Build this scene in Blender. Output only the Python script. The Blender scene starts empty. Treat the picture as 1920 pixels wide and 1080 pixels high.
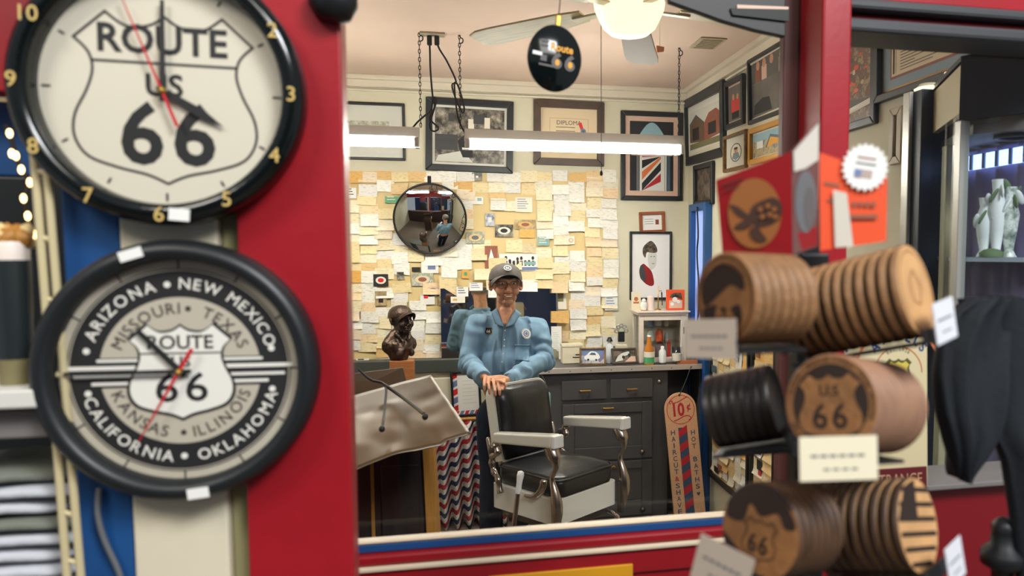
import bpy, math, random
from mathutils import Vector, Matrix, Euler, noise
from mathutils.geometry import tessellate_polygon
from mathutils.bvhtree import BVHTree
random.seed(11)
D = bpy.data; SC = bpy.context.scene; COL = SC.collection
R = math.radians; PI = math.pi

# ---------------------------------------------------------------- camera
F, CX, CY = 1446.0, 1160.0, 576.0           # focal length and principal point in pixels of the 1920x1080 frame
CAM = Vector((0, 0, 1.8))
cd = D.cameras.new('camera'); cam = D.objects.new('camera', cd); COL.objects.link(cam)
cam.location = CAM; cam.rotation_euler = (R(90 - 4.2), 0, -math.atan(315 * math.cos(R(4.2)) / F))
cd.sensor_fit = 'HORIZONTAL'; cd.sensor_width = 36; cd.lens = F / 1920 * 36
cd.shift_x = -(CX - 960) / 1920; cd.shift_y = -(540 - CY) / 1920
cd.clip_start = 0.05; cd.clip_end = 60
cd.dof.use_dof = True; cd.dof.focus_distance = 4.35; cd.dof.aperture_fstop = 3.4
SC.camera = cam
CR = cam.rotation_euler.to_matrix()

# ---------------------------------------------------------------- world, lights, exposure
w = D.worlds.new('world'); SC.world = w; w.use_nodes = True
w.node_tree.nodes['Background'].inputs[0].default_value = (0.80, 0.86, 0.95, 1)
w.node_tree.nodes['Background'].inputs[1].default_value = 0.30
def area(name, loc, target, sx, sy, power, col):
    l = D.lights.new(name, 'AREA'); l.shape = 'RECTANGLE'; l.size = sx; l.size_y = sy; l.energy = power; l.color = col
    o = D.objects.new(name, l); COL.objects.link(o); o.location = loc
    o.rotation_euler = (Vector(target) - Vector(loc)).to_track_quat('-Z', 'Y').to_euler()
    return o
area('foreground_fill', (1.3, -2.0, 4.4), (0.4, 1.2, 1.4), 2.4, 1.6, 78, (1.0, 0.96, 0.90))  # unseen fill light added to brighten the foreground
area('chair_fill', (1.75, -1.4, 4.3), (0.55, 3.7, 0.8), 1.2, 1.0, 110, (0.90, 0.95, 1.0))  # unseen cool fill added to whiten the chair front
area('warm_fill', (-1.8, -0.9, 3.9), (-0.5, 1.2, 1.5), 1.0, 0.8, 40, (1.0, 0.93, 0.82))  # unseen warm fill added for the shop foreground
l = D.lights.new('sheet_fill_spot', 'SPOT'); l.energy = 150; l.color = (1.0, 0.78, 0.42); l.spot_size = R(11); l.spot_blend = 0.6; l.shadow_soft_size = 0.04  # unseen warm spot added to light a patch of the tan sheet
o = D.objects.new('sheet_fill_spot', l); COL.objects.link(o); o.location = (-2.2, 3.3, 2.2); o.rotation_euler = (Vector((-.28, 2.5, 1.33)) - Vector((-2.2, 3.3, 2.2))).to_track_quat('-Z', 'Y').to_euler()
SC.view_settings.view_transform = 'Standard'; SC.view_settings.look = 'None'
SC.view_settings.gamma = 1.0; SC.view_settings.use_curve_mapping = False
SC.view_settings.exposure = 0.25

# ---------------------------------------------------------------- helpers: pixels of the photograph -> points in the room
def ray(u, v): return CR @ Vector(((u - CX) / F, -(v - CY) / F, -1))
def atY(u, v, y): d = ray(u, v); return CAM + d * (y / d.y)
def atX(u, v, x): d = ray(u, v); return CAM + d * (x / d.x)
def atZ(u, v, z): d = ray(u, v); return CAM + d * ((z - CAM.z) / d.z)
def atP(u, v, p, n): d = ray(u, v); return CAM + d * ((p - CAM).dot(n) / d.dot(n))
def rectY(u0, v0, u1, v1, y):               # x0, x1, z0, z1 on a plane parallel to the back wall
    um, vm = (u0 + u1) / 2, (v0 + v1) / 2
    return atY(u0, vm, y).x, atY(u1, vm, y).x, atY(um, v1, y).z, atY(um, v0, y).z

# ---------------------------------------------------------------- materials
def lin(h):
    h = h.lstrip('#'); c = [int(h[i:i + 2], 16) / 255 for i in (0, 2, 4)]
    return tuple((x / 12.92 if x <= 0.04045 else ((x + 0.055) / 1.055) ** 2.4) for x in c) + (1,)
PAL = {}
def mat(name, col, rough=0.5, metal=0.0, var=0.0, scale=8.0, bump=0.0, bscale=60.0, emit=0.0, coat=0.0, col2=None, stretch=None, spec=None):
    m = D.materials.new(name); m.use_nodes = True; nt = m.node_tree; N = nt.nodes; L = nt.links
    b = N['Principled BSDF']; c = lin(col)
    b.inputs['Base Color'].default_value = c; b.inputs['Roughness'].default_value = rough; b.inputs['Metallic'].default_value = metal
    if coat: b.inputs['Coat Weight'].default_value = coat; b.inputs['Coat Roughness'].default_value = 0.08
    if spec is not None: b.inputs['Specular IOR Level'].default_value = spec
    if emit: b.inputs['Emission Color'].default_value = c; b.inputs['Emission Strength'].default_value = emit
    if var or bump or col2:
        tc = N.new('ShaderNodeTexCoord'); mp = N.new('ShaderNodeMapping'); L.new(tc.outputs['Object'], mp.inputs[0])
        if stretch: mp.inputs['Scale'].default_value = stretch
        if var or col2:
            n = N.new('ShaderNodeTexNoise'); n.inputs['Scale'].default_value = scale; n.inputs['Detail'].default_value = 5
            L.new(mp.outputs[0], n.inputs[0]); r = N.new('ShaderNodeValToRGB')
            r.color_ramp.elements[0].position = 0.32; r.color_ramp.elements[1].position = 0.68
            if col2: r.color_ramp.elements[0].color = c; r.color_ramp.elements[1].color = lin(col2)
            else:
                r.color_ramp.elements[0].color = tuple(x * (1 - var) for x in c[:3]) + (1,)
                r.color_ramp.elements[1].color = tuple(min(1, x * (1 + var)) for x in c[:3]) + (1,)
            L.new(n.outputs[0], r.inputs[0]); L.new(r.outputs[0], b.inputs['Base Color'])
        if bump:
            n2 = N.new('ShaderNodeTexNoise'); n2.inputs['Scale'].default_value = bscale; n2.inputs['Detail'].default_value = 4
            L.new(mp.outputs[0], n2.inputs[0]); bp = N.new('ShaderNodeBump'); bp.inputs['Strength'].default_value = bump; bp.inputs['Distance'].default_value = 0.01
            L.new(n2.outputs[0], bp.inputs['Height']); L.new(bp.outputs[0], b.inputs['Normal'])
    PAL[name] = m; return m
def glassy(name, refl=0.06, tint=(1, 1, 1, 1), rough=0.0):      # thin pane: lets light through, mirrors a little
    m = D.materials.new(name); m.use_nodes = True; nt = m.node_tree; N = nt.nodes; L = nt.links; N.clear()
    o = N.new('ShaderNodeOutputMaterial'); mx = N.new('ShaderNodeMixShader'); t = N.new('ShaderNodeBsdfTransparent'); g = N.new('ShaderNodeBsdfGlossy')
    t.inputs[0].default_value = tint; g.inputs['Roughness'].default_value = rough
    lw = N.new('ShaderNodeFresnel'); lw.inputs[0].default_value = 1.45; mt = N.new('ShaderNodeMath'); mt.operation = 'MULTIPLY'; mt.inputs[1].default_value = refl / 0.04
    ge = N.new('ShaderNodeNewGeometry'); iv = N.new('ShaderNodeMath'); iv.operation = 'SUBTRACT'; iv.inputs[0].default_value = 1; L.new(ge.outputs['Backfacing'], iv.inputs[1]); m2 = N.new('ShaderNodeMath'); m2.operation = 'MULTIPLY'; m2.use_clamp = True
    L.new(lw.outputs[0], mt.inputs[0]); L.new(mt.outputs[0], m2.inputs[0]); L.new(iv.outputs[0], m2.inputs[1]); L.new(m2.outputs[0], mx.inputs[0]); L.new(t.outputs[0], mx.inputs[1]); L.new(g.outputs[0], mx.inputs[2]); L.new(mx.outputs[0], o.inputs[0])
    PAL[name] = m
def cardmat(name, cols, ink='#6a5a48'):     # printed card: a few rows of small print, tone changes from card to card
    m = D.materials.new(name); m.use_nodes = True; nt = m.node_tree; N = nt.nodes; L = nt.links; b = N['Principled BSDF']; b.inputs['Roughness'].default_value = 0.6
    oi = N.new('ShaderNodeObjectInfo'); rp = N.new('ShaderNodeValToRGB'); rp.color_ramp.interpolation = 'CONSTANT'
    while len(rp.color_ramp.elements) < len(cols): rp.color_ramp.elements.new(0.5)
    for i, c in enumerate(cols): rp.color_ramp.elements[i].position = i / len(cols); rp.color_ramp.elements[i].color = lin(c)
    L.new(oi.outputs['Random'], rp.inputs[0])
    tc = N.new('ShaderNodeTexCoord'); mp = N.new('ShaderNodeMapping'); mp.inputs['Scale'].default_value = (3.2, 11, 1); L.new(tc.outputs['Generated'], mp.inputs[0])
    cb = N.new('ShaderNodeCombineXYZ'); mu = N.new('ShaderNodeMath'); mu.operation = 'MULTIPLY'; mu.inputs[1].default_value = 37; L.new(oi.outputs['Random'], mu.inputs[0])
    L.new(mu.outputs[0], cb.inputs[0]); L.new(mu.outputs[0], cb.inputs[1]); L.new(cb.outputs[0], mp.inputs['Location'])
    vo = N.new('ShaderNodeTexNoise'); vo.inputs['Scale'].default_value = 1.3; vo.inputs['Detail'].default_value = 1; L.new(mp.outputs[0], vo.inputs[0])
    th = N.new('ShaderNodeMapRange'); th.inputs[1].default_value = 0.56; th.inputs[2].default_value = 0.66; th.inputs[4].default_value = 0.27; L.new(vo.outputs[0], th.inputs[0])
    mx = N.new('ShaderNodeMix'); mx.data_type = 'RGBA'; L.new(th.outputs[0], mx.inputs[0]); L.new(rp.outputs[0], mx.inputs[6]); mx.inputs[7].default_value = lin(ink)
    L.new(mx.outputs[2], b.inputs['Base Color']); PAL[name] = m
def photomat(name, cols, scale=9.0, rough=0.3, stretch=(1, 1, 1), interp='LINEAR'):   # mottled print of a photograph
    m = D.materials.new(name); m.use_nodes = True; nt = m.node_tree; N = nt.nodes; L = nt.links; b = N['Principled BSDF']; b.inputs['Roughness'].default_value = rough
    tc = N.new('ShaderNodeTexCoord'); mp = N.new('ShaderNodeMapping'); mp.inputs['Scale'].default_value = stretch; L.new(tc.outputs['Object'], mp.inputs[0])
    n = N.new('ShaderNodeTexNoise'); n.inputs['Scale'].default_value = scale; n.inputs['Detail'].default_value = 6; n.inputs['Roughness'].default_value = 0.7; L.new(mp.outputs[0], n.inputs[0])
    rp = N.new('ShaderNodeValToRGB'); rp.color_ramp.interpolation = interp
    while len(rp.color_ramp.elements) < len(cols): rp.color_ramp.elements.new(0.5)
    for i, c in enumerate(cols): rp.color_ramp.elements[i].position = 0.3 + 0.4 * i / max(1, len(cols) - 1); rp.color_ramp.elements[i].color = lin(c)
    L.new(n.outputs[0], rp.inputs[0]); L.new(rp.outputs[0], b.inputs['Base Color']); PAL[name] = m

for a in [
    ('red_paint', '#991620', 0.35, 0, 0.10, 5, 0.03, 60), ('dark_red', '#7d1019', 0.4), ('blue_paint', '#1c4c84', 0.4, 0, 0.10, 6), ('navy', '#16294a', 0.5),
    ('cream_paint', '#d8cfb6', 0.45, 0, 0.05, 6), ('cream_trim', '#e6d3b4', 0.45), ('olive_shadow', '#8f8a62', 0.5), ('yellow_sign', '#e2a01c', 0.5),
    ('wall_cream', '#d6d1b8', 0.75, 0, 0.04, 3), ('wall_peach', '#dccfb8', 0.75, 0, 0.04, 3), ('ceiling_pink', '#dbc2b1', 0.8, 0, 0.05, 2), ('crown_white', '#dcd2bf', 0.5),
    ('black', '#15181a', 0.45), ('black_gloss', '#0c1110', 0.12), ('black_matte', '#191d1f', 0.42), ('black_iron', '#17181a', 0.5),
    ('ink', '#1c1c1c', 0.6), ('ink_brown', '#3a3430', 0.6), ('face_cream', '#d6cfbb', 0.5), ('face_grey', '#bdb5a3', 0.5), ('face_white', '#e8e6dc', 0.5), ('gold', '#c9a24f', 0.3, 0.8), ('hand_red', '#c32029', 0.5),
    ('sticker', '#ecebe6', 0.5), ('sticker_grey', '#8a8a90', 0.6), ('white', '#eeeeea', 0.5), ('white_metal', '#dde0de', 0.35), ('grey', '#8d8d8a', 0.5), ('dark_grey', '#3c3d3f', 0.5), ('mid_grey', '#66686a', 0.5),
    ('enamel', '#e4e2d6', 0.16, 0, 0, 8, 0, 60, 0, 0.6), ('leather', '#141518', 0.33, 0, 0.2, 14, 0.05, 14, 0, 0.3), ('chrome', '#b9aca0', 0.2, 0.95), ('chrome_dark', '#5e5650', 0.35, 0.8),
    ('cabinet_grey', '#474443', 0.5, 0, 0.10, 6, 0.05, 50), ('cabinet_groove', '#242222', 0.6), ('brass', '#b58a45', 0.3, 0.9), ('counter_metal', '#c9bfb6', 0.35, 0.4), ('backbar_green', '#3d423d', 0.5), ('backbar_cream', '#cfc9b4', 0.6),
    ('denim', '#7798b0', 0.8, 0, 0.12, 16, 0.06, 160), ('denim_dark', '#6688a2', 0.8), ('jeans', '#131d33', 0.85, 0, 0.2, 30, 0.3, 200), ('skin', '#cb9270', 0.5, 0, 0.14, 40, 0.25, 90), ('reflection_brown', '#5e3833', 0.5), ('lip', '#a5695a', 0.5), ('crease', '#9c6a50', 0.6), ('hair_grey', '#9a948c', 0.8, 0, 0.3, 80), ('cap_grey', '#5a534e', 0.85, 0, 0.12, 60, 0.08, 200), ('teeth', '#e8ddd0', 0.4), ('eye_dark', '#1d1512', 0.3), ('shoe', '#1a1614', 0.4),
    ('bronze', '#54443a', 0.36, 0.7, 0.4, 22, 0.6, 50), ('wood_block', '#a4673a', 0.5, 0, 0.2, 6, 0, 60, 0, 0, None, (1, 1, 14)), ('wood_trim', '#a8742f', 0.5, 0, 0.15, 9, 0, 60, 0, 0, None, (12, 12, 1)), ('wood_dark', '#2c211d', 0.5, 0, 0.25, 5, 0, 60, 0, 0, None, (8, 8, 1)),
    ('tan_sheet', '#5c4a33', 0.34, 0.2, 0.05, 6, 0.12, 5), ('frame_black', '#1b2022', 0.4), ('frame_brown', '#4b3a30', 0.45, 0, 0.15, 12), ('frame_wood', '#8e4d28', 0.45, 0, 0.15, 12), ('frame_gold', '#bd8a35', 0.4, 0.3), ('frame_antique', '#7b5e36', 0.45, 0.3, 0.3, 40, 0.4, 60),
    ('mat_white', '#dcdad0', 0.6), ('mat_pink', '#d9b7a2', 0.6), ('mat_tan', '#cbb18b', 0.6), ('mat_grey', '#cfd0c6', 0.6), ('mat_blue', '#8397a0', 0.6), ('paper', '#e6e0d0', 0.6), ('paper_white', '#ecebe6', 0.6), ('print_tan', '#ddc9a6', 0.6),
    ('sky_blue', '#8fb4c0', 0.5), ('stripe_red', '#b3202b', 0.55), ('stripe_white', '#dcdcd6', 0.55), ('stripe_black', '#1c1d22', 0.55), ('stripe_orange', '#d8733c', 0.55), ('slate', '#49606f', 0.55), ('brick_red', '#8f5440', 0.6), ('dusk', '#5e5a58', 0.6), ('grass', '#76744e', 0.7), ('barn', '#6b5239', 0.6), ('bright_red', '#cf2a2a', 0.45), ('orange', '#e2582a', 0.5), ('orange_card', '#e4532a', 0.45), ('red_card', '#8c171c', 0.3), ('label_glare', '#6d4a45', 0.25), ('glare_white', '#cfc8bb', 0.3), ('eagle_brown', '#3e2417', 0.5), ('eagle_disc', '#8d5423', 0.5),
    ('coaster_tan', '#8f6238', 0.55, 0, 0.22, 30, 0.2, 80), ('coaster_dark', '#46301f', 0.55, 0, 0.3, 30), ('coaster_side', '#86603c', 0.6, 0, 0.25, 40, 0.2, 120), ('coaster_pale', '#c99a66', 0.55, 0, 0.12, 24), ('coaster_pink', '#8f6a52', 0.5, 0, 0.25, 20), ('burn', '#2a1a10', 0.6), ('slab_black', '#29231d', 0.4, 0, 0.3, 20),
    ('tag_cream', '#e2d9bd', 0.5), ('tag_white', '#dcdde2', 0.5), ('tag_grey', '#b7a898', 0.5), ('cloth_dark', '#10171e', 0.85, 0, 0.15, 6, 0.1, 120), ('cloth_white', '#b9bcc2', 0.9, 0, 0.1, 5, 0.3, 60), ('cloth_grey', '#6f7268', 0.9, 0, 0.1, 5, 0.3, 60),
    ('sign_wood', '#d7a981', 0.5, 0, 0.08, 8, 0, 60, 0, 0, None, (10, 10, 1)), ('sign_blue', '#35506a', 0.5), ('sign_red', '#b8202e', 0.5), ('sign_cream', '#cdbf97', 0.5), ('sign_orange', '#b9683d', 0.5), ('sign_olive', '#4f4f1e', 0.5), ('sign_yellow', '#c9b34a', 0.5), ('plate_red', '#5a1316', 0.45), ('plate_tan', '#b08a6c', 0.5),
    ('teal', '#86a9a5', 0.35), ('fan_blade', '#e2d9b4', 0.4, 0, 0.12, 7, 0, 60, 0, 0, None, (1, 9, 1)), ('fan_blade_grey', '#8f837b', 0.6), ('fan_metal', '#c9c2a8', 0.3, 0.4), ('plate_ivory', '#b5a98e', 0.5), ('numeral_gold', '#cdb06a', 0.4), ('valance_dark', '#252322', 0.5), ('orange_fob', '#f0a070', 0.5),
    ('floor_wood', '#6d6256', 0.5, 0, 0.25, 4, 0, 60, 0, 0, None, (1, 12, 1)), ('wire_cream', '#c9bb92', 0.4), ('jar_dark', '#23292a', 0.35), ('jar_olive', '#7c7350', 0.5), ('shelf_white', '#d6d3cb', 0.5), ('shelf_grey', '#77726f', 0.6), ('cord', '#1d1c1b', 0.6), ('card_yellow', '#dcc48c', 0.6), ('case_cream', '#d5caa3', 0.45), ('case_navy', '#1d2630', 0.4), ('case_silver', '#b5b4ae', 0.3, 0.5), ('case_shelf', '#9aa4b5', 0.3),
    ('amber', '#c8792c', 0.15), ('bottle_green', '#4fa06a', 0.4), ('bottle_white', '#dfe3e0', 0.2), ('cabinet_white', '#e9dcd0', 0.4), ('pink_white', '#e8d3c8', 0.5), ('mauve', '#8b6a6a', 0.6), ('leaf', '#5a6f4c', 0.7), ('bluegrey', '#6d7fa6', 0.6), ('cloudy', '#d5dbe0', 0.5), ('curtain_mauve', '#7d769a', 0.9),
]: mat(*a)
mat('tube_glow', '#fffdf2', 0.5, emit=46); mat('bowl_glow', '#fff0c8', 0.4, emit=1.08); mat('bulb_glow', '#ffcf8a', 0.4, emit=6); mat('sky_reflection', '#aac6ff', 0.5, emit=2.2); mat('puck_glow', '#fff0cc', 0.5, emit=1.1); mat('pane_glow', '#8fa6dd', 0.5, emit=0.75)
mat('mirror', '#e9edec', 0.02, 1.0)
glassy('pane_glass', 0.03); glassy('cover_glass', 0.035); glassy('clear_glass', 0.05, (0.93, 0.96, 0.95, 1)); glassy('lens', 0.07, (0.9, 0.9, 0.9, 1)); glassy('sleeve', 0.05, (0.97, 0.95, 0.93, 1), 0.25)
cardmat('card_cream', ['#ecdfb9', '#e9d7a6', '#efe5c8', '#e6d2a0', '#ebdcb0']); cardmat('card_tan', ['#dfb877', '#e3c187', '#d9ad68', '#e5c893'], '#7a5630')
cardmat('card_white', ['#f0eee2', '#eceade', '#f3f0e6', '#e6e4dc']); cardmat('card_peach', ['#edd3a8', '#eccfa6', '#ead9bd']); cardmat('card_gold', ['#e0b060', '#dba552'], '#7a5630')
cardmat('card_bold', ['#e9e6da', '#d8c7a0', '#e4dcc6'], '#2a2a2a')
photomat('photo_bw', ['#15140f', '#3b3833', '#8c867a', '#d2ccbd'], 12); photomat('photo_crowd', ['#2a201a', '#8a4a32', '#5e554b', '#b59a74', '#3b3530'], 20)
photomat('photo_sepia', ['#6b5b42', '#a8946c', '#d3c49c'], 14); photomat('photo_grey', ['#3f3d3c', '#5b5856', '#6f6a66'], 4); photomat('photo_street', ['#2c2a2a', '#a98d4e', '#c5b58a', '#4a6a86', '#8b6d45'], 18)
photomat('photo_red', ['#3b1714', '#a02a22', '#d0a088', '#4b4440'], 14); photomat('photo_car', ['#40434d', '#7b7f92', '#c9ccd2', '#46503c'], 16); photomat('photo_dark', ['#141312', '#2a2522', '#7b6b58', '#3a2f2a'], 16)
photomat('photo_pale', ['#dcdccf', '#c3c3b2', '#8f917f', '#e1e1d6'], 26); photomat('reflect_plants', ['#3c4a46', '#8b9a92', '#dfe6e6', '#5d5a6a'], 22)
# ---------------------------------------------------------------- mesh builder
def tag(o, label, cat, group=None):
    o['label'] = label; o['category'] = cat
    if group: o['group'] = group
    return o
def thing(name, label, cat, M, group=None):         # an Empty at the thing's base that parents its parts
    o = D.objects.new(name, None); COL.objects.link(o); o.empty_display_size = 0.05
    o.matrix_basis = M if isinstance(M, Matrix) else Matrix.Translation(Vector(M))
    return tag(o, label, cat, group)
RX90 = Matrix.Rotation(R(90), 4, 'X')
def facing(p, az=0.0, roll=0.0, tilt=0.0):          # local x to the right, y up, z towards the viewer; az turns it about the vertical
    return Matrix.Translation(Vector(p)) @ Matrix.Rotation(R(az), 4, 'Z') @ Matrix.Rotation(R(90 - tilt), 4, 'X') @ Matrix.Rotation(R(roll), 4, 'Z')
def upright(p, az=0.0): return Matrix.Translation(Vector(p)) @ Matrix.Rotation(R(az), 4, 'Z')
_txt = {}
def text_geo(s, bold):
    k = (s, bold)
    if k not in _txt:
        c = D.curves.new('t', 'FONT'); c.body = s; c.size = 1; c.offset = bold; c.resolution_u = 3; c.align_x = 'LEFT'
        o = D.objects.new('t', c); COL.objects.link(o); dg = bpy.context.evaluated_depsgraph_get(); dg.update()
        me = D.meshes.new_from_object(o.evaluated_get(dg)); vs = [v.co.copy() for v in me.vertices]; fs = [tuple(p.vertices) for p in me.polygons]
        D.objects.remove(o); D.curves.remove(c); D.meshes.remove(me); _txt[k] = (vs, fs)
    return _txt[k]
def ext(vs): xs = [v.x for v in vs]; return (min(xs), max(xs)) if xs else (0, 0)
CAPH = max(v.y for v in text_geo('H', 0)[0])
def adv(ch):
    if ch == ' ': return 0.3
    a = ext(text_geo('H' + ch + 'H', 0)[0]); b = ext(text_geo('HH', 0)[0]); return (a[1] - a[0]) - (b[1] - b[0])
for _c in 'ABCDEFGHIKLMNORSTUVXZ': adv(_c)
class MB:
    def __init__(s): s.v = []; s.f = []; s.m = []; s.s = []; s.mats = []; s.mi = 0; s.M = Matrix(); s.sm = False
    def use(s, n):
        if n not in s.mats: s.mats.append(n)
        s.mi = s.mats.index(n); return s
    def at(s, M): s.M = M; return s
    def add(s, vs, fs, sm=None):
        b = len(s.v); s.v += [s.M @ Vector(v) for v in vs]
        for f in fs: s.f.append(tuple(b + i for i in f)); s.m.append(s.mi); s.s.append(s.sm if sm is None else sm)
        return s
    def bx(s, x0, x1, y0, y1, z0, z1):
        return s.add([(x, y, z) for z in (z0, z1) for y in (y0, y1) for x in (x0, x1)],
                     [(0, 2, 3, 1), (4, 5, 7, 6), (0, 1, 5, 4), (1, 3, 7, 5), (3, 2, 6, 7), (2, 0, 4, 6)], False)
    def box(s, c, d): return s.bx(c[0] - d[0] / 2, c[0] + d[0] / 2, c[1] - d[1] / 2, c[1] + d[1] / 2, c[2] - d[2] / 2, c[2] + d[2] / 2)
    def hexa(s, p):                                   # 8 corners: bottom ring then top ring
        return s.add(p, [(3, 2, 1, 0), (4, 5, 6, 7), (0, 1, 5, 4), (1, 2, 6, 5), (2, 3, 7, 6), (3, 0, 4, 7)], False)
    def lathe(s, prof, n=24, sx=1.0, sy=1.0):
        vs = []; fs = []; k = len(prof)
        for i in range(n):
            a = 2 * PI * i / n
            for r, z in prof: vs.append((r * math.cos(a) * sx, r * math.sin(a) * sy, z))
        for i in range(n):
            j = (i + 1) % n
            for q in range(k - 1): fs.append((i * k + q, j * k + q, j * k + q + 1, i * k + q + 1))
        s.add(vs, fs, True)
        if prof[0][0] > 1e-5: s.add([vs[i * k] for i in range(n)], [tuple(reversed(range(n)))], False)
        if prof[-1][0] > 1e-5: s.add([vs[i * k + k - 1] for i in range(n)], [tuple(range(n))], False)
        return s
    def cyl(s, p0, p1, r0, r1=None, n=12): return s.tube([p0, p1], [r0, r0 if r1 is None else r1], n)
    def tube(s, pts, r, n=8, closed=False, flat=1.0):
        pts = [Vector(p) for p in pts]; k = len(pts); rs = r if isinstance(r, (list, tuple)) else [r] * k; vs = []; fs = []; up = None
        for i in range(k):
            t = (pts[(i + 1) % k] - pts[i - 1]) if closed else (pts[min(i + 1, k - 1)] - pts[max(i - 1, 0)])
            t.normalize()
            if up is None: up = t.orthogonal().normalized()
            up = (up - t * up.dot(t)); up = up.normalized() if up.length > 1e-6 else t.orthogonal().normalized()
            sd = t.cross(up)
            for q in range(n): a = 2 * PI * q / n; vs.append(pts[i] + (up * math.cos(a) * flat + sd * math.sin(a)) * rs[i])
        for i in range(k if closed else k - 1):
            j = (i + 1) % k
            for q in range(n): p = (q + 1) % n; fs.append((i * n + q, i * n + p, j * n + p, j * n + q))
        s.add(vs, fs, True)
        if not closed: s.add(vs[:n], [tuple(reversed(range(n)))], False); s.add(vs[-n:], [tuple(range(n))], False)
        return s
    def sphere(s, c, r, n=16, m=10, rot=None):
        r = r if isinstance(r, (list, tuple)) else (r, r, r); c = Vector(c); vs = [Vector((0, 0, -1))]
        for j in range(1, m):
            b = -PI / 2 + PI * j / m
            for i in range(n): a = 2 * PI * i / n; vs.append(Vector((math.cos(a) * math.cos(b), math.sin(a) * math.cos(b), math.sin(b))))
        vs.append(Vector((0, 0, 1))); T = len(vs) - 1
        q = rot.to_matrix() if rot else Matrix.Identity(3)
        P = [c + q @ Vector((v.x * r[0], v.y * r[1], v.z * r[2])) for v in vs]; fs = []
        for i in range(n):
            k = (i + 1) % n; fs.append((0, 1 + k, 1 + i)); fs.append((T, T - n + i, T - n + k))
            for j in range(m - 2): fs.append((1 + j * n + i, 1 + j * n + k, 1 + (j + 1) * n + k, 1 + (j + 1) * n + i))
        return s.add(P, fs, True)
    def capsule(s, p0, p1, r0, r1=None, n=12):
        p0 = Vector(p0); p1 = Vector(p1); r1 = r0 if r1 is None else r1; d = (p1 - p0); L = max(d.length, 1e-4); t = d / L; pr = []; rr = []
        for i in range(1, 5): a = PI / 2 * i / 5; pr.append(p0 - t * r0 * math.cos(a)); rr.append(r0 * math.sin(a))
        pr += [p0, p1]; rr += [r0, r1]
        for i in range(4, 0, -1): a = PI / 2 * i / 5; pr.append(p1 + t * r1 * math.cos(a)); rr.append(r1 * math.sin(a))
        return s.tube(pr, rr, n)
    def grid(s, fn, nu, nv, sm=True, wrap=False):
        vs = [fn(i / nu, j / nv) for j in range(nv + 1) for i in range(nu + 1)]; w = nu + 1
        return s.add(vs, [(j * w + i, j * w + i + 1, (j + 1) * w + i + 1, (j + 1) * w + i) for j in range(nv) for i in range(nu)], sm)
    def prism(s, poly, z0, z1):
        n = len(poly); a = sum(poly[i][0] * poly[(i + 1) % n][1] - poly[(i + 1) % n][0] * poly[i][1] for i in range(n))
        if a < 0: poly = poly[::-1]
        tri = tessellate_polygon([[Vector((p[0], p[1], 0)) for p in poly]]); fx = []
        for t in tri:
            A, B, C = (poly[i] for i in t); cr = (B[0] - A[0]) * (C[1] - A[1]) - (B[1] - A[1]) * (C[0] - A[0]); fx.append(tuple(t) if cr > 0 else tuple(reversed(t)))
        vs = [(p[0], p[1], z0) for p in poly] + [(p[0], p[1], z1) for p in poly]
        return s.add(vs, [tuple(i + n for i in t) for t in fx] + [tuple(reversed(t)) for t in fx] + [(i, (i + 1) % n, n + (i + 1) % n, n + i) for i in range(n)], False)
    # flat print in the local xy plane
    def poly(s, pts, h=0.0):
        n = len(pts); tri = tessellate_polygon([[Vector((p[0], p[1], 0)) for p in pts]]); fx = []
        for t in tri:
            A, B, C = (pts[i] for i in t); cr = (B[0] - A[0]) * (C[1] - A[1]) - (B[1] - A[1]) * (C[0] - A[0]); fx.append(tuple(t) if cr > 0 else tuple(reversed(t)))
        return s.add([(p[0], p[1], h) for p in pts], fx, False)
    def rect(s, x0, y0, x1, y1, h=0.0): return s.add([(x0, y0, h), (x1, y0, h), (x1, y1, h), (x0, y1, h)], [(0, 1, 2, 3)], False)
    def ring(s, r0, r1, h=0.0, a0=0, a1=360, n=48, cx=0, cy=0):
        vs = []; fs = []
        for i in range(n + 1):
            a = R(a0 + (a1 - a0) * i / n); vs += [(cx + r0 * math.cos(a), cy + r0 * math.sin(a), h), (cx + r1 * math.cos(a), cy + r1 * math.sin(a), h)]
        for i in range(n): fs.append((2 * i, 2 * i + 1, 2 * i + 3, 2 * i + 2))
        return s.add(vs, fs, False)
    def disc(s, r, h=0.0, cx=0, cy=0, n=40, ry=None):
        ry = ry or r
        return s.add([(cx + r * math.cos(2 * PI * i / n), cy + ry * math.sin(2 * PI * i / n), h) for i in range(n)], [tuple(range(n))], False)
    def stroke(s, pts, w, h=0.0, closed=False):
        P = [Vector((p[0], p[1])) for p in pts]; n = len(P); vs = []
        for i in range(n):
            a = P[i - 1] if (i > 0 or closed) else P[i]; b = P[(i + 1) % n] if (i < n - 1 or closed) else P[i]
            d0 = (P[i] - a); d1 = (b - P[i])
            if d0.length < 1e-9: d0 = d1
            if d1.length < 1e-9: d1 = d0
            d0 = d0.normalized(); d1 = d1.normalized(); t = (d0 + d1); t = t.normalized() if t.length > 1e-6 else d0
            nn = Vector((-t.y, t.x)); k = 1 / max(0.45, nn.dot(Vector((-d0.y, d0.x)))); q = nn * (w / 2 * k)
            vs += [(P[i].x + q.x, P[i].y + q.y, h), (P[i].x - q.x, P[i].y - q.y, h)]
        fs = [(2 * i, 2 * i + 1, (2 * i + 3) % (2 * n), (2 * i + 2) % (2 * n)) for i in range(n if closed else n - 1)]
        return s.add(vs, fs, False)
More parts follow.
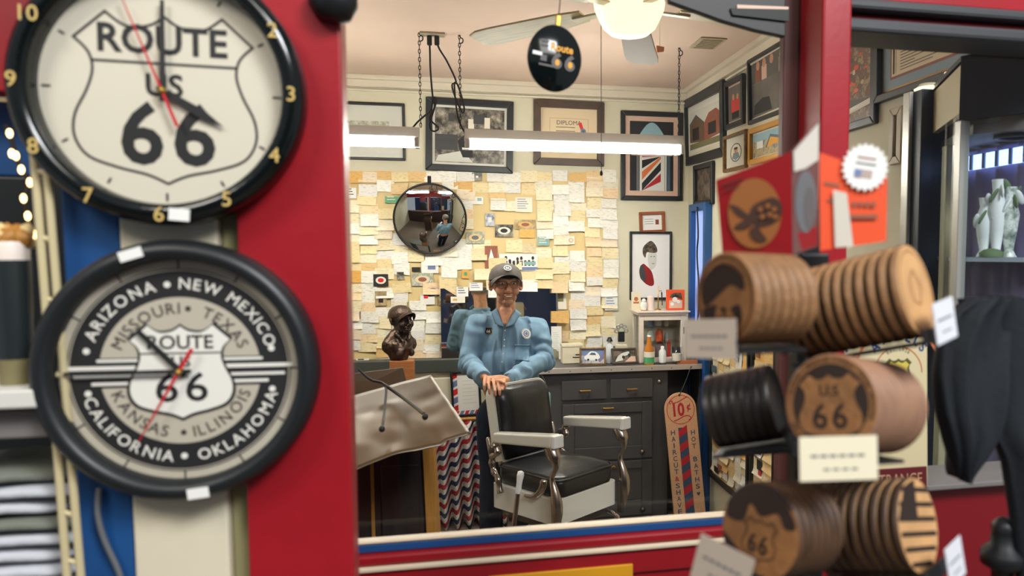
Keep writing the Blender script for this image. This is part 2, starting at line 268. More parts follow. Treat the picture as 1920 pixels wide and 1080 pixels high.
    def text(s, t, size, x=0, y=0, h=0.0, bold=0.0, align='c', width=None, rot=0.0):
        vs, fs = text_geo(t, bold)
        if not vs: return s
        a, b = ext(vs); k = size / CAPH; kx = k if width is None else width / (b - a); off = {'c': (a + b) / 2, 'l': a, 'r': b}[align]
        M0 = s.M; s.M = M0 @ Matrix.Translation((x, y, h)) @ Matrix.Rotation(R(rot), 4, 'Z')
        s.add([((v.x - off) * kx, v.y * k, 0) for v in vs], fs, False); s.M = M0; return s
    def arc_text(s, t, r, mid, size, h=0.0, bold=0.0, below=False, track=1.0, cx=0, cy=0):    # mid in degrees, letters upright above or below the centre
        k = size / CAPH; ws = [adv(c) * k * track for c in t]; tot = sum(ws); pos = -tot / 2; rr = r if not below else r + size
        for c, w_ in zip(t, ws):
            q = (pos + w_ / 2) / (r + size * 0.5); pos += w_
            ang = R(mid) - q if not below else R(mid) + q
            if c.strip(): s.text(c, size, cx + rr * math.cos(ang), cy + rr * math.sin(ang), h, bold, 'c', None, math.degrees(ang) + (-90 if not below else 90))
        return s
    def mesh(s, name):
        me = D.meshes.new(name); me.from_pydata([tuple(v) for v in s.v], [], s.f)
        for m in s.mats: me.materials.append(PAL[m])
        me.polygons.foreach_set('material_index', s.m); me.polygons.foreach_set('use_smooth', s.s); me.update(); return me
    def build(s, name, parent=None, M=None, bevel=0.0, sub=0, solid=0.0, seg=2):
        return link(name, s.mesh(name), parent, M, bevel, sub, solid, seg)
def link(name, me, parent=None, M=None, bevel=0.0, sub=0, solid=0.0, seg=2):
    o = D.objects.new(name, me); COL.objects.link(o)
    if M is not None: o.matrix_basis = M if isinstance(M, Matrix) else Matrix.Translation(Vector(M))
    if parent: o.parent = parent
    if solid: q = o.modifiers.new('s', 'SOLIDIFY'); q.thickness = solid; q.offset = 0
    if bevel: q = o.modifiers.new('b', 'BEVEL'); q.width = bevel; q.segments = seg; q.limit_method = 'ANGLE'; q.angle_limit = R(40)
    if sub: q = o.modifiers.new('u', 'SUBSURF'); q.levels = sub; q.render_levels = sub
    return o
def struct(name, mb, **k):
    o = mb.build(name, **k); o['kind'] = 'structure'; return o
def copy_tree(o, parent=None):
    c = o.copy(); COL.objects.link(c); c.parent = parent
    for ch in o.children: copy_tree(ch, c)
    return c
def blob(mb, voxel, smooth=6, factor=0.5):            # joins overlapping closed shapes into one continuous skin
    me = mb.mesh('blob'); o = D.objects.new('blob', me); COL.objects.link(o)
    r = o.modifiers.new('r', 'REMESH'); r.mode = 'VOXEL'; r.voxel_size = voxel; r.use_smooth_shade = True
    if smooth: q = o.modifiers.new('s', 'SMOOTH'); q.iterations = smooth; q.factor = factor
    dg = bpy.context.evaluated_depsgraph_get(); dg.update(); m2 = D.meshes.new_from_object(o.evaluated_get(dg))
    D.objects.remove(o); D.meshes.remove(me); return m2
def catmull(P, n=6, closed=False):
    P = [Vector(p) for p in P]; out = []; k = len(P)
    for i in range(k if closed else k - 1):
        p0 = P[(i - 1) % k] if (closed or i > 0) else P[0]; p1 = P[i]; p2 = P[(i + 1) % k]; p3 = P[(i + 2) % k] if (closed or i + 2 < k) else P[-1]
        for j in range(n):
            t = j / n; out.append(0.5 * ((2 * p1) + (p2 - p0) * t + (2 * p0 - 5 * p1 + 4 * p2 - p3) * t * t + (3 * p1 - p0 - 3 * p2 + p3) * t ** 3))
    if not closed: out.append(P[-1])
    return out
def shield(w, cx=0.0, cy=0.0, tall=1.0):              # half width w, centred; highway shield outline
    top = catmull([(0, 1.95, 0), (0.17, 1.84, 0), (0.42, 1.82, 0), (0.64, 1.97, 0)], 4)
    side = catmull([(0.98, 1.66, 0), (0.83, 1.50, 0), (0.79, 1.30, 0), (0.86, 1.06, 0), (0.99, 0.78, 0), (1.0, 0.52, 0), (0.86, 0.30, 0), (0.55, 0.18, 0), (0.22, 0.10, 0), (0, 0, 0)], 4)
    h = [(p.x, p.y) for p in top + side]; h += [(-x, y) for x, y in reversed(h[1:-1])]
    return [(cx + x * w, cy + (y - 0.98) * w * tall) for x, y in h]

def displace(me, fn):                                 # move every vertex along its normal
    ns = [v.normal.copy() for v in me.vertices]; cs = [v.co.copy() for v in me.vertices]
    me.vertices.foreach_set('co', [x for c, n_ in zip(cs, ns) for x in (c + n_ * fn(c))]); me.update()
# ---------------------------------------------------------------- the setting
YB = 5.4; XR = atY(1292, 187, YB).x; ZC = atY(1292, 170, YB).z; XL = -2.4; YW = 1.70
b = MB().use('wall_cream'); b.bx(XL - .1, XR + .1, YB, YB + .12, 0, ZC + .1); struct('wall_back', b)
b = MB().use('wall_cream'); b.bx(XR, XR + .12, YW + .12, YB, 0, ZC + .1); struct('wall_right', b)
b = MB().use('wall_cream'); b.bx(XL - .12, XL, YW + .1, YB, 0, ZC + .1); struct('wall_left', b)
b = MB().use('ceiling_pink'); b.bx(XL - .12, XR + .12, YW - .1, YB + .12, ZC, ZC + .1)
struct('ceiling', b)
b = MB().use('floor_wood'); b.bx(XL - .9, XR + 1.6, -3.1, YB + .1, -.08, 0); fl = struct('floor', b)
pl = MB().use('floor_wood'); pl.bx(-.5, .5, -.068, .068, 0, .004); pme = pl.mesh('plank')
for i in range(28):
    for j in range(4):
        o = D.objects.new('plank', pme); COL.objects.link(o); o.location = (-1.7 + j * 1.01 + (.5 if i % 2 else 0), 1.9 + i * .14, 0); o.parent = fl
# crown moulding and its picture rail
z = ZC
b = MB().use('crown_white'); b.bx(XL, XR, YB - .03, YB, z - .075, z); b.bx(XL, XR, YB - .06, YB, z - .03, z); b.bx(XL, XR, YB - .018, YB, z - .10, z - .085); struct('trim_1', b, bevel=.004)
b = MB().use('crown_white'); b.bx(XR - .03, XR, YW + .15, YB - .03, z - .075, z); b.bx(XR - .06, XR, YW + .15, YB - .06, z - .03, z); b.bx(XR - .018, XR, YW + .15, YB - .02, z - .10, z - .085); struct('trim_2', b, bevel=.004)
# seams in the ceiling
b = MB().use('dusk'); b.bx(XL, XR, 3.05, 3.056, z - .002, z + .002); struct('trim_3', b)
# window wall: sill rail, posts, header
zs = atY(1000, 981, YW).z                            # top of the sill
xa = XL; xp0 = atY(1535, 470, YW - .1).x; xp1 = atY(1589, 470, YW - .1).x
b = MB().use('red_paint'); b.bx(xa, XR + .4, YW, YW + .10, 0, zs - .06); b.bx(xa, xp0, YW - .035, YW, 0, zs - .118); struct('wall_front', b)
def zv(v): return atY(1000, v, YW - .03).z
b = MB().use('cream_trim'); b.bx(xa, xp0, YW - .038, YW - .010, zs - .0065, zs); struct('trim_4', b, bevel=.004)
b = MB().use('blue_paint'); b.bx(xa, xp0, YW - .035, YW, zs - .026, zs - .007); struct('trim_5', b, bevel=.003)
b = MB().use('red_paint'); b.bx(xa, xp0, YW - .05, YW, zs - .050, zs - .0265); struct('trim_6', b, bevel=.006)
b = MB().use('cream_trim'); b.bx(xa, xp0, YW - .055, YW, zs - .062, zs - .0505); struct('trim_7', b, bevel=.004)
b = MB().use('red_paint'); b.bx(xa, xp0, YW - .045, YW, zs - .118, zs - .0625); struct('trim_8', b, bevel=.004)
b = MB().use('wood_dark'); b.bx(xa, XR, YW + .101, YW + .112, 0, zs - .06); struct('wainscot', b); D.objects['wainscot'].name = 'trim_24'
# corner post between the two panes and its reflection, put in as a brown strip
b = MB().use('red_paint'); b.bx(xp0, xp1, YW - .10, YW + .018, 0, ZC); struct('trim_9', b, bevel=.006)
b = MB().use('reflection_brown'); x0 = atY(1467, 300, YW + .026).x; b.bx(x0, xp1, YW + .026, YW + .055, zs, ZC); struct('trim_10', b, bevel=.004)
# pane on the far side of the post: low red wall, pale sill, header of dark and red rails
zs2 = atY(1830, 889, YW).z
b = MB().use('dark_red'); b.bx(xp1, XR + .4, YW - .02, YW + .08, 0, zs2 - .015); struct('wall_side', b)
b = MB().use('shelf_grey'); b.bx(xp1, XR + .4, YW - .06, YW + .10, zs2 - .015, zs2); struct('trim_11', b, bevel=.004)
def rail(n, v0, v1, dy, m):
    z1 = atY(1760, v0, YW).z; z0 = atY(1760, v1, YW).z
    q = MB().use(m); q.bx(xp1, XR + .4, YW - dy, YW + .08, z0, z1); struct('trim_%d' % n, q, bevel=.008)
rail(12, -140, 19, .02, 'red_paint'); rail(13, 20, 40, .05, 'dark_grey'); rail(14, 40.5, 58, .02, 'dark_red'); rail(15, 58.5, 82, .06, 'dark_grey')
b = MB().use('red_paint'); b.bx(XL, xp0 - .001, YW, YW + .1, atY(1000, -85, YW).z, ZC); struct('trim_16', b)
# window panes
b = MB().use('pane_glass'); b.bx(atY(640, 700, YW).x, x0 - .001, YW + .03, YW + .034, zs, ZC - .02); struct('window_1', b)
b = MB().use('pane_glass'); b.bx(xp1, XR, YW + .02, YW + .024, zs2, atY(1760, 80, YW).z); struct('window_2', b)
# painted boards that carry the clocks
YK = 1.225
def kx(u): return atY(u, 470, YK).x
def board(n, u0, u1, m, y0, y1, z0=.3, z1=2.6):
    q = MB().use(m); q.bx(kx(u0), kx(u1) - .0006, y0, y1, z0, z1); struct('trim_%d' % n, q, bevel=.004)
board(17, 118, 228, 'blue_paint', YK, YK + .04); board(18, 228, 412, 'cream_paint', YK - .006, YK + .04); board(19, 412, 449, 'olive_shadow', YK + .01, YK + .04)  # olive strip is shadow along the cream board, put in as colour
board(20, 449, 652, 'red_paint', YK - .012, YK + .05, 0, 2.7)
board(21, -900, 40, 'red_paint', YK + .25, YK + .30, 2.06, 2.7)
board(22, -900, 60, 'black_matte', YK + .34, YK + .38, .0, 1.93); board(29, -900, 60, 'blue_paint', YK + .34, YK + .38, 1.9305, 2.0595)
# yellow notice on the front wall
x0_, x1_, z0_, z1_ = rectY(915, 1060, 1187, 1130, YW - .05); b = MB().use('yellow_sign'); b.bx(x0_, x1_, YW - .050, YW - .036, z0_, atY(1187, 1058, YW - .05).z)
tag(b.build('notice_plate', bevel=.002), 'yellow notice plate on the red wall under the window sill', 'sign')
# the shop behind the viewer, seen only in mirrors
b = MB().use('navy'); b.bx(-3.4, 3.4, -3.1, -3.0, 0, 2.7); struct('wall_shop', b)
b = MB().use('blue_paint'); b.bx(-1.2, -.4, -2.99, -2.8, 0, 2.3); b.bx(.6, 1.5, -2.99, -2.8, 0, 1.1); struct('trim_26', b)
# ---------------------------------------------------------------- wall clocks on the painted boards
def clock_frame(name, label, u, vt, vb, y, roll, prof, rim_m):
    vc = (vt + vb) / 2; c = atY(u, vc, y); rad = (atY(u, vt, y).z - atY(u, vb, y).z) / 2
    t = thing(name, label, 'clock', facing((c.x, YK - .013, c.z), 0, roll))
    q = MB().use(rim_m); q.lathe([(r * rad, z_ * rad) for r, z_ in prof], 72); q.build('rim', t); return t, rad
def hand(t, name, ang, l0, l1, w0, w1, m, h, rad, kite=False):
    a = R(ang); d = Vector((math.sin(a), math.cos(a))); n = Vector((d.y, -d.x)); q = MB().use(m)
    P = [d * l0 + n * w0, d * l0 - n * w0] + ([d * (l1 * .62) - n * w1] if kite else [d * l1 - n * w1]) + [d * l1] + ([d * (l1 * .62) + n * w1] if kite else [d * l1 + n * w1])
    q.prism([(p.x * rad, p.y * rad) for p in P], h * rad, (h + .012) * rad); return q.build(name, t)
# upper clock
t, r = clock_frame('wall_clock', 'large black rimmed clock with a highway shield face and gold numerals, above the other', 297, -94, 425, YK - .05, -.9,
                   [(1.0, 0.0), (1.0, .16), (.985, .21), (.93, .25), (.87, .24), (.845, .20), (.838, .10), (.838, .05)], 'black_gloss')
q = MB().use('face_cream'); q.disc(.845 * r, .07 * r, n=64); q.use('ink')
for k in range(12):
    a = R(30 * k); q.M = Matrix.Rotation(-a, 4, 'Z'); q.rect(-.008 * r, .755 * r, .008 * r, (.80 if k % 3 else .815) * r, .074 * r); q.M = Matrix()
sp = shield(.62 * r, .01 * r, -.065 * r, 1.02); q.use('ink'); q.stroke(sp, .018 * r, .074 * r, True)
q.stroke([(-.48 * r, .205 * r), (.50 * r, .205 * r)], .018 * r, .074 * r)
q.text('ROUTE', .195 * r, 0, .28 * r, .075 * r, .022, width=.88 * r); q.text('US', .155 * r, 0, -.03 * r, .075 * r, .022)
q.text('6', .43 * r, -.16 * r, -.53 * r, .075 * r, .02, width=.285 * r); q.text('6', .43 * r, .20 * r, -.53 * r, .075 * r, .02, width=.285 * r)
q.build('dial', t)
for k in range(1, 13):
    a = R(90 - 30 * k); q = MB().use('numeral_gold'); q.text(str(k), .105 * r, .922 * r * math.cos(a), .922 * r * math.sin(a) - .05 * r, .258 * r, .008); q.build('numeral', t)
hand(t, 'minute_hand', 1, -.08, .66, .022, .012, 'ink', .11, r); hand(t, 'hour_hand', 121, -.05, .48, .02, .035, 'ink', .095, r, True)
h = hand(t, 'second_hand', -21, -.28, .70, .012, .003, 'hand_red', .13, r)
q = MB().use('gold'); q.lathe([(.025 * r, .09 * r), (.025 * r, .15 * r), (.0, .16 * r)], 16); q.build('hub', t)
q = MB().use('cover_glass'); q.lathe([(.84 * r, .16 * r), (.6 * r, .19 * r), (.3 * r, .205 * r), (0, .21 * r)], 48); q.build('cover_glass', t)
q = MB().use('sticker'); q.at(Matrix.Rotation(R(-4), 4, 'Z')); q.bx(.13 * r, .27 * r, -.955 * r, -.865 * r, .25 * r, .262 * r); q.build('price_sticker', t)
# lower clock
t, r = clock_frame('wall_clock', 'matte black rimmed clock with state names around a small highway shield, below the other', 331, 452, 946, YK - .05, -.4,
                   [(1.0, 0.0), (1.0, .12), (.985, .19), (.94, .235), (.89, .235), (.855, .20), (.842, .12), (.842, .05)], 'black_matte')
q = MB().use('face_grey'); q.disc(.85 * r, .08 * r, n=64); q.use('ink'); q.ring(.775 * r, .785 * r, .0825 * r, n=64); q.ring(.60 * r * .945, .765 * r, .083 * r, n=64)
for k in range(12):
    a = R(30 * k); q.M = Matrix.Rotation(-a, 4, 'Z'); q.rect(-.006 * r, .785 * r, .006 * r, .845 * r, .083 * r); q.M = Matrix()
for y, hh, wd, m in ((.085, .04, .60, 'ink'), (.085, .022, .58, 'face_white'), (.03, .075, .72, 'ink'), (.03, .03, .80, 'face_white'), (-.04, .06, .72, 'ink'), (-.035, .022, .74, 'face_white'), (-.095, .05, .60, 'ink'), (-.09, .024, .62, 'face_white')):
    q.use(m); q.rect(-wd * r, (y - hh / 2) * r, wd * r, (y + hh / 2) * r, (.085 if m == 'ink' else .087) * r)
sp = shield(.355 * r, 0, -.01 * r, 1.02); q.use('ink'); q.poly([(x * 1.06, y * 1.06) for x, y in sp], .089 * r); q.use('face_white'); q.poly(sp, .091 * r); q.use('ink')
q.stroke([(-.28 * r, .135 * r), (.28 * r, .135 * r)], .012 * r, .093 * r)
q.text('ROUTE', .10 * r, 0, .17 * r, .093 * r, .02, width=.46 * r); q.text('US', .08 * r, 0, .03 * r, .093 * r, .02)
q.text('6', .215 * r, -.105 * r, -.235 * r, .093 * r, .01, width=.155 * r); q.text('6', .215 * r, .105 * r, -.235 * r, .093 * r, .01, width=.155 * r)
q.use('face_white'); hh = .086 * r
q.arc_text('ARIZONA', .628 * r, 131.5, .082 * r, hh, .012, track=1.22); q.arc_text('NEW MEXICO', .628 * r, 53, .082 * r, hh, .012, track=1.16)
q.arc_text('CALIFORNIA', .628 * r, 230, .082 * r, hh, .012, True, 1.16); q.arc_text('OKLAHOMA', .628 * r, 311, .082 * r, hh, .012, True, 1.16)
for a in (97, 166, 14, 194, 346, 270): q.disc(.024 * r, hh, .665 * r * math.cos(R(a)), .665 * r * math.sin(R(a)), 16)
q.use('ink_brown'); q.arc_text('MISSOURI', .44 * r, 124, .082 * r, hh, .0, track=1.14); q.arc_text('TEXAS', .44 * r, 46, .082 * r, hh, 0, track=1.2)
q.arc_text('KANSAS', .44 * r, 228, .082 * r, hh, 0, True, 1.14); q.arc_text('ILLINOIS', .44 * r, 309, .082 * r, hh, 0, True, 1.18)
for a in (83, 270): q.disc(.02 * r, hh, .48 * r * math.cos(R(a)), .48 * r * math.sin(R(a)), 16)
q.build('dial', t)
hand(t, 'minute_hand', 270, -.08, .78, .016, .012, 'ink', .13, r); hand(t, 'hour_hand', -42, -.05, .42, .022, .018, 'ink', .115, r); hand(t, 'second_hand', 209, -.20, .60, .014, .003, 'hand_red', .15, r)
q = MB().use('gold'); q.lathe([(.022 * r, .1 * r), (.022 * r, .17 * r), (.0, .18 * r)], 16); q.build('hub', t)
q = MB().use('cover_glass'); q.lathe([(.845 * r, .18 * r), (.6 * r, .20 * r), (.3 * r, .21 * r), (0, .215 * r)], 48); q.build('cover_glass', t)
q = MB().use('sticker'); q.at(Matrix.Rotation(R(18), 4, 'Z')); q.bx(-.06 * r, .10 * r, .89 * r, .965 * r, .228 * r, .242 * r); q.build('price_sticker', t)
q = MB().use('sticker'); q.at(Matrix.Rotation(R(6), 4, 'Z')); q.bx(-.04 * r, .11 * r, -.97 * r, -.89 * r, .228 * r, .242 * r); q.build('price_sticker', t)
# cable hanging down the blue board
q = MB().use('mid_grey'); q.tube(catmull([atY(186, 915, YK - .008), atY(183, 960, YK - .012), atY(195, 1010, YK - .01), atY(222, 1070, YK - .008), atY(232, 1110, YK - .008)], 6), .004, 8)
tag(q.build('cable'), 'thin grey cable hanging down the blue board under the clocks', 'cable')

# ---------------------------------------------------------------- shelves at the edge of the shop
YS = 1.33
t = thing('wire_shelf_rack', 'cream wire shelf rack holding jars and folded clothes beside the clocks', 'rack', (atY(60, 470, YS).x, YS, 0))
o0 = Vector((atY(60, 470, YS).x, YS, 0))
def seg(q, a, b_, rr=.005): q.tube([a - o0, b_ - o0], rr, 8)
for (ua, va), (ub, vb) in (((62, 268), (128, 1110)), ((88, 318), (154, 1110))):
    q = MB().use('wire_cream'); seg(q, atY(ua, va, YK - .03), atY(ub, vb, YK - .03), .0055); q.build('upright', t)
for v in (320, 445, 560, 700, 845, 960, 1050):
    q = MB().use('wire_cream'); u = 62 + (v - 268) * 66 / 842; seg(q, atY(u, v, YK - .03), atY(88 + (v - 318) * 66 / 792, v + 6, YK - .03), .004); q.build('rung', t)
def shelf(name, u1, v0, v1, m, y0=1.17, y1=1.40):
    a = atY(0, v0, y0); q = MB().use(m); q.bx(atY(-160, 470, y0).x - o0.x, atY(u1, (v0 + v1) / 2, y0).x - o0.x, y0 - o0.y, y1 - o0.y, atY(0, v1, y0).z, a.z); return q.build(name, t, bevel=.003)
shelf('shelf_board', 74, 733, 768, 'shelf_white'); shelf('shelf_panel', 108, 770, 824, 'shelf_grey', 1.20, 1.42); 
a = atY(30, 732, 1.23); pr = (atY(84, 600, 1.23).x - atY(10, 600, 1.23).x) / 2
j = thing('storage_jar', 'dark tapered jar with a pale lid standing on the white shelf', 'jar', (atY(44, 600, 1.23).x - .012, 1.23, a.z + .002))
hz = atY(44, 490, 1.23).z - a.z; q = MB().use('jar_dark'); q.lathe([(pr * .86, hz * .24), (pr, hz * .9), (pr * 1.0, hz)], 32); q.build('body', j)
q = MB().use('jar_olive'); q.lathe([(pr * .8, 0), (pr * .86, hz * .24)], 32); q.build('base_band', j)
q = MB().use('cabinet_white'); q.lathe([(pr * .95, hz), (pr * .95, hz * 1.12), (pr * .9, hz * 1.14)], 32); q.build('lid', j)
q = MB()
for k in range(26):
    q.use('wood_trim' if k % 3 else 'card_yellow'); aa = random.random() * 6.28; rr = random.random() * pr * .8
    q.sphere((rr * math.cos(aa), rr * math.sin(aa), hz * 1.15 + random.random() * .012), (.016, .011, .009), 8, 6, Euler((random.random() * 3, random.random() * 3, 0)))
o = q.build('dried_petals', M=(atY(44, 600, 1.23).x - .012, 1.23, a.z)); o['kind'] = 'stuff'; tag(o, 'loose heap of tan dried petals on top of the dark jar', 'petals')
# folded clothes
cols = ['cloth_grey', 'cloth_white', 'cloth_white', 'cloth_grey', 'cloth_white', 'cloth_white', 'cloth_white', 'cloth_white']
lab = ['olive grey shirt topmost in the heap of folded shirts on the low shelf', 'pale shirt second from the top of the heap of folded shirts', 'pale shirt third from the top of the heap of folded shirts', 'olive grey shirt halfway down the heap of folded shirts',
       'pale shirt just under the halfway olive grey shirt in the heap', 'pale shirt third from the bottom of the heap of folded shirts', 'pale shirt second from the bottom of the heap of folded shirts', 'pale shirt lowest in the heap of folded shirts']
ztop = atY(60, 862, 1.22).z; zbot = atY(60, 1098, 1.22).z; xe = atY(118, 980, 1.2).x
for k in range(8):
    zt = ztop - (ztop - zbot) * k / 8; hh = (ztop - zbot) / 8 * .38
    def fn(uu, vv, k=k):
        a_ = 2 * PI * uu; bb = PI * (vv - .5); cx_ = math.cos(a_) * abs(math.cos(bb)) ** .5; sy = math.sin(a_) * abs(math.cos(bb)) ** .5
        p = Vector((.115 * math.copysign(abs(cx_) ** .7, cx_), .07 * math.copysign(abs(sy) ** .7, sy), hh * math.copysign(abs(math.sin(bb)) ** .6, math.sin(bb))))
        q_ = Vector((p.x * 9, p.y * 9, 3.3)); n_ = noise.noise_vector(q_ + Vector((0, k * 5, 1)))
        return p + Vector((.010 * n_.x, .010 * n_.y, .016 * noise.noise(q_) - .08 * (p.x + .02)))
    q = MB().use(cols[k]); q.grid(fn, 32, 12); tag(q.build('folded_shirt', M=(xe - .105 + .010 * math.sin(k * 2.1), 1.285, zt - .02)), lab[k], 'shirt')
# string lights
LP = [(18, 250), (30, 292), (40, 318), (56, 342), (44, 372), (52, 405), (64, 440), (22, 288)]
t = thing('string_lights', 'dark cord with small warm bulbs strung along the shelf edge', 'lights', atY(40, 318, 1.26)); oo = atY(40, 318, 1.26)
q = MB().use('cord'); q.tube([atY(u, v, 1.26) - oo for u, v in [(10, 235)] + LP[:7] + [(80, 500), (100, 560)]], .003, 6); q.build('cord', t)
for u, v in LP: q = MB().use('bulb_glow'); q.sphere(atY(u, v, 1.25) - oo, (.0035, .0035, .006), 10, 8); q.build('bulb', t)
# ---------------------------------------------------------------- ceiling lights and fan inside the barbershop
YF = atZ(800, 62, ZC).y                              # the hooks sit in the ceiling here
def shop_light(u0, u1, label, v_top=249, v_mid=268, v_bot=292):
    p0 = atY(u0, v_mid, YF); p1 = atY(u1, v_mid + .0, YF); x0, x1 = p0.x, p1.x; um = (u0 + u1) / 2
    zt, zm, zb = (atY(1075, v, YF).z for v in (v_top, v_mid, v_bot)); t = thing('fluorescent_light', label, 'lamp', ((x0 + x1) / 2, YF, zm), 'shop lights hung on chains'); L = (x1 - x0) / 2
    q = MB().use('white_metal'); q.prism([(-.046, -.004), (.046, -.004), (.046, .004), (.026, zt - zm), (-.026, zt - zm), (-.046, .004)], -L, L)
    me_o = q.build('housing', t, Matrix.Rotation(R(90), 4, 'Z') @ Matrix.Rotation(R(90), 4, 'X'), bevel=.003)
    for dy in (-.042, .042):
        q = MB().use('tube_glow'); q.tube([(-L + .03, dy, -.026), (L - .03, dy, -.026)], .019, 16); tb = q.build('tube', t)
        for s_ in (-1, 1): q = MB().use('white_metal'); q.bx(-.012, .012, -.026, .026, -.048, -.0045); q.build('lamp_holder', t, (s_ * (L - .014), dy, 0), bevel=.003)
    return t, x0, x1, zt
tA, ax0, ax1, azt = shop_light(871, 1279, 'white fluorescent shop light hung on chains in front of the framed diploma')
tB, bx0, bx1, bzt = shop_light(645 - 275, 787, 'white fluorescent shop light ending in front of the pale framed drawing')
def chain(x, y, z0, z1, label):
    t = thing('chain', label, 'chain', (x, y, z1), 'light chains'); q = MB().use('black_iron'); n = int((z1 - z0) / .021)
    for i in range(n):
        zc = -(i + .5) * (z1 - z0) / n; M = Matrix.Translation((0, 0, zc)) @ Matrix.Rotation(R(90 * (i % 2)), 4, 'Z')
        pts = [M @ Vector((.0055 * math.cos(a), 0, .0135 * math.sin(a))) for a in [2 * PI * k / 8 for k in range(8)]]
        q.tube(pts, .0022, 5, True)
    o = q.build('links', t); o['kind'] = 'stuff'
    q = MB().use('black_iron'); q.tube(catmull([(0, 0, .0), (.016, 0, .006), (.018, 0, .024), (.004, 0, .034), (0, 0, .05)], 4), .0032, 6); q.build('hook', t, (0, 0, -.045)); return t
for u, zz, lb in ((787, bzt, 'black chain from the ceiling to the end of the cut off shop light'), (861, azt, 'black chain beside the coiled black cord holding the shop light'), (1282, azt, 'black chain by the room corner holding the end of the shop light')):
    x = atZ(u, 70 if u < 1000 else 82, ZC).x; chain(x, YF, zz + .004, ZC, lb)
# ceiling socket plate, two plugs and their cords
c = atZ(811, 66, ZC); t = thing('socket_plate', 'ivory twin socket plate on the pink ceiling', 'socket', (c.x, YF, ZC)); q = MB().use('plate_ivory'); q.bx(-.065, .065, -.035, .035, -.012, 0); q.build('plate', t, bevel=.004)
for k, (u, pts, lb) in enumerate(((805, [(805, 66), (806, 92), (807, 130), (811, 178), (815, 200), (806, 222), (822, 240), (812, 246), (806, 232), (818, 190), (812, 184), (808, 206), (795, 218), (780, 232), (765, 252)], 'black power cord dropping to the cut off shop light in a loose knot'),
                                  (819, [(819, 66), (822, 88), (838, 115), (855, 152), (848, 158), (850, 172), (860, 198), (868, 212), (870, 200), (862, 170), (856, 156), (852, 160), (856, 205), (862, 230), (872, 250)], 'black power cord with a coiled bundle above the long shop light'))):
    t = thing('power_cord', lb, 'cord', atY(u, 66, YF)); o0 = atY(u, 66, YF); q = MB().use('cord')
    P = [atY(a, b_, YF + .004 * math.sin(i * 2)) - o0 for i, (a, b_) in enumerate(pts)]; q.tube(catmull(P, 5), .0048, 8); q.build('cable', t)
    q = MB().use('black'); q.box((0, 0, -.028), (.026, .024, .05)); q.build('plug', t, bevel=.006)
# ceiling fan with a bowl lamp
FZ = 2.62; fc = atY(1180, 40, 2.95); FX, FY = fc.x, 2.95
lr = (atY(1246, 30, FY).x - atY(1115, 30, FY).x) / 2; zb = atY(1180, 70, FY).z; zt_ = atY(1180, 8, FY).z
t = thing('ceiling_fan', 'cream ceiling fan with a glowing glass bowl lamp', 'fan', (FX, FY, ZC)); B = zt_ - ZC
q = MB().use('bowl_glow'); H_ = zt_ - zb; q.lathe([(0, B - H_), (lr * .28, B - H_ * .985), (lr * .55, B - H_ * .9), (lr * .74, B - H_ * .72), (lr * .84, B - H_ * .5), (lr * .97, B - H_ * .18), (lr, B), (lr * .96, B + .02)], 40); q.build('lamp_bowl', t)
q = MB().use('fan_metal'); q.lathe([(lr * .98, B + .021), (lr * .8, B + .06), (.10, B + .08), (.10, -.005), (.05, -.002)], 32); q.build('motor_housing', t)
zbl = B + .03 + .06; blade_z = -.0
def blade_local(a0, z0, droop, L0, L1, wd): 
    q = MB(); return q
tipA = atY(889, 60, FY + .42); tipB = atY(1168, 128, FY + .72)
for k in range(5):
    a = math.atan2(tipA.y - FY, tipA.x - FX) + k * 2 * PI / 5 * (-1); L1 = .70
    zz = atY(889, 62, tipA.y).z - ZC
    q = MB().use('fan_blade' if k != 1 else 'fan_blade_grey'); n = 8
    out = [(.19, -.05), (.30, -.066), (.60, -.078), (.66, -.074), (.70, -.05), (.70, .05), (.66, .074), (.60, .078), (.30, .066), (.19, .05)]
    q.prism(out, -.004, .004); Mb = Matrix.Translation((0, 0, zz + .02)) @ Matrix.Rotation(a, 4, 'Z') @ Matrix.Rotation(R(4), 4, 'Y') @ Matrix.Rotation(R(6), 4, 'X')
    q.build('blade', t, Mb, bevel=.002)
    q = MB().use('fan_metal'); q.bx(.08, .24, -.02, .02, -.012, -.004); q.build('blade_iron', t, Mb, bevel=.003)
# pull cords
def pull(u, v0, v1, yy, m, lb, fob, fr):
    a = atY(u, v0, yy); b_ = atY(u + (1 if v1 > 200 else 3), v1, yy); b_.x = a.x; t = thing('pull_cord', lb, 'pull cord', a, 'fan pull cords'); q = MB().use(m); q.tube([(0, 0, 0), (0, 0, b_.z - a.z)], .0013, 6); q.build('string', t)
    q = MB().use(fob); q.lathe([(fr * .5, b_.z - a.z - fr * 3.2), (fr, b_.z - a.z - fr * 2.4), (fr * .9, b_.z - a.z - fr), (fr * .3, b_.z - a.z)], 12); q.build('fob', t)
pull(1127, 40, 320, FY + .03, 'black', 'long dark pull cord with a slim dark fob hanging down past the diploma', 'black_iron', .006)
t = thing('pull_cord', 'short pull cord with an orange tag under the bowl lamp', 'pull cord', atY(1237, 40, FY), 'fan pull cords'); a = atY(1237, 40, FY); zl = atY(1237, 86, FY).z - a.z
q = MB().use('paper'); q.tube([(0, 0, 0), (0, 0, zl)], .0013, 6); q.build('string', t)
q = MB().use('orange_fob'); q.hexa([(-.012, -.006, zl - .026), (.016, -.006, zl - .022), (.016, .006, zl - .022), (-.012, .006, zl - .026), (-.014, -.006, zl), (.018, -.006, zl - .004), (.018, .006, zl - .004), (-.014, .006, zl)]); q.build('fob', t, bevel=.002)
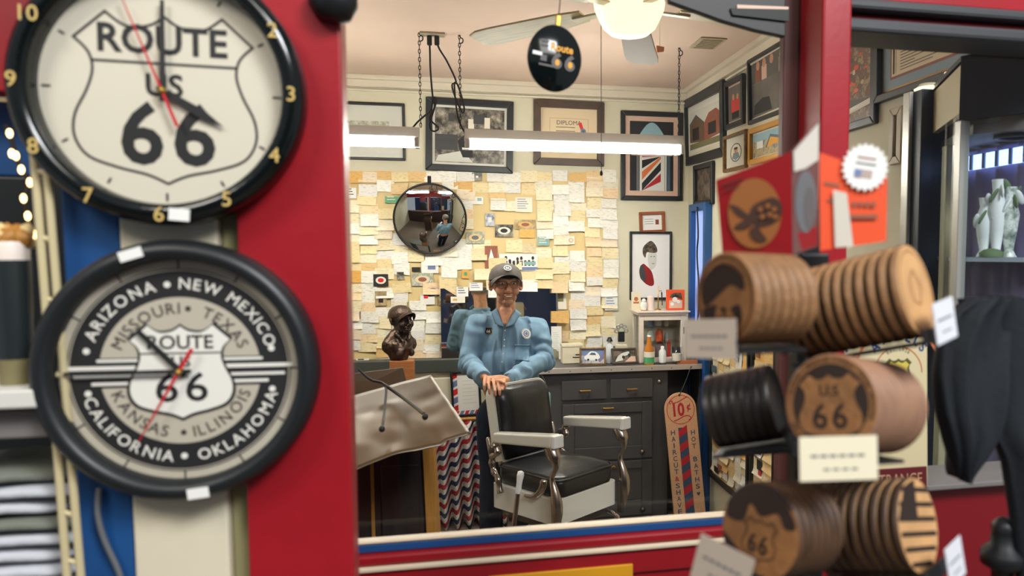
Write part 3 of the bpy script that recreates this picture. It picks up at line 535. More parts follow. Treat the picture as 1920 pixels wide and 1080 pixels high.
# ceiling vent
c = atZ(1327, 80, ZC); t = thing('ceiling_vent', 'small ivory ceiling vent near the room corner', 'vent', (c.x, c.y, ZC)); q = MB().use('plate_ivory'); q.bx(-.075, .075, -.11, .11, -.008, 0); q.build('frame', t, bevel=.003)
for k in range(7): q = MB().use('plate_ivory'); q.bx(-.055, .055, -.006, .006, -.013, -.007); q.build('slat', t, (0, -.08 + k * .0267, 0))
# ---------------------------------------------------------------- framed pictures
def picture(label, M, w, h, fw, fd, fm, mats, art, cat='picture', name='framed_picture', group='framed pictures on the walls', hang=True):
    t = thing(name, label, cat, M, group); q = MB().use(fm)
    W, H = w / 2, h / 2; a, b_ = W - fw, H - fw
    for P in (((-W, -H), (W, -H), (a, -b_), (-a, -b_)), ((W, -H), (W, H), (a, b_), (a, -b_)), ((W, H), (-W, H), (-a, b_), (a, b_)), ((-W, H), (-W, -H), (-a, -b_), (-a, b_))): q.prism(list(P), 0, fd)
    q.build('frame', t, bevel=min(.005, fd * .2))
    x, y = a, b_
    if mats:
        q = MB()
        for i, (m, k) in enumerate(mats):
            q.use(m); q.prism([(-x, -y), (x, -y), (x, y), (-x, y)], .002 + .003 * i, .004 + .003 * i); x -= k; y -= k
        q.build('mount', t)
    q = MB(); q.use('ink'); art(q, x, y); q.M = Matrix(); o = q.build('print', t, (0, 0, .004 + .003 * len(mats)))
    return t
def on_back(u0, v0, u1, v1, off=0.0, roll=0.0):
    x0, x1, z0, z1 = rectY(u0, v0, u1, v1, YB); return facing(((x0 + x1) / 2, YB - .001 - off, (z0 + z1) / 2), 0, roll), x1 - x0, z1 - z0
def on_right(u0, u1, v0t, v0b, off=0.0, roll=0.0, tilt=0.0):          # u0 the far edge, u1 the near edge, v top / bottom at the far edge
    a = atX(u0, v0t, XR); b_ = atX(u0, v0b, XR); c = atX(u1, 470, XR)
    return facing((XR - .001 - off, (a.y + c.y) / 2, (a.z + b_.z) / 2), -90, roll, tilt), a.y - c.y, a.z - b_.z
def fill(m):
    def f(q, x, y): q.use(m); q.rect(-x, -y, x, y)
    return f
def art_drawing(q, x, y):
    q.use('photo_pale'); q.rect(-x, -y, x, y); q.use('mat_grey'); q.rect(-x, y * .8, x, y, .0005)
def art_shop(q, x, y):
    q.use('photo_bw'); q.rect(-x, -y, x, y); q.use('paper'); q.rect(-.05 * x, .25 * y, .12 * x, .62 * y, .0005); q.rect(.42 * x, .3 * y, .58 * x, .7 * y, .0005)
    q.use('dark_grey'); q.rect(-x, -.55 * y, -.35 * x, .02 * y, .0005); q.rect(-.62 * x, .5 * y, -.45 * x, .8 * y, .0006); q.rect(.1 * x, .45 * y, .4 * x, .8 * y, .0006)
    q.use('mat_grey'); q.poly([(-.9 * x, -.75 * y), (-.2 * x, -.55 * y), (.1 * x, -y * .98), (-.98 * x, -.98 * y)], .0007); q.use('ink'); q.poly([(-.35 * x, -.2 * y), (-.1 * x, .1 * y), (.05 * x, -.3 * y), (.1 * x, -.8 * y), (-.2 * x, -.8 * y), (-.3 * x, -.5 * y)], .0008)
    q.use('white'); q.rect(-.22 * x, -.52 * y, .18 * x, -.44 * y, .0009)
def art_diploma(q, x, y):
    q.use('print_tan'); q.rect(-x, -y, x, y); q.use('mat_tan'); q.stroke([(-.8 * x, -.7 * y), (.8 * x, -.7 * y), (.8 * x, .72 * y), (-.8 * x, .72 * y)], .006, .0004, True)
    q.use('ink_brown'); q.text('DIPLOMA', .028, 0, .42 * y, .0005)
    for yy in (.28, .1, 0, -.1): q.rect(-.55 * x, yy * y, .25 * x, yy * y + .004, .0005)
    q.use('bright_red'); q.poly([(.38 * x, .5 * y), (.52 * x, .56 * y), (.62 * x, .2 * y), (.5 * x, .16 * y)], .0006); q.use('bluegrey'); q.disc(.12 * x, .0008, .6 * x, .12 * y, 20); q.use('slate'); q.disc(.06 * x, .001, .6 * x, .12 * y, 16)
def art_pole(q, x, y):
    q.use('stripe_black'); q.rect(-x, -y, x, y); q.use('sky_blue'); q.poly([(-.62 * x + 1.24 * x * i / 12, y * (.55 + .42 * math.sin(PI * i / 12))) for i in range(13)], .0004)
    q.rect(-.62 * x, .12 * y, .66 * x, .56 * y, .0004); q.use('stripe_white'); q.rect(-.55 * x, -y, .6 * x, .1 * y, .0004); q.use('mat_pink'); q.rect(-.95 * x, .02 * y, .95 * x, .14 * y, .0006)
    for i, m in enumerate(('stripe_red', 'stripe_black', 'stripe_orange', 'stripe_black', 'stripe_red')):
        q.use(m); y0 = -1.35 + i * .33; P = [(-.45 * x, y * y0), (.42 * x, y * (y0 + .62)), (.42 * x, y * (y0 + .86)), (-.45 * x, y * (y0 + .24))]; q.poly([(a, max(-y, min(.0, b_))) for a, b_ in P], .0008 + i * .0001)
    q.use('stripe_black'); q.rect(-.80 * x, -y, -.76 * x, .02 * y, .0012); q.use('stripe_white'); q.rect(.62 * x, -y, .68 * x, .02 * y, .0012); q.use('slate'); q.rect(.7 * x, -y, .85 * x, .02 * y, .0012); q.use('mid_grey'); q.rect(-.7 * x, -y, -.58 * x, .02 * y, .0012)
def art_note(q, x, y):
    q.use('paper_white'); q.rect(-x, -y, x, y); q.use('mid_grey')
    for yy in (.4, .1, -.2): q.rect(-.75 * x, yy * y, .15 * x, yy * y + .003, .0004)
    q.use('frame_wood'); q.rect(.35 * x, -.3 * y, .7 * x, .35 * y, .0005)
def art_portrait(q, x, y):
    q.use('paper_white'); q.rect(-x, -y, x, y); q.use('mat_grey'); q.poly([(p.x * x, p.y * y) for p in catmull([(-.15, .32, 0), (.02, .55, 0), (.25, .5, 0), (.32, .2, 0), (.22, -.05, 0), (-.02, -.12, 0), (-.14, .1, 0)], 5, True)], .0004)
    q.use('photo_dark'); q.poly([(p.x * x, p.y * y) for p in catmull([(-.42, .38, 0), (-.38, .6, 0), (0, .78, 0), (.28, .62, 0), (.34, .44, 0), (.1, .40, 0), (-.2, .42, 0), (-.28, .25, 0)], 5, True)], .0006)
    q.use('red_card'); q.poly([(p.x * x, p.y * y) for p in catmull([(-.6, -.12, 0), (-.42, .06, 0), (-.2, -.02, 0), (.06, -.2, 0), (.18, -.55, 0), (.02, -.64, 0), (-.3, -.55, 0), (-.55, -.35, 0)], 5, True)], .0008)
    q.use('dark_grey'); q.poly([(p.x * x, p.y * y) for p in catmull([(-.6, -.12, 0), (-.48, .03, 0), (-.3, -.16, 0), (-.25, -.45, 0), (-.4, -.48, 0), (-.56, -.36, 0)], 5, True)], .001)
    q.use('ink'); q.rect(-.02 * x, .28 * y, .06 * x, .3 * y, .001); q.rect(.14 * x, .28 * y, .22 * x, .3 * y, .001); q.rect(.06 * x, .06 * y, .2 * x, .075 * y, .001)
def art_barn(q, x, y):
    q.use('mat_grey'); q.rect(-x, -y, x, y); q.use('barn'); q.poly([(-x, -.6 * y), (-x, .35 * y), (-.55 * x, .75 * y), (0, .2 * y), (0, -.75 * y)], .0005)
    q.use('brick_red'); q.poly([(0, -.75 * y), (0, .2 * y), (.3 * x, .62 * y), (.75 * x, .7 * y), (x, .45 * y), (x, -.6 * y)], .0005); q.use('wood_dark'); q.rect(-.8 * x, -.55 * y, -.35 * x, .1 * y, .0008); q.rect(.25 * x, -.5 * y, .75 * x, .1 * y, .0008)
    q.use('slate'); q.stroke([(-x, .35 * y), (-.55 * x, .75 * y), (0, .2 * y)], .012, .001); q.use('grass'); q.rect(-x, -y, x, -.7 * y, .0009)
def art_people(q, x, y):
    q.use('photo_grey'); q.rect(-x, -y, x, y); q.use('dusk'); q.rect(-x, .25 * y, x, y, .0003)
    for i, u in enumerate((-.7, -.42, -.1, .3, .62)):
        q.use(('brick_red', 'mat_pink', 'dusk', 'photo_sepia', 'brick_red')[i]); q.rect((u - .11) * x, .25 * y, (u + .11) * x, .72 * y, .0006); q.use('skin'); q.disc(.08 * x, .0008, u * x, .8 * y, 14)
    q.use('ink'); q.poly([(-.9 * x, -.85 * y), (-.85 * x, -.5 * y), (-.5 * x, -.35 * y), (-.2 * x, -.4 * y), (-.1 * x, -.85 * y)], .0008)
def art_red_group(q, x, y):
    q.use('photo_grey'); q.rect(-x, -y, x, y); q.use('bright_red'); q.rect(-.6 * x, -.5 * y, -.05 * x, .25 * y, .0005); q.rect(.05 * x, -.55 * y, .55 * x, .2 * y, .0005)
    q.use('skin'); q.disc(.16 * x, .0006, -.3 * x, .38 * y, 14); q.disc(.16 * x, .0006, .3 * x, .33 * y, 14); q.use('ink'); q.rect(-.55 * x, -.9 * y, .5 * x, -.5 * y, .0006)
def art_oval(q, x, y):
    q.use('mat_white'); q.rect(-x, -y, x, y); q.use('slate'); q.disc(.6 * x, .0004, 0, -.05 * y, 28, .7 * y); q.use('paper'); q.disc(.52 * x, .0006, 0, -.05 * y, 28, .62 * y)
    q.use('mat_blue'); q.poly([(-.4 * x, -.45 * y), (-.25 * x, -.05 * y), (.25 * x, -.05 * y), (.4 * x, -.45 * y), (0, -.62 * y)], .0008); q.use('skin'); q.disc(.2 * x, .001, 0, .12 * y, 18, .17 * y); q.use('ink_brown'); q.disc(.21 * x, .0012, 0, .26 * y, 18, .09 * y)
def art_gable(q, x, y):
    q.use('photo_street'); q.rect(-x, -y, x, y); q.use('sky_blue'); q.poly([(-x, .35 * y), (-x, y), (x, y), (x, .25 * y)], .0003); q.use('yellow_sign'); q.poly([(-.35 * x, -.4 * y), (-.15 * x, .55 * y), (.6 * x, -.05 * y)], .0006); q.use('slate'); q.stroke([(-.35 * x, -.4 * y), (-.15 * x, .55 * y), (.65 * x, -.05 * y)], .014, .0008)
    q.use('white'); q.rect(-.8 * x, -.3 * y, -.5 * x, .3 * y, .0006)
def art_collage(q, x, y):
    q.use('photo_crowd'); q.rect(-x, -y, x, y); rnd = random.Random(3)
    for i in range(34):
        u, v = rnd.uniform(-.9, .9) * x, rnd.uniform(-.35, .65) * y; q.use(rnd.choice(['skin', 'brick_red', 'orange', 'dusk', 'mat_pink', 'wood_trim', 'photo_sepia'])); q.disc(rnd.uniform(.05, .1) * x, .0004 + i * 3e-5, u, v, 10, rnd.uniform(.03, .07) * y)
    q.use('dusk'); q.poly([(-x, -.35 * y), (x, -.55 * y), (x, -.75 * y), (-x, -.6 * y)], .002); q.use('paper'); q.poly([(-x, -.8 * y), (x, -.55 * y), (x, -.7 * y), (-x, -.95 * y)], .0022)
def art_certificate(q, x, y):
    q.use('mat_blue'); q.rect(-x, -y, x, y); x0, x1, y0, y1 = -.80 * x, .80 * x, -.52 * y, .95 * y; q.use('brick_red'); q.rect(x0 - .01, y0 - .01, x1 + .01, y1 + .01, .0005); q.use('print_tan'); q.rect(x0, y0, x1, y1, .0009); q.use('ink_brown')
    q.rect(x0 + .10 * x, y0 + .1 * y, x0 + .107 * x, y1, .0012)
    for i in range(9): q.rect(x0 + .2 * x, y0 + (.16 + i * .12) * y, x0 + (.9 + .4 * math.sin(i * 2.2)) * x, y0 + (.16 + i * .12) * y + .003, .0012)
    for i in range(8): q.rect(x0 + .03 * x, y0 + (.1 + i * .14) * y, x0 + .07 * x, y0 + (.1 + i * .14) * y + .03, .0012)
M, w_, h_ = on_back(600, 192, 760, 300); picture('pale drawing in a thin black frame, cut off behind the red post', M, w_, h_, .018, .02, 'frame_black', [('mat_grey', .085)], art_drawing)
M, w_, h_ = on_back(798, 187, 962, 323, 0, -1.2); picture('black and white barbershop photograph in a wide black frame behind the hanging cords', M, w_, h_, .045, .025, 'frame_black', [('mat_white', .016)], art_shop)
M, w_, h_ = on_back(1000, 190, 1132, 311, 0, -.4); picture('tan diploma with a red ribbon and grey seal in a broad dark brown frame', M, w_, h_, .05, .025, 'frame_brown', [('print_tan', .03)], art_diploma)
M, w_, h_ = on_back(1163, 210, 1279, 376); picture('barber pole print with a pink mount in a black frame by the room corner', M, w_, h_, .033, .025, 'frame_black', [('mat_pink', .035)], art_pole)
M, w_, h_ = on_back(1198, 397, 1246, 437, .0, 2.5); picture('small note with a stamp in a reddish wood frame above the portrait', M, w_, h_, .022, .02, 'frame_wood', [], art_note)
M, w_, h_ = on_back(1180, 434, 1259, 562); picture('portrait print of a dark haired figure in red with a thin black frame', M, w_, h_, .017, .02, 'frame_black', [], art_portrait)
# side wall
M, w_, h_ = on_right(1288, 1361, 193, 315, 0, -1.5, -2); picture('photograph of wooden buildings in a broad black frame nearest the room corner', M, w_, h_, .06, .03, 'frame_black', [('mat_white', .045)], art_barn)
M, w_, h_ = on_right(1365, 1396, 157, 245, 0, -1, -2); picture('narrow photograph of two people in red in a black frame on the side wall', M, w_, h_, .03, .025, 'frame_black', [('mat_pink', .012)], art_red_group)
M, w_, h_ = on_right(1409, 1500, 116, 236, 0, -1, -2); picture('large grey group photograph with a dark car, black frame, cut off by the brown reflection', M, w_, h_, .022, .025, 'frame_black', [], art_people)
M, w_, h_ = on_right(1362, 1402, 258, 325, 0, -1, -1); picture('oval portrait in an antique gilt frame on the side wall', M, w_, h_, .02, .025, 'frame_antique', [('mat_white', .012)], art_oval)
M, w_, h_ = on_right(1410, 1500, 245, 312, 0, -1, -1); picture('colourful picture of a yellow gabled house in a golden frame', M, w_, h_, .03, .025, 'frame_gold', [('mat_white', .008)], art_gable)
M, w_, h_ = on_right(1306, 1340, 312, 388, 0, -1, -1); picture('small dark photograph in a black frame over the blue doorway', M, w_, h_, .035, .025, 'frame_black', [], fill('photo_dark'))
M, w_, h_ = on_right(1545, 1642, 95, 262, 0, 0, -1); picture('tall crowded collage print in a black frame seen through the second pane', M, w_, h_, .035, .025, 'frame_black', [('mat_white', .008)], art_collage)
M, w_, h_ = on_right(1651, 1850, 70, 195, 0, 0, -1); picture('tan certificate on a blue mount with a black and gold frame', M, w_, h_, .03, .03, 'frame_black', [('frame_gold', .012)], art_certificate)
M, w_, h_ = on_right(1676, 1692, 205, 310); picture('small narrow picture in an olive frame under the blue mounted certificate', M, w_, h_, .03, .02, 'plate_ivory', [('ink', .01)], fill('photo_street'))
# ---------------------------------------------------------------- back wall: mirrors and pinned cards
# yellowed paper strip under the cards
x0, x1, z0, z1 = rectY(600, 322, 1156, 690, YB); q = MB().use('card_yellow'); q.bx(x0 + .16, x1 - .03, YB - .003, YB, z0, z1 - .01); o = q.build('wall_covering'); o['kind'] = 'structure'; o.name = 'trim_23'
# flat mirror behind the barber
mx0, mx1, mz0, mz1 = rectY(827, 538, 1046, 680, YB - .02)
t = thing('wall_mirror', 'flat mirror behind the barber, mostly papered over with cards', 'mirror', facing(((mx0 + mx1) / 2, YB - .05, (mz0 + mz1) / 2), 2.2, 0, 3.4)); W, H = (mx1 - mx0) / 2, (mz1 - mz0) / 2
q = MB().use('mirror'); q.bx(-W, W, -H, H, 0, .004); q.build('glass', t); q = MB().use('backbar_green'); q.bx(-W, W, -H, H, -.016, -.0005); q.build('backing', t)
# round convex mirror
c = atY(807, 410, YB - .06); rm = (atY(876, 410, YB - .06).x - atY(738, 410, YB - .06).x) / 2
t = thing('convex_mirror', 'round convex mirror with a thin black rim hung over the cards', 'mirror', facing((c.x, YB - .09, c.z), 0, 0, -15))
bulge = .052; RR = (rm * rm + bulge * bulge) / (2 * bulge); n = 10; prof = [(rm * .975 * i / n, .018 + bulge - (RR - math.sqrt(RR * RR - (rm * .975 * i / n) ** 2))) for i in range(n, -1, -1)]
q = MB().use('mirror'); q.lathe(prof, 56); q.build('glass', t)
q = MB().use('black'); q.lathe([(rm * .9, .0), (rm, .004), (rm, .022), (rm * .965, .028), (rm * .96, .012)], 56); q.build('rim', t); q = MB().use('black'); q.bx(-.012, .012, rm - .01, rm + .045, .0, .012); q.disc(.005, .0125, 0, rm + .03); q.build('hanger', t, bevel=.003)
# business cards and notes
def cardmesh(m, kind, w=.108, h=.064):
    q = MB().use(m)
    def fn(a, b_):
        x, y = (a - .5) * w, (b_ - .5) * h; z_ = .0
        if kind == 1: z_ = .012 * max(0, .6 - b_) ** 2 * 2.8
        if kind == 2: z_ = .016 * max(0, a - b_ - .1) ** 2
        return (x, y, z_)
    q.grid(fn, 4, 4, kind > 0); return q.mesh('card')
KIND = {'card_cream': 'cream', 'card_tan': 'tan', 'card_white': 'white', 'card_peach': 'pale peach', 'card_gold': 'golden', 'card_bold': 'boldly printed'}
CM = {(m, k): cardmesh(m, k) for m in KIND for k in range(3)}
HOW = ['lying flat', 'curling at its lower edge', 'lifting at one corner']
rnd = random.Random(5); ncards = 0
ORD = ['', 'first', 'second', 'third', 'fourth', 'fifth', 'sixth', 'seventh', 'eighth', 'ninth', 'tenth', 'eleventh', 'twelfth', 'thirteenth', 'fourteenth', 'fifteenth', 'sixteenth', 'seventeenth', 'eighteenth', 'nineteenth', 'twentieth']
def place_card(u, v, m, k, rot, lift, sx=1, sy=1, col=1, row=1):
    p = atY(u, v, YB - lift); o = D.objects.new('business_card', CM[(m, k)]); COL.objects.link(o); o.matrix_basis = facing((p.x, YB - lift, p.z), 0, rot); o.scale = (sx, sy, 1)
    tag(o, '%s card, %s from the top in the %s column from the red post' % (KIND[m], ORD[row], ORD[col]), 'card', 'business cards pinned on the back wall')
SPECIAL = []                                          # pixel boxes kept clear for the odd notes below
def note(u0, v0, u1, v1, m, label, art=None, lift=.016, roll=0):
    SPECIAL.append((u0, v0, u1, v1)); x0, x1, z0, z1 = rectY(u0, v0, u1, v1, YB - lift); q = MB().use(m); W, H = (x1 - x0) / 2, (z1 - z0) / 2; q.rect(-W, -H, W, H)
    if art: art(q, W, H)
    tag(q.build('pinned_note', M=facing(((x0 + x1) / 2, YB - lift, (z0 + z1) / 2), 0, roll)), label, 'note', 'odd notes among the cards')
def a_lines(m, n=4):
    def f(q, x, y):
        q.use(m)
        for i in range(n): q.rect(-.75 * x, y * (.7 - 1.5 * i / n), x * (.2 + .5 * ((i * 7) % 3) / 3), y * (.7 - 1.5 * i / n) + y * .45 / n, .0006)
    return f
def a_block(m, k=.6, ox=0, oy=0):
    def f(q, x, y): q.use(m); q.rect((ox - k) * x, (oy - k) * y, (ox + k) * x, (oy + k) * y, .0006)
    return f
def a_oval(m1, m2):
    def f(q, x, y): q.use(m1); q.disc(.7 * x, .0006, 0, 0, 20, .6 * y); q.use(m2); q.disc(.4 * x, .0009, 0, 0, 16, .35 * y)
    return f
def a_cone(q, x, y): q.use('white'); q.poly([(-.35 * x, 0), (0, .75 * y), (.4 * x, 0), (.3 * x, -.6 * y), (-.2 * x, -.6 * y)], .0006); q.use('brick_red'); q.rect(-.5 * x, -.85 * y, .5 * x, -.6 * y, .0009)
def a_skyline(q, x, y):
    q.use('ink'); 
    for i in range(9): q.disc(.07 * x, .0006, (-.85 + i * .2) * x, (.25 + .3 * math.sin(i * 1.7)) * y, 12, .22 * y); q.rect((-.9 + i * .2) * x, -.4 * y, (-.78 + i * .2) * x, .2 * y, .0007)
    q.use('teal'); q.rect(.3 * x, -.3 * y, .9 * x, .1 * y, .0009); q.use('bluegrey'); q.rect(-x, -.95 * y, x, -.55 * y, .0009)
note(885, 324, 904, 339, 'photo_dark', 'small dark photo card under the barbershop photograph', a_block('paper', .25)); note(722, 368, 750, 381, 'bottle_green', 'green banknote coloured slip beside the round mirror', a_lines('paper', 2))
note(886, 369, 906, 383, 'paper_white', 'white card with a green band to the side of the round mirror', a_block('teal', .4, .3, .3)); note(966, 370, 998, 398, 'paper', 'paper with blue line drawing of a bell and notes', a_lines('bluegrey', 5))
note(910, 400, 927, 424, 'photo_car', 'small blue and grey photo above the ice cream card', a_block('bottle_white', .4)); note(928, 421, 962, 444, 'photo_bw', 'black and white photo of an old car pinned among the cards', a_oval('paper', 'ink'))
note(966, 412, 1004, 430, 'photo_sepia', 'sepia banknote coloured slip pinned in the middle of the cards', a_oval('card_tan', 'brick_red')); note(974, 430, 1002, 446, 'card_gold', 'amber slip tucked under the sepia one'); note(1008, 444, 1030, 461, 'teal', 'turquoise card near the dark vertical gaps', a_lines('paper', 3))
note(874, 434, 908, 457, 'photo_pale', 'pale etched banknote slip beside the round mirror rim', a_oval('card_tan', 'mid_grey')); note(909, 461, 933, 505, 'brick_red', 'red brown card with a white ice cream shape', a_cone); note(936, 476, 1008, 508, 'paper_white', 'wide card of black figures over a blue band above the cap', a_skyline)
note(1064, 443, 1077, 458, 'card_white', 'white card with an orange round seal', a_oval('orange_fob', 'paper')); note(790, 488, 822, 512, 'paper_white', 'white card with a large blue stamp below the round mirror', a_block('bluegrey', .45, .2)); note(772, 501, 788, 509, 'ink', 'tiny black label below the round mirror')
note(700, 514, 728, 537, 'ink', 'black card with a red and white car shape', a_oval('paper', 'bright_red')); note(703, 546, 725, 573, 'photo_sepia', 'square sepia photo above the bust', a_block('wood_dark', .4, 0, -.2)); note(788, 552, 815, 571, 'paper_white', 'white photo card with a red and blue corner', a_block('bright_red', .3, -.2, .5))
note(744, 510, 757, 524, 'photo_bw', 'small black and white head photo below the round mirror', None); note(772, 512, 812, 536, 'photo_pale', 'etched banknote slip below the blue stamp', a_oval('print_tan', 'brick_red')); note(794, 532, 830, 556, 'photo_pale', 'pink grey banknote slip with a scroll', a_oval('mat_pink', 'mid_grey'))
note(820, 552, 850, 572, 'photo_sepia', 'tan slip with a round crest by the mirror edge', a_oval('paper', 'card_tan')); note(646, 352, 668, 372, 'paper_white', 'white card with two dark rows by the red post', a_lines('ink', 3)); note(866, 505, 880, 522, 'card_gold', 'small green and gold sticker above the mirror', a_block('bottle_green', .4))
note(1040, 548, 1062, 580, 'paper', 'card with a green landscape picture', a_block('grass', .5, 0, .4)); note(1106, 570, 1128, 583, 'bluegrey', 'small blue oval sticker card', a_block('paper', .5)); note(1134, 556, 1158, 582, 'paper_white', 'white handwritten card at the edge of the papered wall', a_lines('bluegrey', 4))
note(1034, 612, 1053, 694, 'paper_white', 'tall white sheet of close print beside the barber', a_lines('mat_grey', 16), .05); note(668, 672, 692, 690, 'paper_white', 'white name card with a dark line by the red post', a_lines('ink', 2), .05)
note(856, 538, 878, 556, 'paper_white', 'white card tucked over the top of the flat mirror', a_lines('ink_brown', 3), .06); note(880, 530, 905, 545, 'paper_white', 'second white card tucked over the top of the flat mirror', a_lines('bluegrey', 3), .06); note(845, 556, 872, 568, 'paper', 'low white card with a gold mark on the flat mirror', a_block('card_gold', .3, -.4), .06)
nc, nr = 17, 20; dx, dy = (1158 - 645) / nc, (690 - 322) / nr
for i in range(nc):
    off = rnd.uniform(-.5, .5) * dy * .9; row = 0
    for j in range(nr + 1):
        u = 645 + (i + .5) * dx + rnd.uniform(-3, 3); v = 322 + (j + .5) * dy + off * (0 if j == 0 else 1) + rnd.uniform(-2, 2)
        if v > 686 or v < 326: continue
        if math.hypot(u - 807, v - 410) < 62: continue
        if 838 < u < 1030 and v > 548: continue
        if any(a - 9 < u < c + 9 and b_ - 6 < v < d + 6 for a, b_, c, d in SPECIAL) and rnd.random() < .8: continue
        edge = (v < 375) + (u < 720) * .5 + (u > 1080) * .5 + (v > 600) * .5
        m = rnd.choices(list(KIND), [42, 2 + 7 * edge, 50 - 14 * edge, 18, 2 * edge, 6])[0]; k = rnd.choices([0, 1, 2], [5, 4, 2])[0]
        row += 1; place_card(u, v, m, k, rnd.gauss(0, 1.3), .008 + rnd.random() * .012 + (.045 if 822 < u < 1050 and v > 500 else 0), rnd.uniform(.95, 1.15), rnd.uniform(1.0, 1.35), i + 1, row); ncards += 1
print('cards', ncards)
# ---------------------------------------------------------------- dark green back bar with the bust
zb_top = atY(740, 677, 5.27).z; zb_bot = atY(740, 701, 5.27).z; bxl, bxr = XL + .3, atY(900, 690, 5.27).x
t = thing('back_bar', 'low back bar with a dark green rail and cream doors behind the tan sheet', 'counter', ((bxl + bxr) / 2, 5.4, 0)); o0 = Vector(((bxl + bxr) / 2, 5.4, 0))
q = MB().use('backbar_green'); q.bx(bxl - o0.x, bxr - o0.x, -.13, -.005, zb_bot, zb_top); q.build('rail', t, bevel=.004)
q = MB().use('backbar_cream'); q.bx(bxl - o0.x + .02, bxr - o0.x - .02, -.10, -.02, 0, zb_bot - .001); q.build('body', t, bevel=.004)
for k in range(4):
    xd0 = bxl - o0.x + .05 + k * (bxr - bxl - .06) / 4; xd1 = xd0 + (bxr - bxl - .06) / 4 - .03; q = MB().use('backbar_cream'); q.bx(xd0, xd1, -.122, -.101, .08, zb_bot - .04); dr = q.build('door', t, bevel=.006)
    q = MB().use('brass'); q.lathe([(.006, 0), (.006, .012), (.014, .02), (.01, .028), (0, .03)], 12); q.build('knob', dr, Matrix.Translation((xd1 - .04, -.122, .5)) @ Matrix.Rotation(R(90), 4, 'X'))
# low shelf in front that carries the bust
zl = atY(753, 722, 4.80).z; t = thing('low_shelf', 'low dark shelf in front of the back bar carrying the bust', 'shelf', (atY(753, 700, 4.86).x, 4.84, 0)); q = MB().use('backbar_green'); q.bx(-.45, .12, -.09, .09, zl - .03, zl); q.build('top', t, bevel=.004)
for s_ in (-.42, .09): q = MB().use('backbar_green'); q.bx(s_ - .015, s_ + .015, -.08, .08, 0, zl - .0305); q.build('leg', t)
q = MB().use('wood_block'); xb0, xb1 = atY(730, 690, 4.78).x, atY(776, 690, 4.78).x; zbk = atY(753, 677, 4.78).z; q.bx(-(xb1 - xb0) / 2, (xb1 - xb0) / 2, -.07, .07, 0, zbk - zl - .001)
tag(q.build('wooden_block', M=((xb0 + xb1) / 2, 4.85, zl + .001), bevel=.004), 'warm brown wooden block under the bronze bust', 'block')

def head_prims(q, s=1.0):                             # a man's head, chin down, face towards -y, centred at the ears
    def e(c, r, rot=None): q.sphere([a * s for a in c], [a * s for a in r], 20, 14, rot)
    e((0, .008, .018), (.076, .094, .094)); e((0, -.022, -.042), (.054, .066, .068)); e((0, -.058, -.090), (.031, .026, .021)); e((0, -.01, -.085), (.05, .05, .03))
    e((.037, -.062, -.032), (.027, .024, .03)); e((-.037, -.062, -.032), (.027, .024, .03)); e((.034, -.045, -.066), (.018, .028, .028)); e((-.034, -.045, -.066), (.018, .028, .028))
    q.capsule([0, -.090 * s, .016 * s], [0, -.112 * s, -.028 * s], .0085 * s, .014 * s); e((.012, -.100, -.034), (.0095, .012, .0085)); e((-.012, -.100, -.034), (.0095, .012, .0085))
    q.capsule([-.04 * s, -.078 * s, .030 * s], [-.008 * s, -.090 * s, .026 * s], .010 * s); q.capsule([.04 * s, -.078 * s, .030 * s], [.008 * s, -.090 * s, .026 * s], .010 * s)
    e((0, -.086, -.054), (.025, .013, .007)); e((0, -.085, -.071), (.021, .012, .007))
    for k in (-1, 1):
        e((.085 * k, .010, -.008), (.0065, .018, .029), Euler((R(-12), 0, R(22 * k)))); e((.080 * k, .0, -.028), (.009, .009, .011)); e((.088 * k, .015, .000), (.008, .009, .018), Euler((R(-12), 0, 0)))
def cap_dome(q, s, lift=0.0):
    vs = []
    prof = [(1.02, .028), (1.02, .042), (.97, .066), (.83, .092), (.58, .111), (.28, .120), (0, .122)]
    q.M = q.M @ Matrix.Translation((0, .006 * s, lift)); q.lathe([(.089 * s * r, z_ * s) for r, z_ in prof], 32, 1.0, 1.18); 
def cap_brim(q, s, ln=.066, half=72):
    def fn(a, b_):
        t_ = (a - .5) * 2; an = t_ * R(half); bx_, by_ = .0905 * s * math.sin(an), -.1065 * s * math.cos(an) + .006 * s
        out = ln * s * b_ * max(0.02, math.cos(t_ * PI / 2)) ** .55
        return (bx_ * (1 - .05 * b_), by_ - out, s * (.044 - .004 * b_ - .030 * t_ * t_ - .022 * b_ * t_ * t_))
    q.grid(fn, 24, 6)
# bronze bust in a cap and open collar
zu = zbk; hb = atY(750, 567, 4.85).z - zbk; S = hb / .44
t = thing('bust', 'dark bronze bust of a smiling man in a cap on the wooden block', 'statue', Matrix.Translation((atY(749, 640, 4.85).x, 4.85, zu + .004)) @ Matrix.Rotation(R(38), 4, 'Z'))
q = MB().use('bronze'); q.M = Matrix.Translation((0, -.03 * S, .305 * S)); head_prims(q, 1.0 * S); q.M = Matrix()
q.capsule((0, 0, .13 * S), (0, -.02 * S, .25 * S), .058 * S, .05 * S)
q.sphere((0, .0, .105 * S), (.135 * S, .085 * S, .085 * S), 24, 14); q.capsule((-.11 * S, .0, .13 * S), (-.03 * S, 0, .19 * S), .035 * S, .05 * S); q.capsule((.11 * S, .0, .13 * S), (.03 * S, 0, .19 * S), .035 * S, .05 * S)
q.capsule((0, 0, .012 * S), (0, 0, .08 * S), .062 * S, .10 * S); q.lathe([(.070 * S, 0), (.078 * S, .02 * S), (.10 * S, .06 * S), (.06 * S, .1 * S)], 24, 1, .8)
for k in (-1, 1): q.capsule((.055 * S * k, -.045 * S, .20 * S), (.03 * S * k, -.085 * S, .14 * S), .016 * S, .010 * S); q.capsule((.02 * S * k, -.08 * S, .15 * S), (.05 * S * k, -.075 * S, .05 * S), .012 * S, .02 * S)
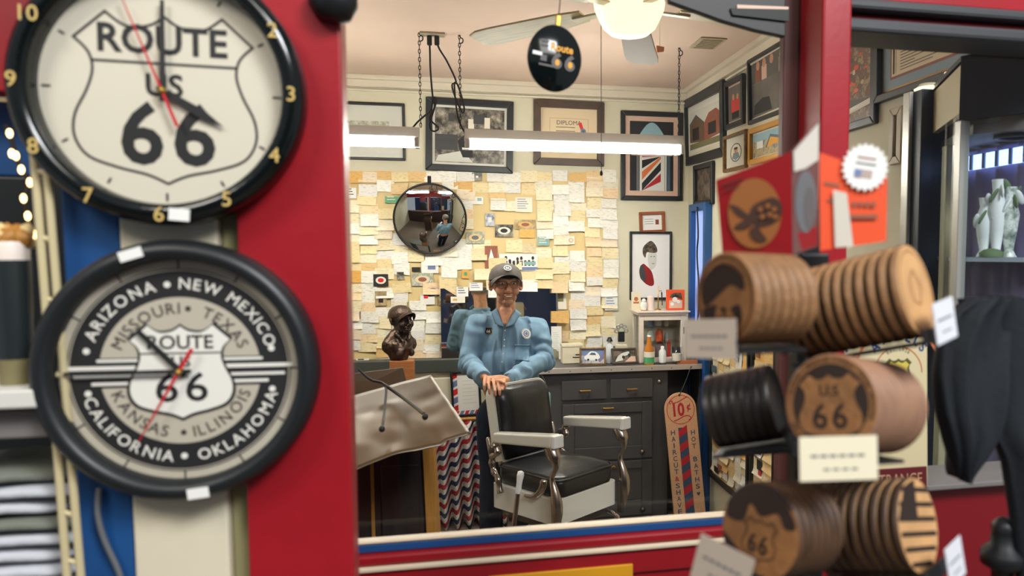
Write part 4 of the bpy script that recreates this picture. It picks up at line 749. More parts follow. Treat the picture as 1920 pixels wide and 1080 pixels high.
me = blob(q, .0035, 3)
displace(me, lambda c: .014 * max(0, min(1, (.21 * S - c.z) / (.05 * S))) * noise.noise(Vector((c.x * 26, c.y * 26, c.z * 13))))
for p in me.polygons: p.use_smooth = True
me.materials.clear(); me.materials.append(PAL['bronze']); link('torso_and_head', me, t)
BC = Matrix.Translation((0, -.028 * S, .298 * S)) @ Matrix.Rotation(R(-10), 4, 'X')
q = MB().use('bronze'); q.M = BC.copy(); cap_dome(q, S * .97); q.build('cap', t); q = MB().use('bronze'); q.M = BC; cap_brim(q, S * .97, .060, 56); q.build('cap_brim', t, solid=.004)
# framed letter with an airmail border
M = facing((atY(874, 738, 5.26).x, 5.268, atY(872, 738, 5.26).z), 0, 2); W = (atY(893, 738, 5.26).x - atY(851, 738, 5.26).x); H = atY(870, 695, 5.26).z - atY(870, 781, 5.26).z
def art_letter(q, x, y):
    q.use('paper_white'); q.rect(-x, -y, x, y); n = 5
    for i in range(n):
        q.use('bright_red' if i % 2 == 0 else 'bluegrey'); y0 = y - 2 * y * i / n; q.poly([(-x, y0), (-x + .028, y0 + .012), (-x + .028, y0 - 2 * y / n * .7 + .012), (-x, y0 - 2 * y / n * .7)], .0006)
        x0 = -x + 2 * x * i / n; q.poly([(x0, -y), (x0 + .012, -y + .024), (x0 + .012 + 2 * x / n * .7, -y + .024), (x0 + 2 * x / n * .7, -y)], .0006)
    q.use('mat_grey')
    for i in range(7): q.rect(-x * .3, y * (.6 - i * .18), x * (.8 - .3 * (i % 3 == 2)), y * (.6 - i * .18) + .003, .0006)
t = picture('letter with a red and blue airmail border in a black frame below the green rail', M, W + .05, H, .016, .018, 'frame_black', [], art_letter, group=None)
# ---------------------------------------------------------------- tan sheet, dark cabinet, barber cape
q = MB(); p0 = atY(665, 735, 2.75); 
A0, A1, A2, A3 = atY(540, 775, 2.78), atY(808, 703, 2.82), atY(883, 813, 2.45), atY(540, 912, 2.32)
nn = (A1 - A0).cross(A3 - A0).normalized()
t = thing('tan_sheet', 'shiny tan sheet with black cords sloping over the dark cabinet', 'sheet', (A0 + A2) / 2); o0 = (A0 + A2) / 2
def fn(a, b_):
    p = (A0 * (1 - a) + A1 * a) * (1 - b_) + (A3 * (1 - a) + A2 * a) * b_; k = noise.noise(Vector((a * 3.2, b_ * 2.4, 1.7))) + .5 * noise.noise(Vector((a * 8, b_ * 6, .3)))
    return p - o0 + nn * (.007 * k * (1 if b_ > .25 else .4)) + Vector((0, 0, -.012 * max(0, b_ - .75) * 4 * (.6 + .4 * math.sin(a * 9)) * (1 if a < .85 else 0)))
q.use('tan_sheet'); q.grid(fn, 40, 24); q.build('sheet', t, solid=.003)
q = MB().use('tan_sheet'); B0, B1, B2, B3 = atY(540, 716, 2.95), atY(755, 689, 2.95), atY(768, 735, 2.90), atY(540, 790, 2.90); q.hexa([B3 - o0, B2 - o0, B2 - o0 + Vector((0, .006, 0)), B3 - o0 + Vector((0, .006, 0)), B0 - o0, B1 - o0, B1 - o0 + Vector((0, .006, 0)), B0 - o0 + Vector((0, .006, 0))]); q.build('back_flap', t)
up = nn if nn.z > 0 else -nn
def onsheet(u, v, h=.012): return atP(u, v, A1 + up * h, nn) - o0
q = MB().use('cord'); q.tube(catmull([atY(672, 692, 2.80) - o0, atY(695, 712, 2.79) - o0, onsheet(722, 722, .03), onsheet(722, 760, .02), onsheet(717, 800, .016)], 5), .0045, 8); q.build('cord', t)
q = MB().use('cord'); q.tube(catmull([onsheet(722, 722, .03), onsheet(755, 745, .02), onsheet(795, 776, .016)], 5), .006, 8); q.build('cord', t)
for u, v in ((716, 804), (797, 781)): q = MB().use('black'); q.sphere(onsheet(u, v, .014), (.010, .010, .011), 14, 10); q.build('cord_stopper', t)
x0, x1, _, z1 = rectY(560, 790, 832, 1000, 2.85); t = thing('dark_cabinet', 'dark brown wooden cabinet with a light wood edge under the tan sheet', 'cabinet', ((x0 + x1) / 2, 3.0, 0)); W = (x1 - x0) / 2
zc = atY(800, 830, 2.85).z
q = MB().use('wood_dark'); q.bx(-W, W - .05, -.13, .15, 0, zc - .03); q.build('body', t, bevel=.004); q = MB().use('wood_trim'); q.hexa([(W - .045, -.15, 0), (W + .005, -.15, 0), (W + .005, .15, 0), (W - .045, .15, 0), (W - .075, -.15, zc), (W - .035, -.15, zc), (W - .035, .15, zc), (W - .075, .15, zc)]); q.build('edge_board', t, bevel=.003)
us = atY(698, 930, 2.85).x - (x0 + x1) / 2; q = MB().use('wood_trim'); q.bx(us - .006, us + .006, -.138, -.131, 0, zc - .05); q.build('bead', t)
q = MB().use('wood_dark'); q.bx(us + .03, W - .09, -.143, -.131, .2, zc - .08); q.build('door', t, bevel=.005)
# striped cape hanging in folds
mm = D.materials.new('barber_stripes'); mm.use_nodes = True; N = mm.node_tree.nodes; L = mm.node_tree.links; bs = N['Principled BSDF']; bs.inputs['Roughness'].default_value = .8
uv = N.new('ShaderNodeAttribute'); uv.attribute_name = 'cloth'; sep = N.new('ShaderNodeSeparateXYZ'); L.new(uv.outputs['Vector'], sep.inputs[0]); fr = N.new('ShaderNodeMath'); fr.operation = 'FRACT'; L.new(sep.outputs[0], fr.inputs[0]); rp = N.new('ShaderNodeValToRGB'); rp.color_ramp.interpolation = 'CONSTANT'
for i in range(2): rp.color_ramp.elements.new(.5)
for i, (p_, c_) in enumerate(((0, '#a81f2c'), (.25, '#d8d4cc'), (.5, '#1d3050'), (.75, '#d8d4cc'))): rp.color_ramp.elements[i].position = p_; rp.color_ramp.elements[i].color = lin(c_)
L.new(fr.outputs[0], rp.inputs[0]); L.new(rp.outputs[0], bs.inputs['Base Color']); PAL['barber_stripes'] = mm
xc0, xc1 = atY(818, 900, 5.0).x, atY(962, 900, 5.0).x; zc0 = .006; zc1 = atY(860, 790, 5.0).z
q = MB().use('barber_stripes'); NU, NV = 90, 14
q.grid(lambda a, b_: ((a - .5) * (xc1 - xc0), .06 * math.sin(a * 2 * PI * 6.5 + .6 * math.sin(b_ * 3)) * (.35 + .65 * (1 - b_)) + .012 * math.sin(a * 40), zc0 + (zc1 - zc0) * b_), NU, NV)
o = q.build('striped_cape', M=((xc0 + xc1) / 2, 5.02, 0), solid=.003); tag(o, 'barber cape with red, white and navy diagonal stripes hanging in folds', 'cape')
at_ = o.data.attributes.new('cloth', 'FLOAT_VECTOR', 'POINT'); w_ = NU + 1
at_.data.foreach_set('vector', [c for j in range(NV + 1) for i in range(w_) for c in (i / NU * 4.2 - (j / NV) * 5.6 + .06 * math.sin(i / NU * 2 * PI * 6.5), 0, 0)])
q = MB().use('wood_trim'); q.tube([(-(xc1 - xc0) / 2 - .03, 0, 0), ((xc1 - xc0) / 2 + .03, 0, 0)], .012, 10); q.M = Matrix(); ro = q.build('cape_rod', M=((xc0 + xc1) / 2, 5.02, zc1 + .008)); tag(ro, 'thin wooden rod holding up the striped cape', 'rod')
# ---------------------------------------------------------------- grey cabinet with the metal edged counter
YC = 4.95; cx0 = atY(1000, 800, YC).x; cx1 = atY(1252, 800, YC).x; cxe = min(XR - .012, atY(1328, 690, YC).x)
zct = atY(1180, 687.5, YC - .04).z; zcb = atY(1180, 696.5, YC - .04).z
t = thing('counter_cabinet', 'dark grey painted cabinet with brass pulls under the metal edged counter', 'cabinet', ((cx0 + cx1) / 2, YC, 0)); o0 = Vector(((cx0 + cx1) / 2, YC, 0))
q = MB().use('cabinet_grey'); q.bx(cx0 - o0.x, cx1 - o0.x, 0, YB - YC - .03, 0, zcb - .001); q.bx(cx1 - o0.x, cxe - o0.x - .02, .28, YB - YC - .03, 0, zcb - .001); q.bx(cxe - o0.x - .035, cxe - o0.x - .001, .02, .28, 0, zcb - .001); q.build('body', t, bevel=.004)
def px(u): return atY(u, 800, YC).x - o0.x
def pz(v): return atY(1140, v, YC).z
def pull_handle(par, u, v, w=.075):
    q = MB().use('brass'); x, z_ = px(u), pz(v); q.bx(x - w / 2, x + w / 2, -.040, -.030, z_ - .006, z_ + .006); q.bx(x - w / 2 + .004, x - w / 2 + .012, -.032, -.0165, z_ - .005, z_ + .005); q.bx(x + w / 2 - .012, x + w / 2 - .004, -.032, -.0165, z_ - .005, z_ + .005); q.build('handle', par, bevel=.002)
def knob(par, u, v):
    q = MB().use('chrome_dark'); q.lathe([(.008, 0), (.007, .014), (.017, .022), (.015, .034), (0, .037)], 14); q.build('knob', par, Matrix.Translation((px(u), -.016, pz(v))) @ Matrix.Rotation(R(90), 4, 'X'))
def front(name, u0, u1, v0, v1, inset=None):
    q = MB().use('cabinet_grey'); x0, x1, z0, z1 = px(u0), px(u1), pz(v1), pz(v0)
    if inset:
        a0, a1, c0, c1 = px(inset[0]), px(inset[1]), pz(inset[3]), pz(inset[2])
        q.bx(x0, a0, -.016, -.001, z0, z1); q.bx(a1, x1, -.016, -.001, z0, z1); q.bx(a0, a1, -.016, -.001, z0, c0); q.bx(a0, a1, -.016, -.001, c1, z1); q.bx(a0, a1, -.007, -.001, c0, c1)
    else: q.bx(x0, x1, -.016, -.001, z0, z1)
    return q.build(name, t, bevel=.003)
d = front('drawer', 1053, 1137, 711, 747); pull_handle(d, 1096, 730); d = front('drawer', 1144, 1222, 711, 747); pull_handle(d, 1183, 730); q = MB().use('chrome'); q.lathe([(.014, 0), (.012, .006), (0, .007)], 14); q.build('lock', t, Matrix.Translation((px(1236), 0, pz(719))) @ Matrix.Rotation(R(90), 4, 'X'))
d = front('door', 1054, 1222, 755, 861, (1076, 1203, 774, 837)); pull_handle(d, 1139, 764); knob(d, 1078, 857); knob(d, 1202, 848)
d = front('door', 1054, 1222, 865, 968, (1076, 1203, 880, 940)); pull_handle(d, 1141, 873); knob(d, 1078, 962); knob(d, 1203, 956)
d = front('drawer', 1054, 1222, 972, 1010)
t = thing('countertop', 'long counter top with a pale nailed metal edge on the grey cabinet', 'counter', ((cx0 + cxe) / 2, YC, zcb)); W = (cxe - cx0) / 2
q = MB().use('cabinet_grey'); q.bx(-W, W, -.037, YB - YC - .006, 0, zct - zcb); q.build('slab', t, bevel=.003); q = MB().use('counter_metal'); q.bx(-W, W, -.040, -.0372, .001, zct - zcb + .001); q.bx(-W, W, -.0372, -.01, zct - zcb + .0002, zct - zcb + .0012); q.build('metal_edge', t)
for k in range(12): q = MB().use('dark_grey'); q.lathe([(.004, 0), (.003, .002), (0, .0025)], 8); q.build('nail', t, Matrix.Translation((-W + .1 + k * .137, -.040, (zct - zcb) * .45)) @ Matrix.Rotation(R(90), 4, 'X'))
ZT = zct + .0015
def stand(u, v, y): p = atY(u, v, y); return Vector((p.x, y, ZT))
def sz(v0, v1, y, u=1150): return atY(u, v0, y).z - atY(u, v1, y).z
def wd(u0, u1, y): return atY(u1, 650, y).x - atY(u0, 650, y).x
# things standing on the counter
p = stand(1072, 690, 5.16); w_, h_ = wd(1054, 1092, 5.1), sz(654, 688, 5.1); t = thing('cardboard_box', 'small pale box with dark print behind the car picture', 'box', p); q = MB().use('tag_cream'); q.bx(-w_ / 2, w_ / 2, -.04, .05, 0, h_ * .9); q.build('body', t, bevel=.003); q = MB().use('tag_cream'); q.bx(-w_ / 2 - .004, w_ / 2 + .004, -.044, .054, h_ * .9 + .0005, h_ + .006); q.build('lid', t, bevel=.003); q = MB().use('ink'); q.M = facing((0, -.0408, 0)); q.rect(.0, h_ * .3, w_ * .4, h_ * .36); q.rect(.02, h_ * .44, w_ * .38, h_ * .5); q.build('print', t)
def small_frame(u0, u1, v0, v1, y, label, fm, art, az=0, tilt=8, name='framed_photo'):
    W, H = wd(u0, u1, y), sz(v0, v1, y); p = stand((u0 + u1) / 2, 690, y); M = Matrix.Translation(p + Vector((0, 0, .001))) @ Matrix.Rotation(R(az), 4, 'Z') @ Matrix.Rotation(R(90 - tilt), 4, 'X') @ Matrix.Translation((0, H / 2, 0))
    t = picture(label, M, W, H, .012, .014, fm, [], art, name=name, group='small framed photos on the counter'); q = MB().use(fm); q.bx(-.02, .02, -H / 2 + .004, H * .2, -.004, 0); q.build('back_stay', t); return t
def art_car1(q, x, y):
    q.use('photo_car'); q.rect(-x, -y, x, y); q.use('bluegrey'); q.rect(-x, .1 * y, x, y, .0004); q.use('white'); q.poly([(p.x * x, p.y * y) for p in catmull([(-.75, -.1, 0), (-.5, .25, 0), (-.2, .7, 0), (.25, .65, 0), (.55, .2, 0), (.6, -.3, 0), (.1, -.6, 0), (-.6, -.5, 0)], 4, True)], .0008)
    q.use('slate'); q.poly([(-.3 * x, .2 * y), (-.12 * x, .55 * y), (.2 * x, .5 * y), (.3 * x, .15 * y)], .001); q.use('curtain_mauve'); q.poly([(.3 * x, -.2 * y), (.85 * x, .3 * y), (x, -.3 * y), (.6 * x, -.9 * y)], .0006); q.use('ink'); q.disc(.1 * x, .0012, -.4 * x, -.5 * y, 12, .16 * y); q.disc(.09 * x, .0012, .3 * x, -.55 * y, 12, .16 * y)
def art_car2(q, x, y):
    q.use('photo_dark'); q.rect(-x, -y, x, y); q.use('mat_grey'); q.poly([(-.6 * x, 0), (-.2 * x, .5 * y), (.45 * x, .75 * y), (.5 * x, .2 * y), (0, .0), (-.2 * x, -.7 * y), (-.9 * x, -.9 * y)], .0006); q.use('mat_pink'); q.poly([(0, -.95 * y), (.6 * x, -.1 * y), (x, -.1 * y), (x, -y)], .0008); q.use('ink'); q.disc(.14 * x, .001, .45 * x, .1 * y, 12, .3 * y); q.disc(.13 * x, .001, -.1 * x, -.2 * y, 12, .28 * y)
small_frame(1087, 1136, 657, 689, 5.02, 'small framed photo of a white vintage car on the counter', 'frame_antique', art_car1, -8, 10); small_frame(1148, 1196, 658, 688, 5.02, 'small framed photo of a dark and white machine on the counter', 'frame_brown', art_car2, 4, 22)
def bottle(name, label, u, y, prof, m, extra=None, cat='bottle', group='bottles on the counter'):
    p = stand(u, 690, y); t = thing(name, label, cat, p, group); q = MB().use(m); q.lathe(prof, 24); q.build('body', t)
    for nm, mm_, pr in (extra or []): q = MB().use(mm_); q.lathe(pr, 24); q.build(nm, t)
    return t
h = sz(634, 689, 4.99); r_ = wd(1208, 1227, 4.99) / 2
bottle('bottle', 'tall amber bottle with a green and white label in front of the small white cabinet', 1217, 4.965, [(r_ * .96, 0), (r_, .01), (r_ * .98, h * .5), (r_ * .45, h * .72), (r_ * .36, h * .95)], 'amber', [('label', 'bottle_green', [(r_ * 1.02, h * .05), (r_ * 1.02, h * .26)]), ('upper_label', 'paper', [(r_ * 1.02, h * .265), (r_ * 1.0, h * .45)]), ('cap', 'white', [(r_ * .42, h * .952), (r_ * .42, h), (0, h * 1.005)])])
h = sz(653, 687, 4.99); r_ = wd(1236, 1249, 4.99) / 2
bottle('bottle', 'slim white bottle with a dark letter mark next to the amber bottle', 1242, 4.965, [(r_ * .95, 0), (r_, .008), (r_, h * .72), (r_ * .5, h * .84), (r_ * .45, h * .86)], 'bottle_white', [('cap', 'white', [(r_ * .55, h * .862), (r_ * .5, h), (0, h * 1.01)]), ('base_band', 'dark_grey', [(r_ * 1.02, 0.001), (r_ * 1.02, h * .1)])])
h = sz(655, 687, 4.99); r_ = wd(1260, 1278, 4.99) / 2
t = bottle('drinking_glass', 'clear glass with a dark emblem at the end of the bottles', 1269, 4.965, [(r_ * .8, 0.001), (r_ * .82, .006), (r_, h), (r_ * .95, h), (r_ * .78, .01), (0, .01)], 'clear_glass', [('emblem', 'paper', [(r_ * .9, h * .2), (r_ * .98, h * .6)])], 'glass', None)
h = sz(642, 690, 5.10); r_ = wd(1135, 1152, 5.1) / 2
bottle('spray_bottle', 'clear bottle with a black spray top between the small photos', 1143, 5.10, [(r_ * .95, 0), (r_, .01), (r_, h * .45), (r_ * .8, h * .66), (r_ * .4, h * .74)], 'cloudy', [('neck', 'bottle_white', [(r_ * .45, h * .741), (r_ * .4, h * .84)]), ('spray_top', 'black', [(r_ * .7, h * .842), (r_ * .6, h * .9), (r_ * .3, h), (0, h)])])
# small ornate stand with a dark square
p = stand(1165, 690, 5.18); h = sz(616, 690, 5.18); w_ = wd(1157, 1180, 5.18); t = thing('ornate_stand', 'small ornate stand with a dark square plaque and silver scrolls', 'ornament', p); q = MB().use('tag_cream'); q.bx(-w_ * .45, w_ * .45, -.02, .02, 0, h * .42); q.build('base', t, bevel=.006)
q = MB().use('black'); q.bx(-w_ * .25, w_ * .25, -.012, .012, h * .48, h * .74); q.build('plaque', t, bevel=.003)
for k in range(5): a = PI * (k + .5) / 5; q = MB().use('case_silver'); q.tube([(w_ * .42 * math.cos(a) + w_ * .14 * math.cos(b_ * PI / 4), 0, h * .70 + h * .2 * math.sin(a) + w_ * .14 * math.sin(b_ * PI / 4)) for b_ in range(8)], .006, 6, True); q.build('scroll', t)
q = MB().use('brass'); q.ring(.010, .014, 0, cx=-w_ * .2, cy=h * .22); q.ring(.010, .014, 0, cx=w_ * .2, cy=h * .22); o = q.build('rings', t, facing((0, -.0206, 0))); 
# white display cabinet
YD = 5.03; dx0, dx1 = atY(1199, 640, YD).x, atY(1287, 640, YD).x; dh = atY(1240, 583, YD).z - ZT; dd = .20; W = (dx1 - dx0) / 2
t = thing('display_cabinet', 'small white wooden display cabinet with a glass door on the counter', 'cabinet', ((dx0 + dx1) / 2, YD, ZT)); q = MB().use('cabinet_white'); fwd = .03
q.bx(-W, -W + fwd, 0, .03, .0, dh - .03); q.bx(W - fwd * 1.3, W, 0, .03, 0, dh - .03); q.bx(-W + fwd, W - fwd * 1.3, 0, .03, 0, .035); q.bx(-W + fwd, W - fwd * 1.3, 0, .03, dh - .065, dh - .03); q.bx(W - .012, W, .03, dd, 0, dh - .03); q.bx(-W, W, dd, dd + .01, 0, dh - .03); q.bx(-W, -W + .02, dd - .02, dd, 0, dh - .03); q.bx(-W, W - .012, .03, dd, .0, .015); q.build('carcass', t, bevel=.003)
q = MB().use('cabinet_white'); q.prism([(-W - .022, -.022), (W + .022, -.022), (W + .022, dd + .02), (-W - .022, dd + .02)], dh - .012, dh); q.prism([(-W - .01, -.01), (W + .01, -.01), (W + .01, dd + .012), (-W - .01, dd + .012)], dh - .029, dh - .0125); q.build('cornice', t, bevel=.004)
q = MB().use('clear_glass'); q.bx(-W + fwd, W - fwd * 1.3, .012, .015, .036, dh - .066); q.build('door_pane', t); q = MB().use('clear_glass'); q.bx(-W + .004, -W + .007, .031, dd - .021, .02, dh - .035); q.build('side_pane', t)
for k, zz in enumerate((.36, .66)): q = MB().use('clear_glass'); q.bx(-W + .022, W - .014, .032, dd - .002, dh * zz, dh * zz + .006); q.build('shelf', t)
q = MB().use('chrome_dark'); q.bx(W - .022, W - .016, -.004, -.0005, dh * .55, dh * .68); q.build('hinge', t)
sh = [.016, dh * .36 + .007, dh * .66 + .007]
for k, (x, row, rr, hh, m, lb) in enumerate(((-.06, 2, .02, .06, 'bluegrey', 'small blue jar on the top glass shelf of the white cabinet'), (.0, 2, .022, .05, 'white', 'small white jar on the top glass shelf of the white cabinet'), (.05, 2, .015, .07, 'pink_white', 'small pink bottle on the top glass shelf of the white cabinet'), (-.055, 1, .024, .07, 'paper_white', 'white labelled tin on the middle glass shelf of the white cabinet'),
        (.0, 1, .026, .085, 'orange', 'orange red tin on the middle glass shelf of the white cabinet'), (.06, 1, .014, .06, 'white_metal', 'thin silver bottle on the middle glass shelf of the white cabinet'), (-.05, 0, .02, .08, 'bottle_white', 'white tube on the floor of the white cabinet'), (.01, 0, .035, .11, 'mauve', 'mauve mug on the floor of the white cabinet'), (.07, 0, .012, .13, 'bright_red', 'red topped stick on the floor of the white cabinet'))):
    q = MB().use(m); q.lathe([(rr * .9, 0), (rr, .006), (rr, hh * .8), (rr * .6, hh * .9), (rr * .55, hh), (0, hh)], 16); tag(q.build('toiletry', M=((dx0 + dx1) / 2 + x, YD + .10 + .02 * (k % 2), ZT + sh[row] + .0015)), lb, 'jar', 'toiletries in the white cabinet')
# things on top of the white cabinet
ztp = ZT + dh + .001
def ontop(u, y=YD + .06): return Vector((atY(u, 580, y).x, y, ztp))
w_, h_ = wd(1250, 1283, YD), sz(543, 582, YD); t = thing('photo_box', 'red box with a black and pink printed picture on the white cabinet', 'box', Matrix.Translation(ontop(1266)) @ Matrix.Rotation(R(-6), 4, 'Z')); q = MB().use('orange_card'); q.bx(-w_ / 2, w_ / 2, -.018, .018, 0, h_); q.build('body', t, bevel=.003)
q = MB().use('photo_dark'); q.M = facing((0, -.0185, h_ / 2)); q.poly([(-.34 * w_, .1 * h_), (-.25 * w_, .3 * h_), (0, .36 * h_), (.3 * w_, .34 * h_), (.36 * w_, 0), (.1 * w_, .12 * h_)]); q.use('mat_pink'); q.rect(-.36 * w_, -.4 * h_, .36 * w_, -.02 * h_, .0003); q.use('white'); q.disc(.14 * w_, .0006, -.05 * w_, .02 * h_, 16); q.disc(.1 * w_, .0006, .15 * w_, -.08 * h_, 16); q.disc(.1 * w_, .0006, -.2 * w_, -.2 * h_, 16); q.build('print', t)
h_ = sz(556, 583, YD); r_ = wd(1213, 1226, YD) / 2; q = MB().use('pink_white'); q.lathe([(r_, 0), (r_, h_ * .9), (r_ * .9, h_), (0, h_)], 20); tag(q.build('white_tin', M=ontop(1220)), 'white cylindrical tin in the middle of the white cabinet top', 'tin')
h_ = sz(562, 582, YD); t = thing('white_figurine', 'small white rounded figurine on the white cabinet top', 'figurine', ontop(1207, YD + .04)); q = MB().use('white'); q.sphere((0, 0, h_ * .5), (.026, .02, h_ * .42), 16, 12); q.sphere((.0, -.003, h_ * .95), (.015, .015, .016), 14, 10); q.capsule((0, 0, .004), (0, 0, h_ * .2), .018); me = blob(q, .003, 3); me.materials.clear(); me.materials.append(PAL['white']); link('body', me, t); q = MB().use('wood_trim'); q.lathe([(.02, 0), (.02, .006)], 16); q.build('base', t, (0, 0, -.0005))
w_, h_ = wd(1186, 1204, YD), sz(548, 583, YD); t = thing('card_stand', 'cream card with a red crest leaning at the cabinet edge', 'card', Matrix.Translation(ontop(1193, YD + .11)) @ Matrix.Rotation(R(-4), 4, 'X')); q = MB().use('tag_cream'); q.bx(-w_ / 2, w_ / 2, -.002, .002, 0, h_); q.build('card', t); q = MB().use('sign_orange'); q.M = facing((0, -.0025, h_ * .6)); q.disc(.015, 0); q.rect(-w_ * .3, -h_ * .25, w_ * .3, -h_ * .15, .0002); q.build('crest', t)
t = thing('brush_stand', 'thin brass stand with hanging brushes beside the red box', 'stand', ontop(1234, YD + .07)); h_ = sz(536, 582, YD); q = MB().use('brass'); q.lathe([(.022, 0), (.02, .006), (.004, .01), (.003, h_), (0, h_ + .004)], 14); q.build('post', t); q = MB().use('wood_dark'); q.tube([(.022, -.01, h_ * .75), (.026, -.01, h_ * .2)], [.005, .003], 8); q.tube([(0, 0, h_ * .8), (.024, -.01, h_ * .8)], .002, 6); q.build('brush', t)
# red low tray beside the cabinet
w_ = wd(1255, 1294, 4.97); q = MB().use('sign_orange'); q.prism([(-w_ / 2, -.012), (w_ / 2, -.012), (w_ / 2, .012), (-w_ / 2, .012)], 0, .022); tag(q.build('wooden_strip', M=(atY(1288, 680, 4.955).x, 4.955, ZT), bevel=.003), 'reddish wooden strip lying at the foot of the white cabinet', 'strip')
# teal clipper hanging at the cabinet side
c = atY(1025, 755, 4.80); t = thing('hair_clipper', 'teal hair clipper hanging by its cord beside the barber', 'clipper', (c.x, 4.80, c.z)); q = MB().use('teal'); q.capsule((0, 0, -.06), (.004, 0, .05), .026, .022, 16); q.build('body', t); q = MB().use('black'); q.bx(-.004, .012, -.028, -.018, -.055, -.03); q.build('switch', t, bevel=.002); q = MB().use('cord'); q.tube(catmull([(.0, 0, .065), (-.004, .02, .12), (-.02, .06, .16), (-.03, .1, .155)], 5), .004, 6); q.build('cord', t)
# wooden haircut sign
YG = 4.74; u0, u1 = 1251, 1316; c0 = atY(1288, 960, YG); top = atY(1279, 740, YG); bot_z = .03; Hs = top.z - bot_z; Ws = atY(1309, 780, YG).x - atY(1250, 780, YG).x
lean = math.degrees(math.atan((atY(1292, 950, YG).x - top.x) / (top.z - atY(1292, 950, YG).z))); 
t = thing('haircut_sign', 'tall rounded wooden sign with a painted barber stripe leaning at the cabinet', 'sign', Matrix.Translation((top.x + Hs * math.tan(R(lean)), YG, bot_z)) @ Matrix.Rotation(R(-lean), 4, 'Y') @ Matrix.Rotation(R(84), 4, 'X')); w2 = Ws / 2; Hs = Hs / math.cos(R(lean)) * 1.004
q = MB().use('sign_wood'); out = [(-w2, 0), (w2, 0)] + [(w2 * math.cos(a), Hs - w2 + w2 * math.sin(a)) for a in [PI * k / 20 for k in range(21)]]; q.prism(out, 0, .02); q.build('board', t, bevel=.004)
q = MB().use('sign_red'); e_ = .0205; cyc = Hs - w2 * 1.05; q.ring(w2 * .86, w2 * .90, e_, 0, 360, 40, 0, cyc); q.text('10', w2 * .75, -w2 * .12, cyc - w2 * .36, e_ + .0004, .03, width=w2 * .72); q.text('¢', w2 * .42, w2 * .52, cyc - w2 * .05, e_ + .0004, .02)
q.stroke([(p.x * w2, cyc + p.y * w2) for p in catmull([(-.62, .38, 0), (-.66, .55, 0), (-.5, .58, 0), (-.48, .44, 0), (-.1, .50, 0), (.3, .68, 0), (.52, .74, 0)], 5)], w2 * .06, e_); q.stroke([(p.x * w2, cyc + p.y * w2) for p in catmull([(-.5, -.66, 0), (-.2, -.58, 0), (.2, -.42, 0), (.5, -.44, 0), (.62, -.6, 0), (.46, -.68, 0)], 5)], w2 * .06, e_)
q.use('ink'); q.disc(w2 * .07, e_, 0, Hs - w2 * .16, 12); q.build('price_lettering', t)
L0 = Hs - 2.15 * w2; q = MB().use('sign_blue'); q.rect(-w2 * .27, 0.004, w2 * .30, L0, e_); q.use('sign_red'); n = 13; st = L0 / n
for k in range(0, n + 1, 2):
    y0 = L0 - (k + 1.4) * st; P = [(-w2 * .27, y0), (w2 * .30, y0 + st * .7), (w2 * .30, y0 + st * 1.7), (-w2 * .27, y0 + st)]
    if y0 > 0: q.poly(P, e_ + .0004)
q.build('barber_stripe', t)
def letter(c, x, y, m, wdt): q = MB().use(m); q.text(c, .030, x, y, e_, .015, width=wdt); q.build('painted_letter', t)
y = L0 - .042
for c in 'HAIRCUT&SHAVE': letter(c, -w2 * .62, y, 'sign_red' if c == '&' else 'sign_blue', .008 if c == 'I' else .028); y -= .0425 if c not in 'T&' else .046
y = L0 - .055
for c in 'HOT BATHS':
    if c == ' ': y -= .04; continue
    letter(c, w2 * .65, y, 'sign_blue', .028); y -= .045
q = MB().use('sign_blue'); q.poly([(w2 * .65 + .013 * a, y + .01 + .013 * b_) for a, b_ in ((0, -1), (.9, .2), (.75, .9), (.3, 1), (0, .6), (-.3, 1), (-.75, .9), (-.9, .2))], e_); q.build('painted_heart', t)
q = MB().use('black'); q.tube(catmull([(0, Hs - w2 * .16, .022), (w2 * .5, Hs + .06, .0), (w2 * 1.1, Hs + .16, -.04)], 6), .003, 6); q.build('string', t)
# ---------------------------------------------------------------- barber chair
CHX, CHY = .495, 3.80
t = thing('barber_chair', 'old white enamel barber chair with black leather seat and chrome scroll arms', 'chair', upright((CHX, CHY, 0), 38)); CI = t.matrix_basis.inverted()
q = MB().use('leather')                               # seat cushion
def rr(w, d, r, n=5): 
    out = []
    for cx_, cy_, a0 in ((w - r, d - r, 0), (-w + r, d - r, 90), (-w + r, -d + r, 180), (w - r, -d + r, 270)):
        for k in range(n + 1): a = R(a0 + 90 * k / n); out.append((cx_ + r * math.cos(a), cy_ + r * math.sin(a)))
    return out
def cushion(q, w, d, z0, z1, crown, r=.06, cy=0):
    ring = rr(w, d, r); n = len(ring); vs = []; fs = []; lv = [(1.0, z0), (1.03, z0 + (z1 - z0) * .3), (1.03, z0 + (z1 - z0) * .7), (.99, z1 - .004), (.93, z1 + .004), (.75, z1 + crown * .5), (.5, z1 + crown * .85), (.2, z1 + crown)]
    for k, zz in lv: vs += [(x * k, y * k + cy, zz) for x, y in ring]
    for L_ in range(len(lv) - 1):
        for i in range(n): j = (i + 1) % n; fs.append((L_ * n + i, L_ * n + j, (L_ + 1) * n + j, (L_ + 1) * n + i))
    q.add(vs, fs, True); q.add(vs[-n:], [tuple(range(n))], True); q.add(vs[:n], [tuple(reversed(range(n)))], False)
cushion(q, .198, .215, .645, .735, .035, .05, -.01); q.build('seat', t)
q = MB().use('leather'); q.tube([(x * 1.035, y * 1.035 - .01, .725) for x, y in rr(.198, .215, .05)], .006, 8, True); q.build('seat_piping', t)
q = MB().use('enamel'); zz0, zz1 = .515, .64
ring = rr(.218, .225, .02, 3); q.prism(ring, zz0, zz1); q.build('seat_apron', t, bevel=.008, seg=3)
q = MB().use('chrome_dark'); q.prism(rr(.185, .2, .02, 3), .47, .503); q.build('under_frame', t)
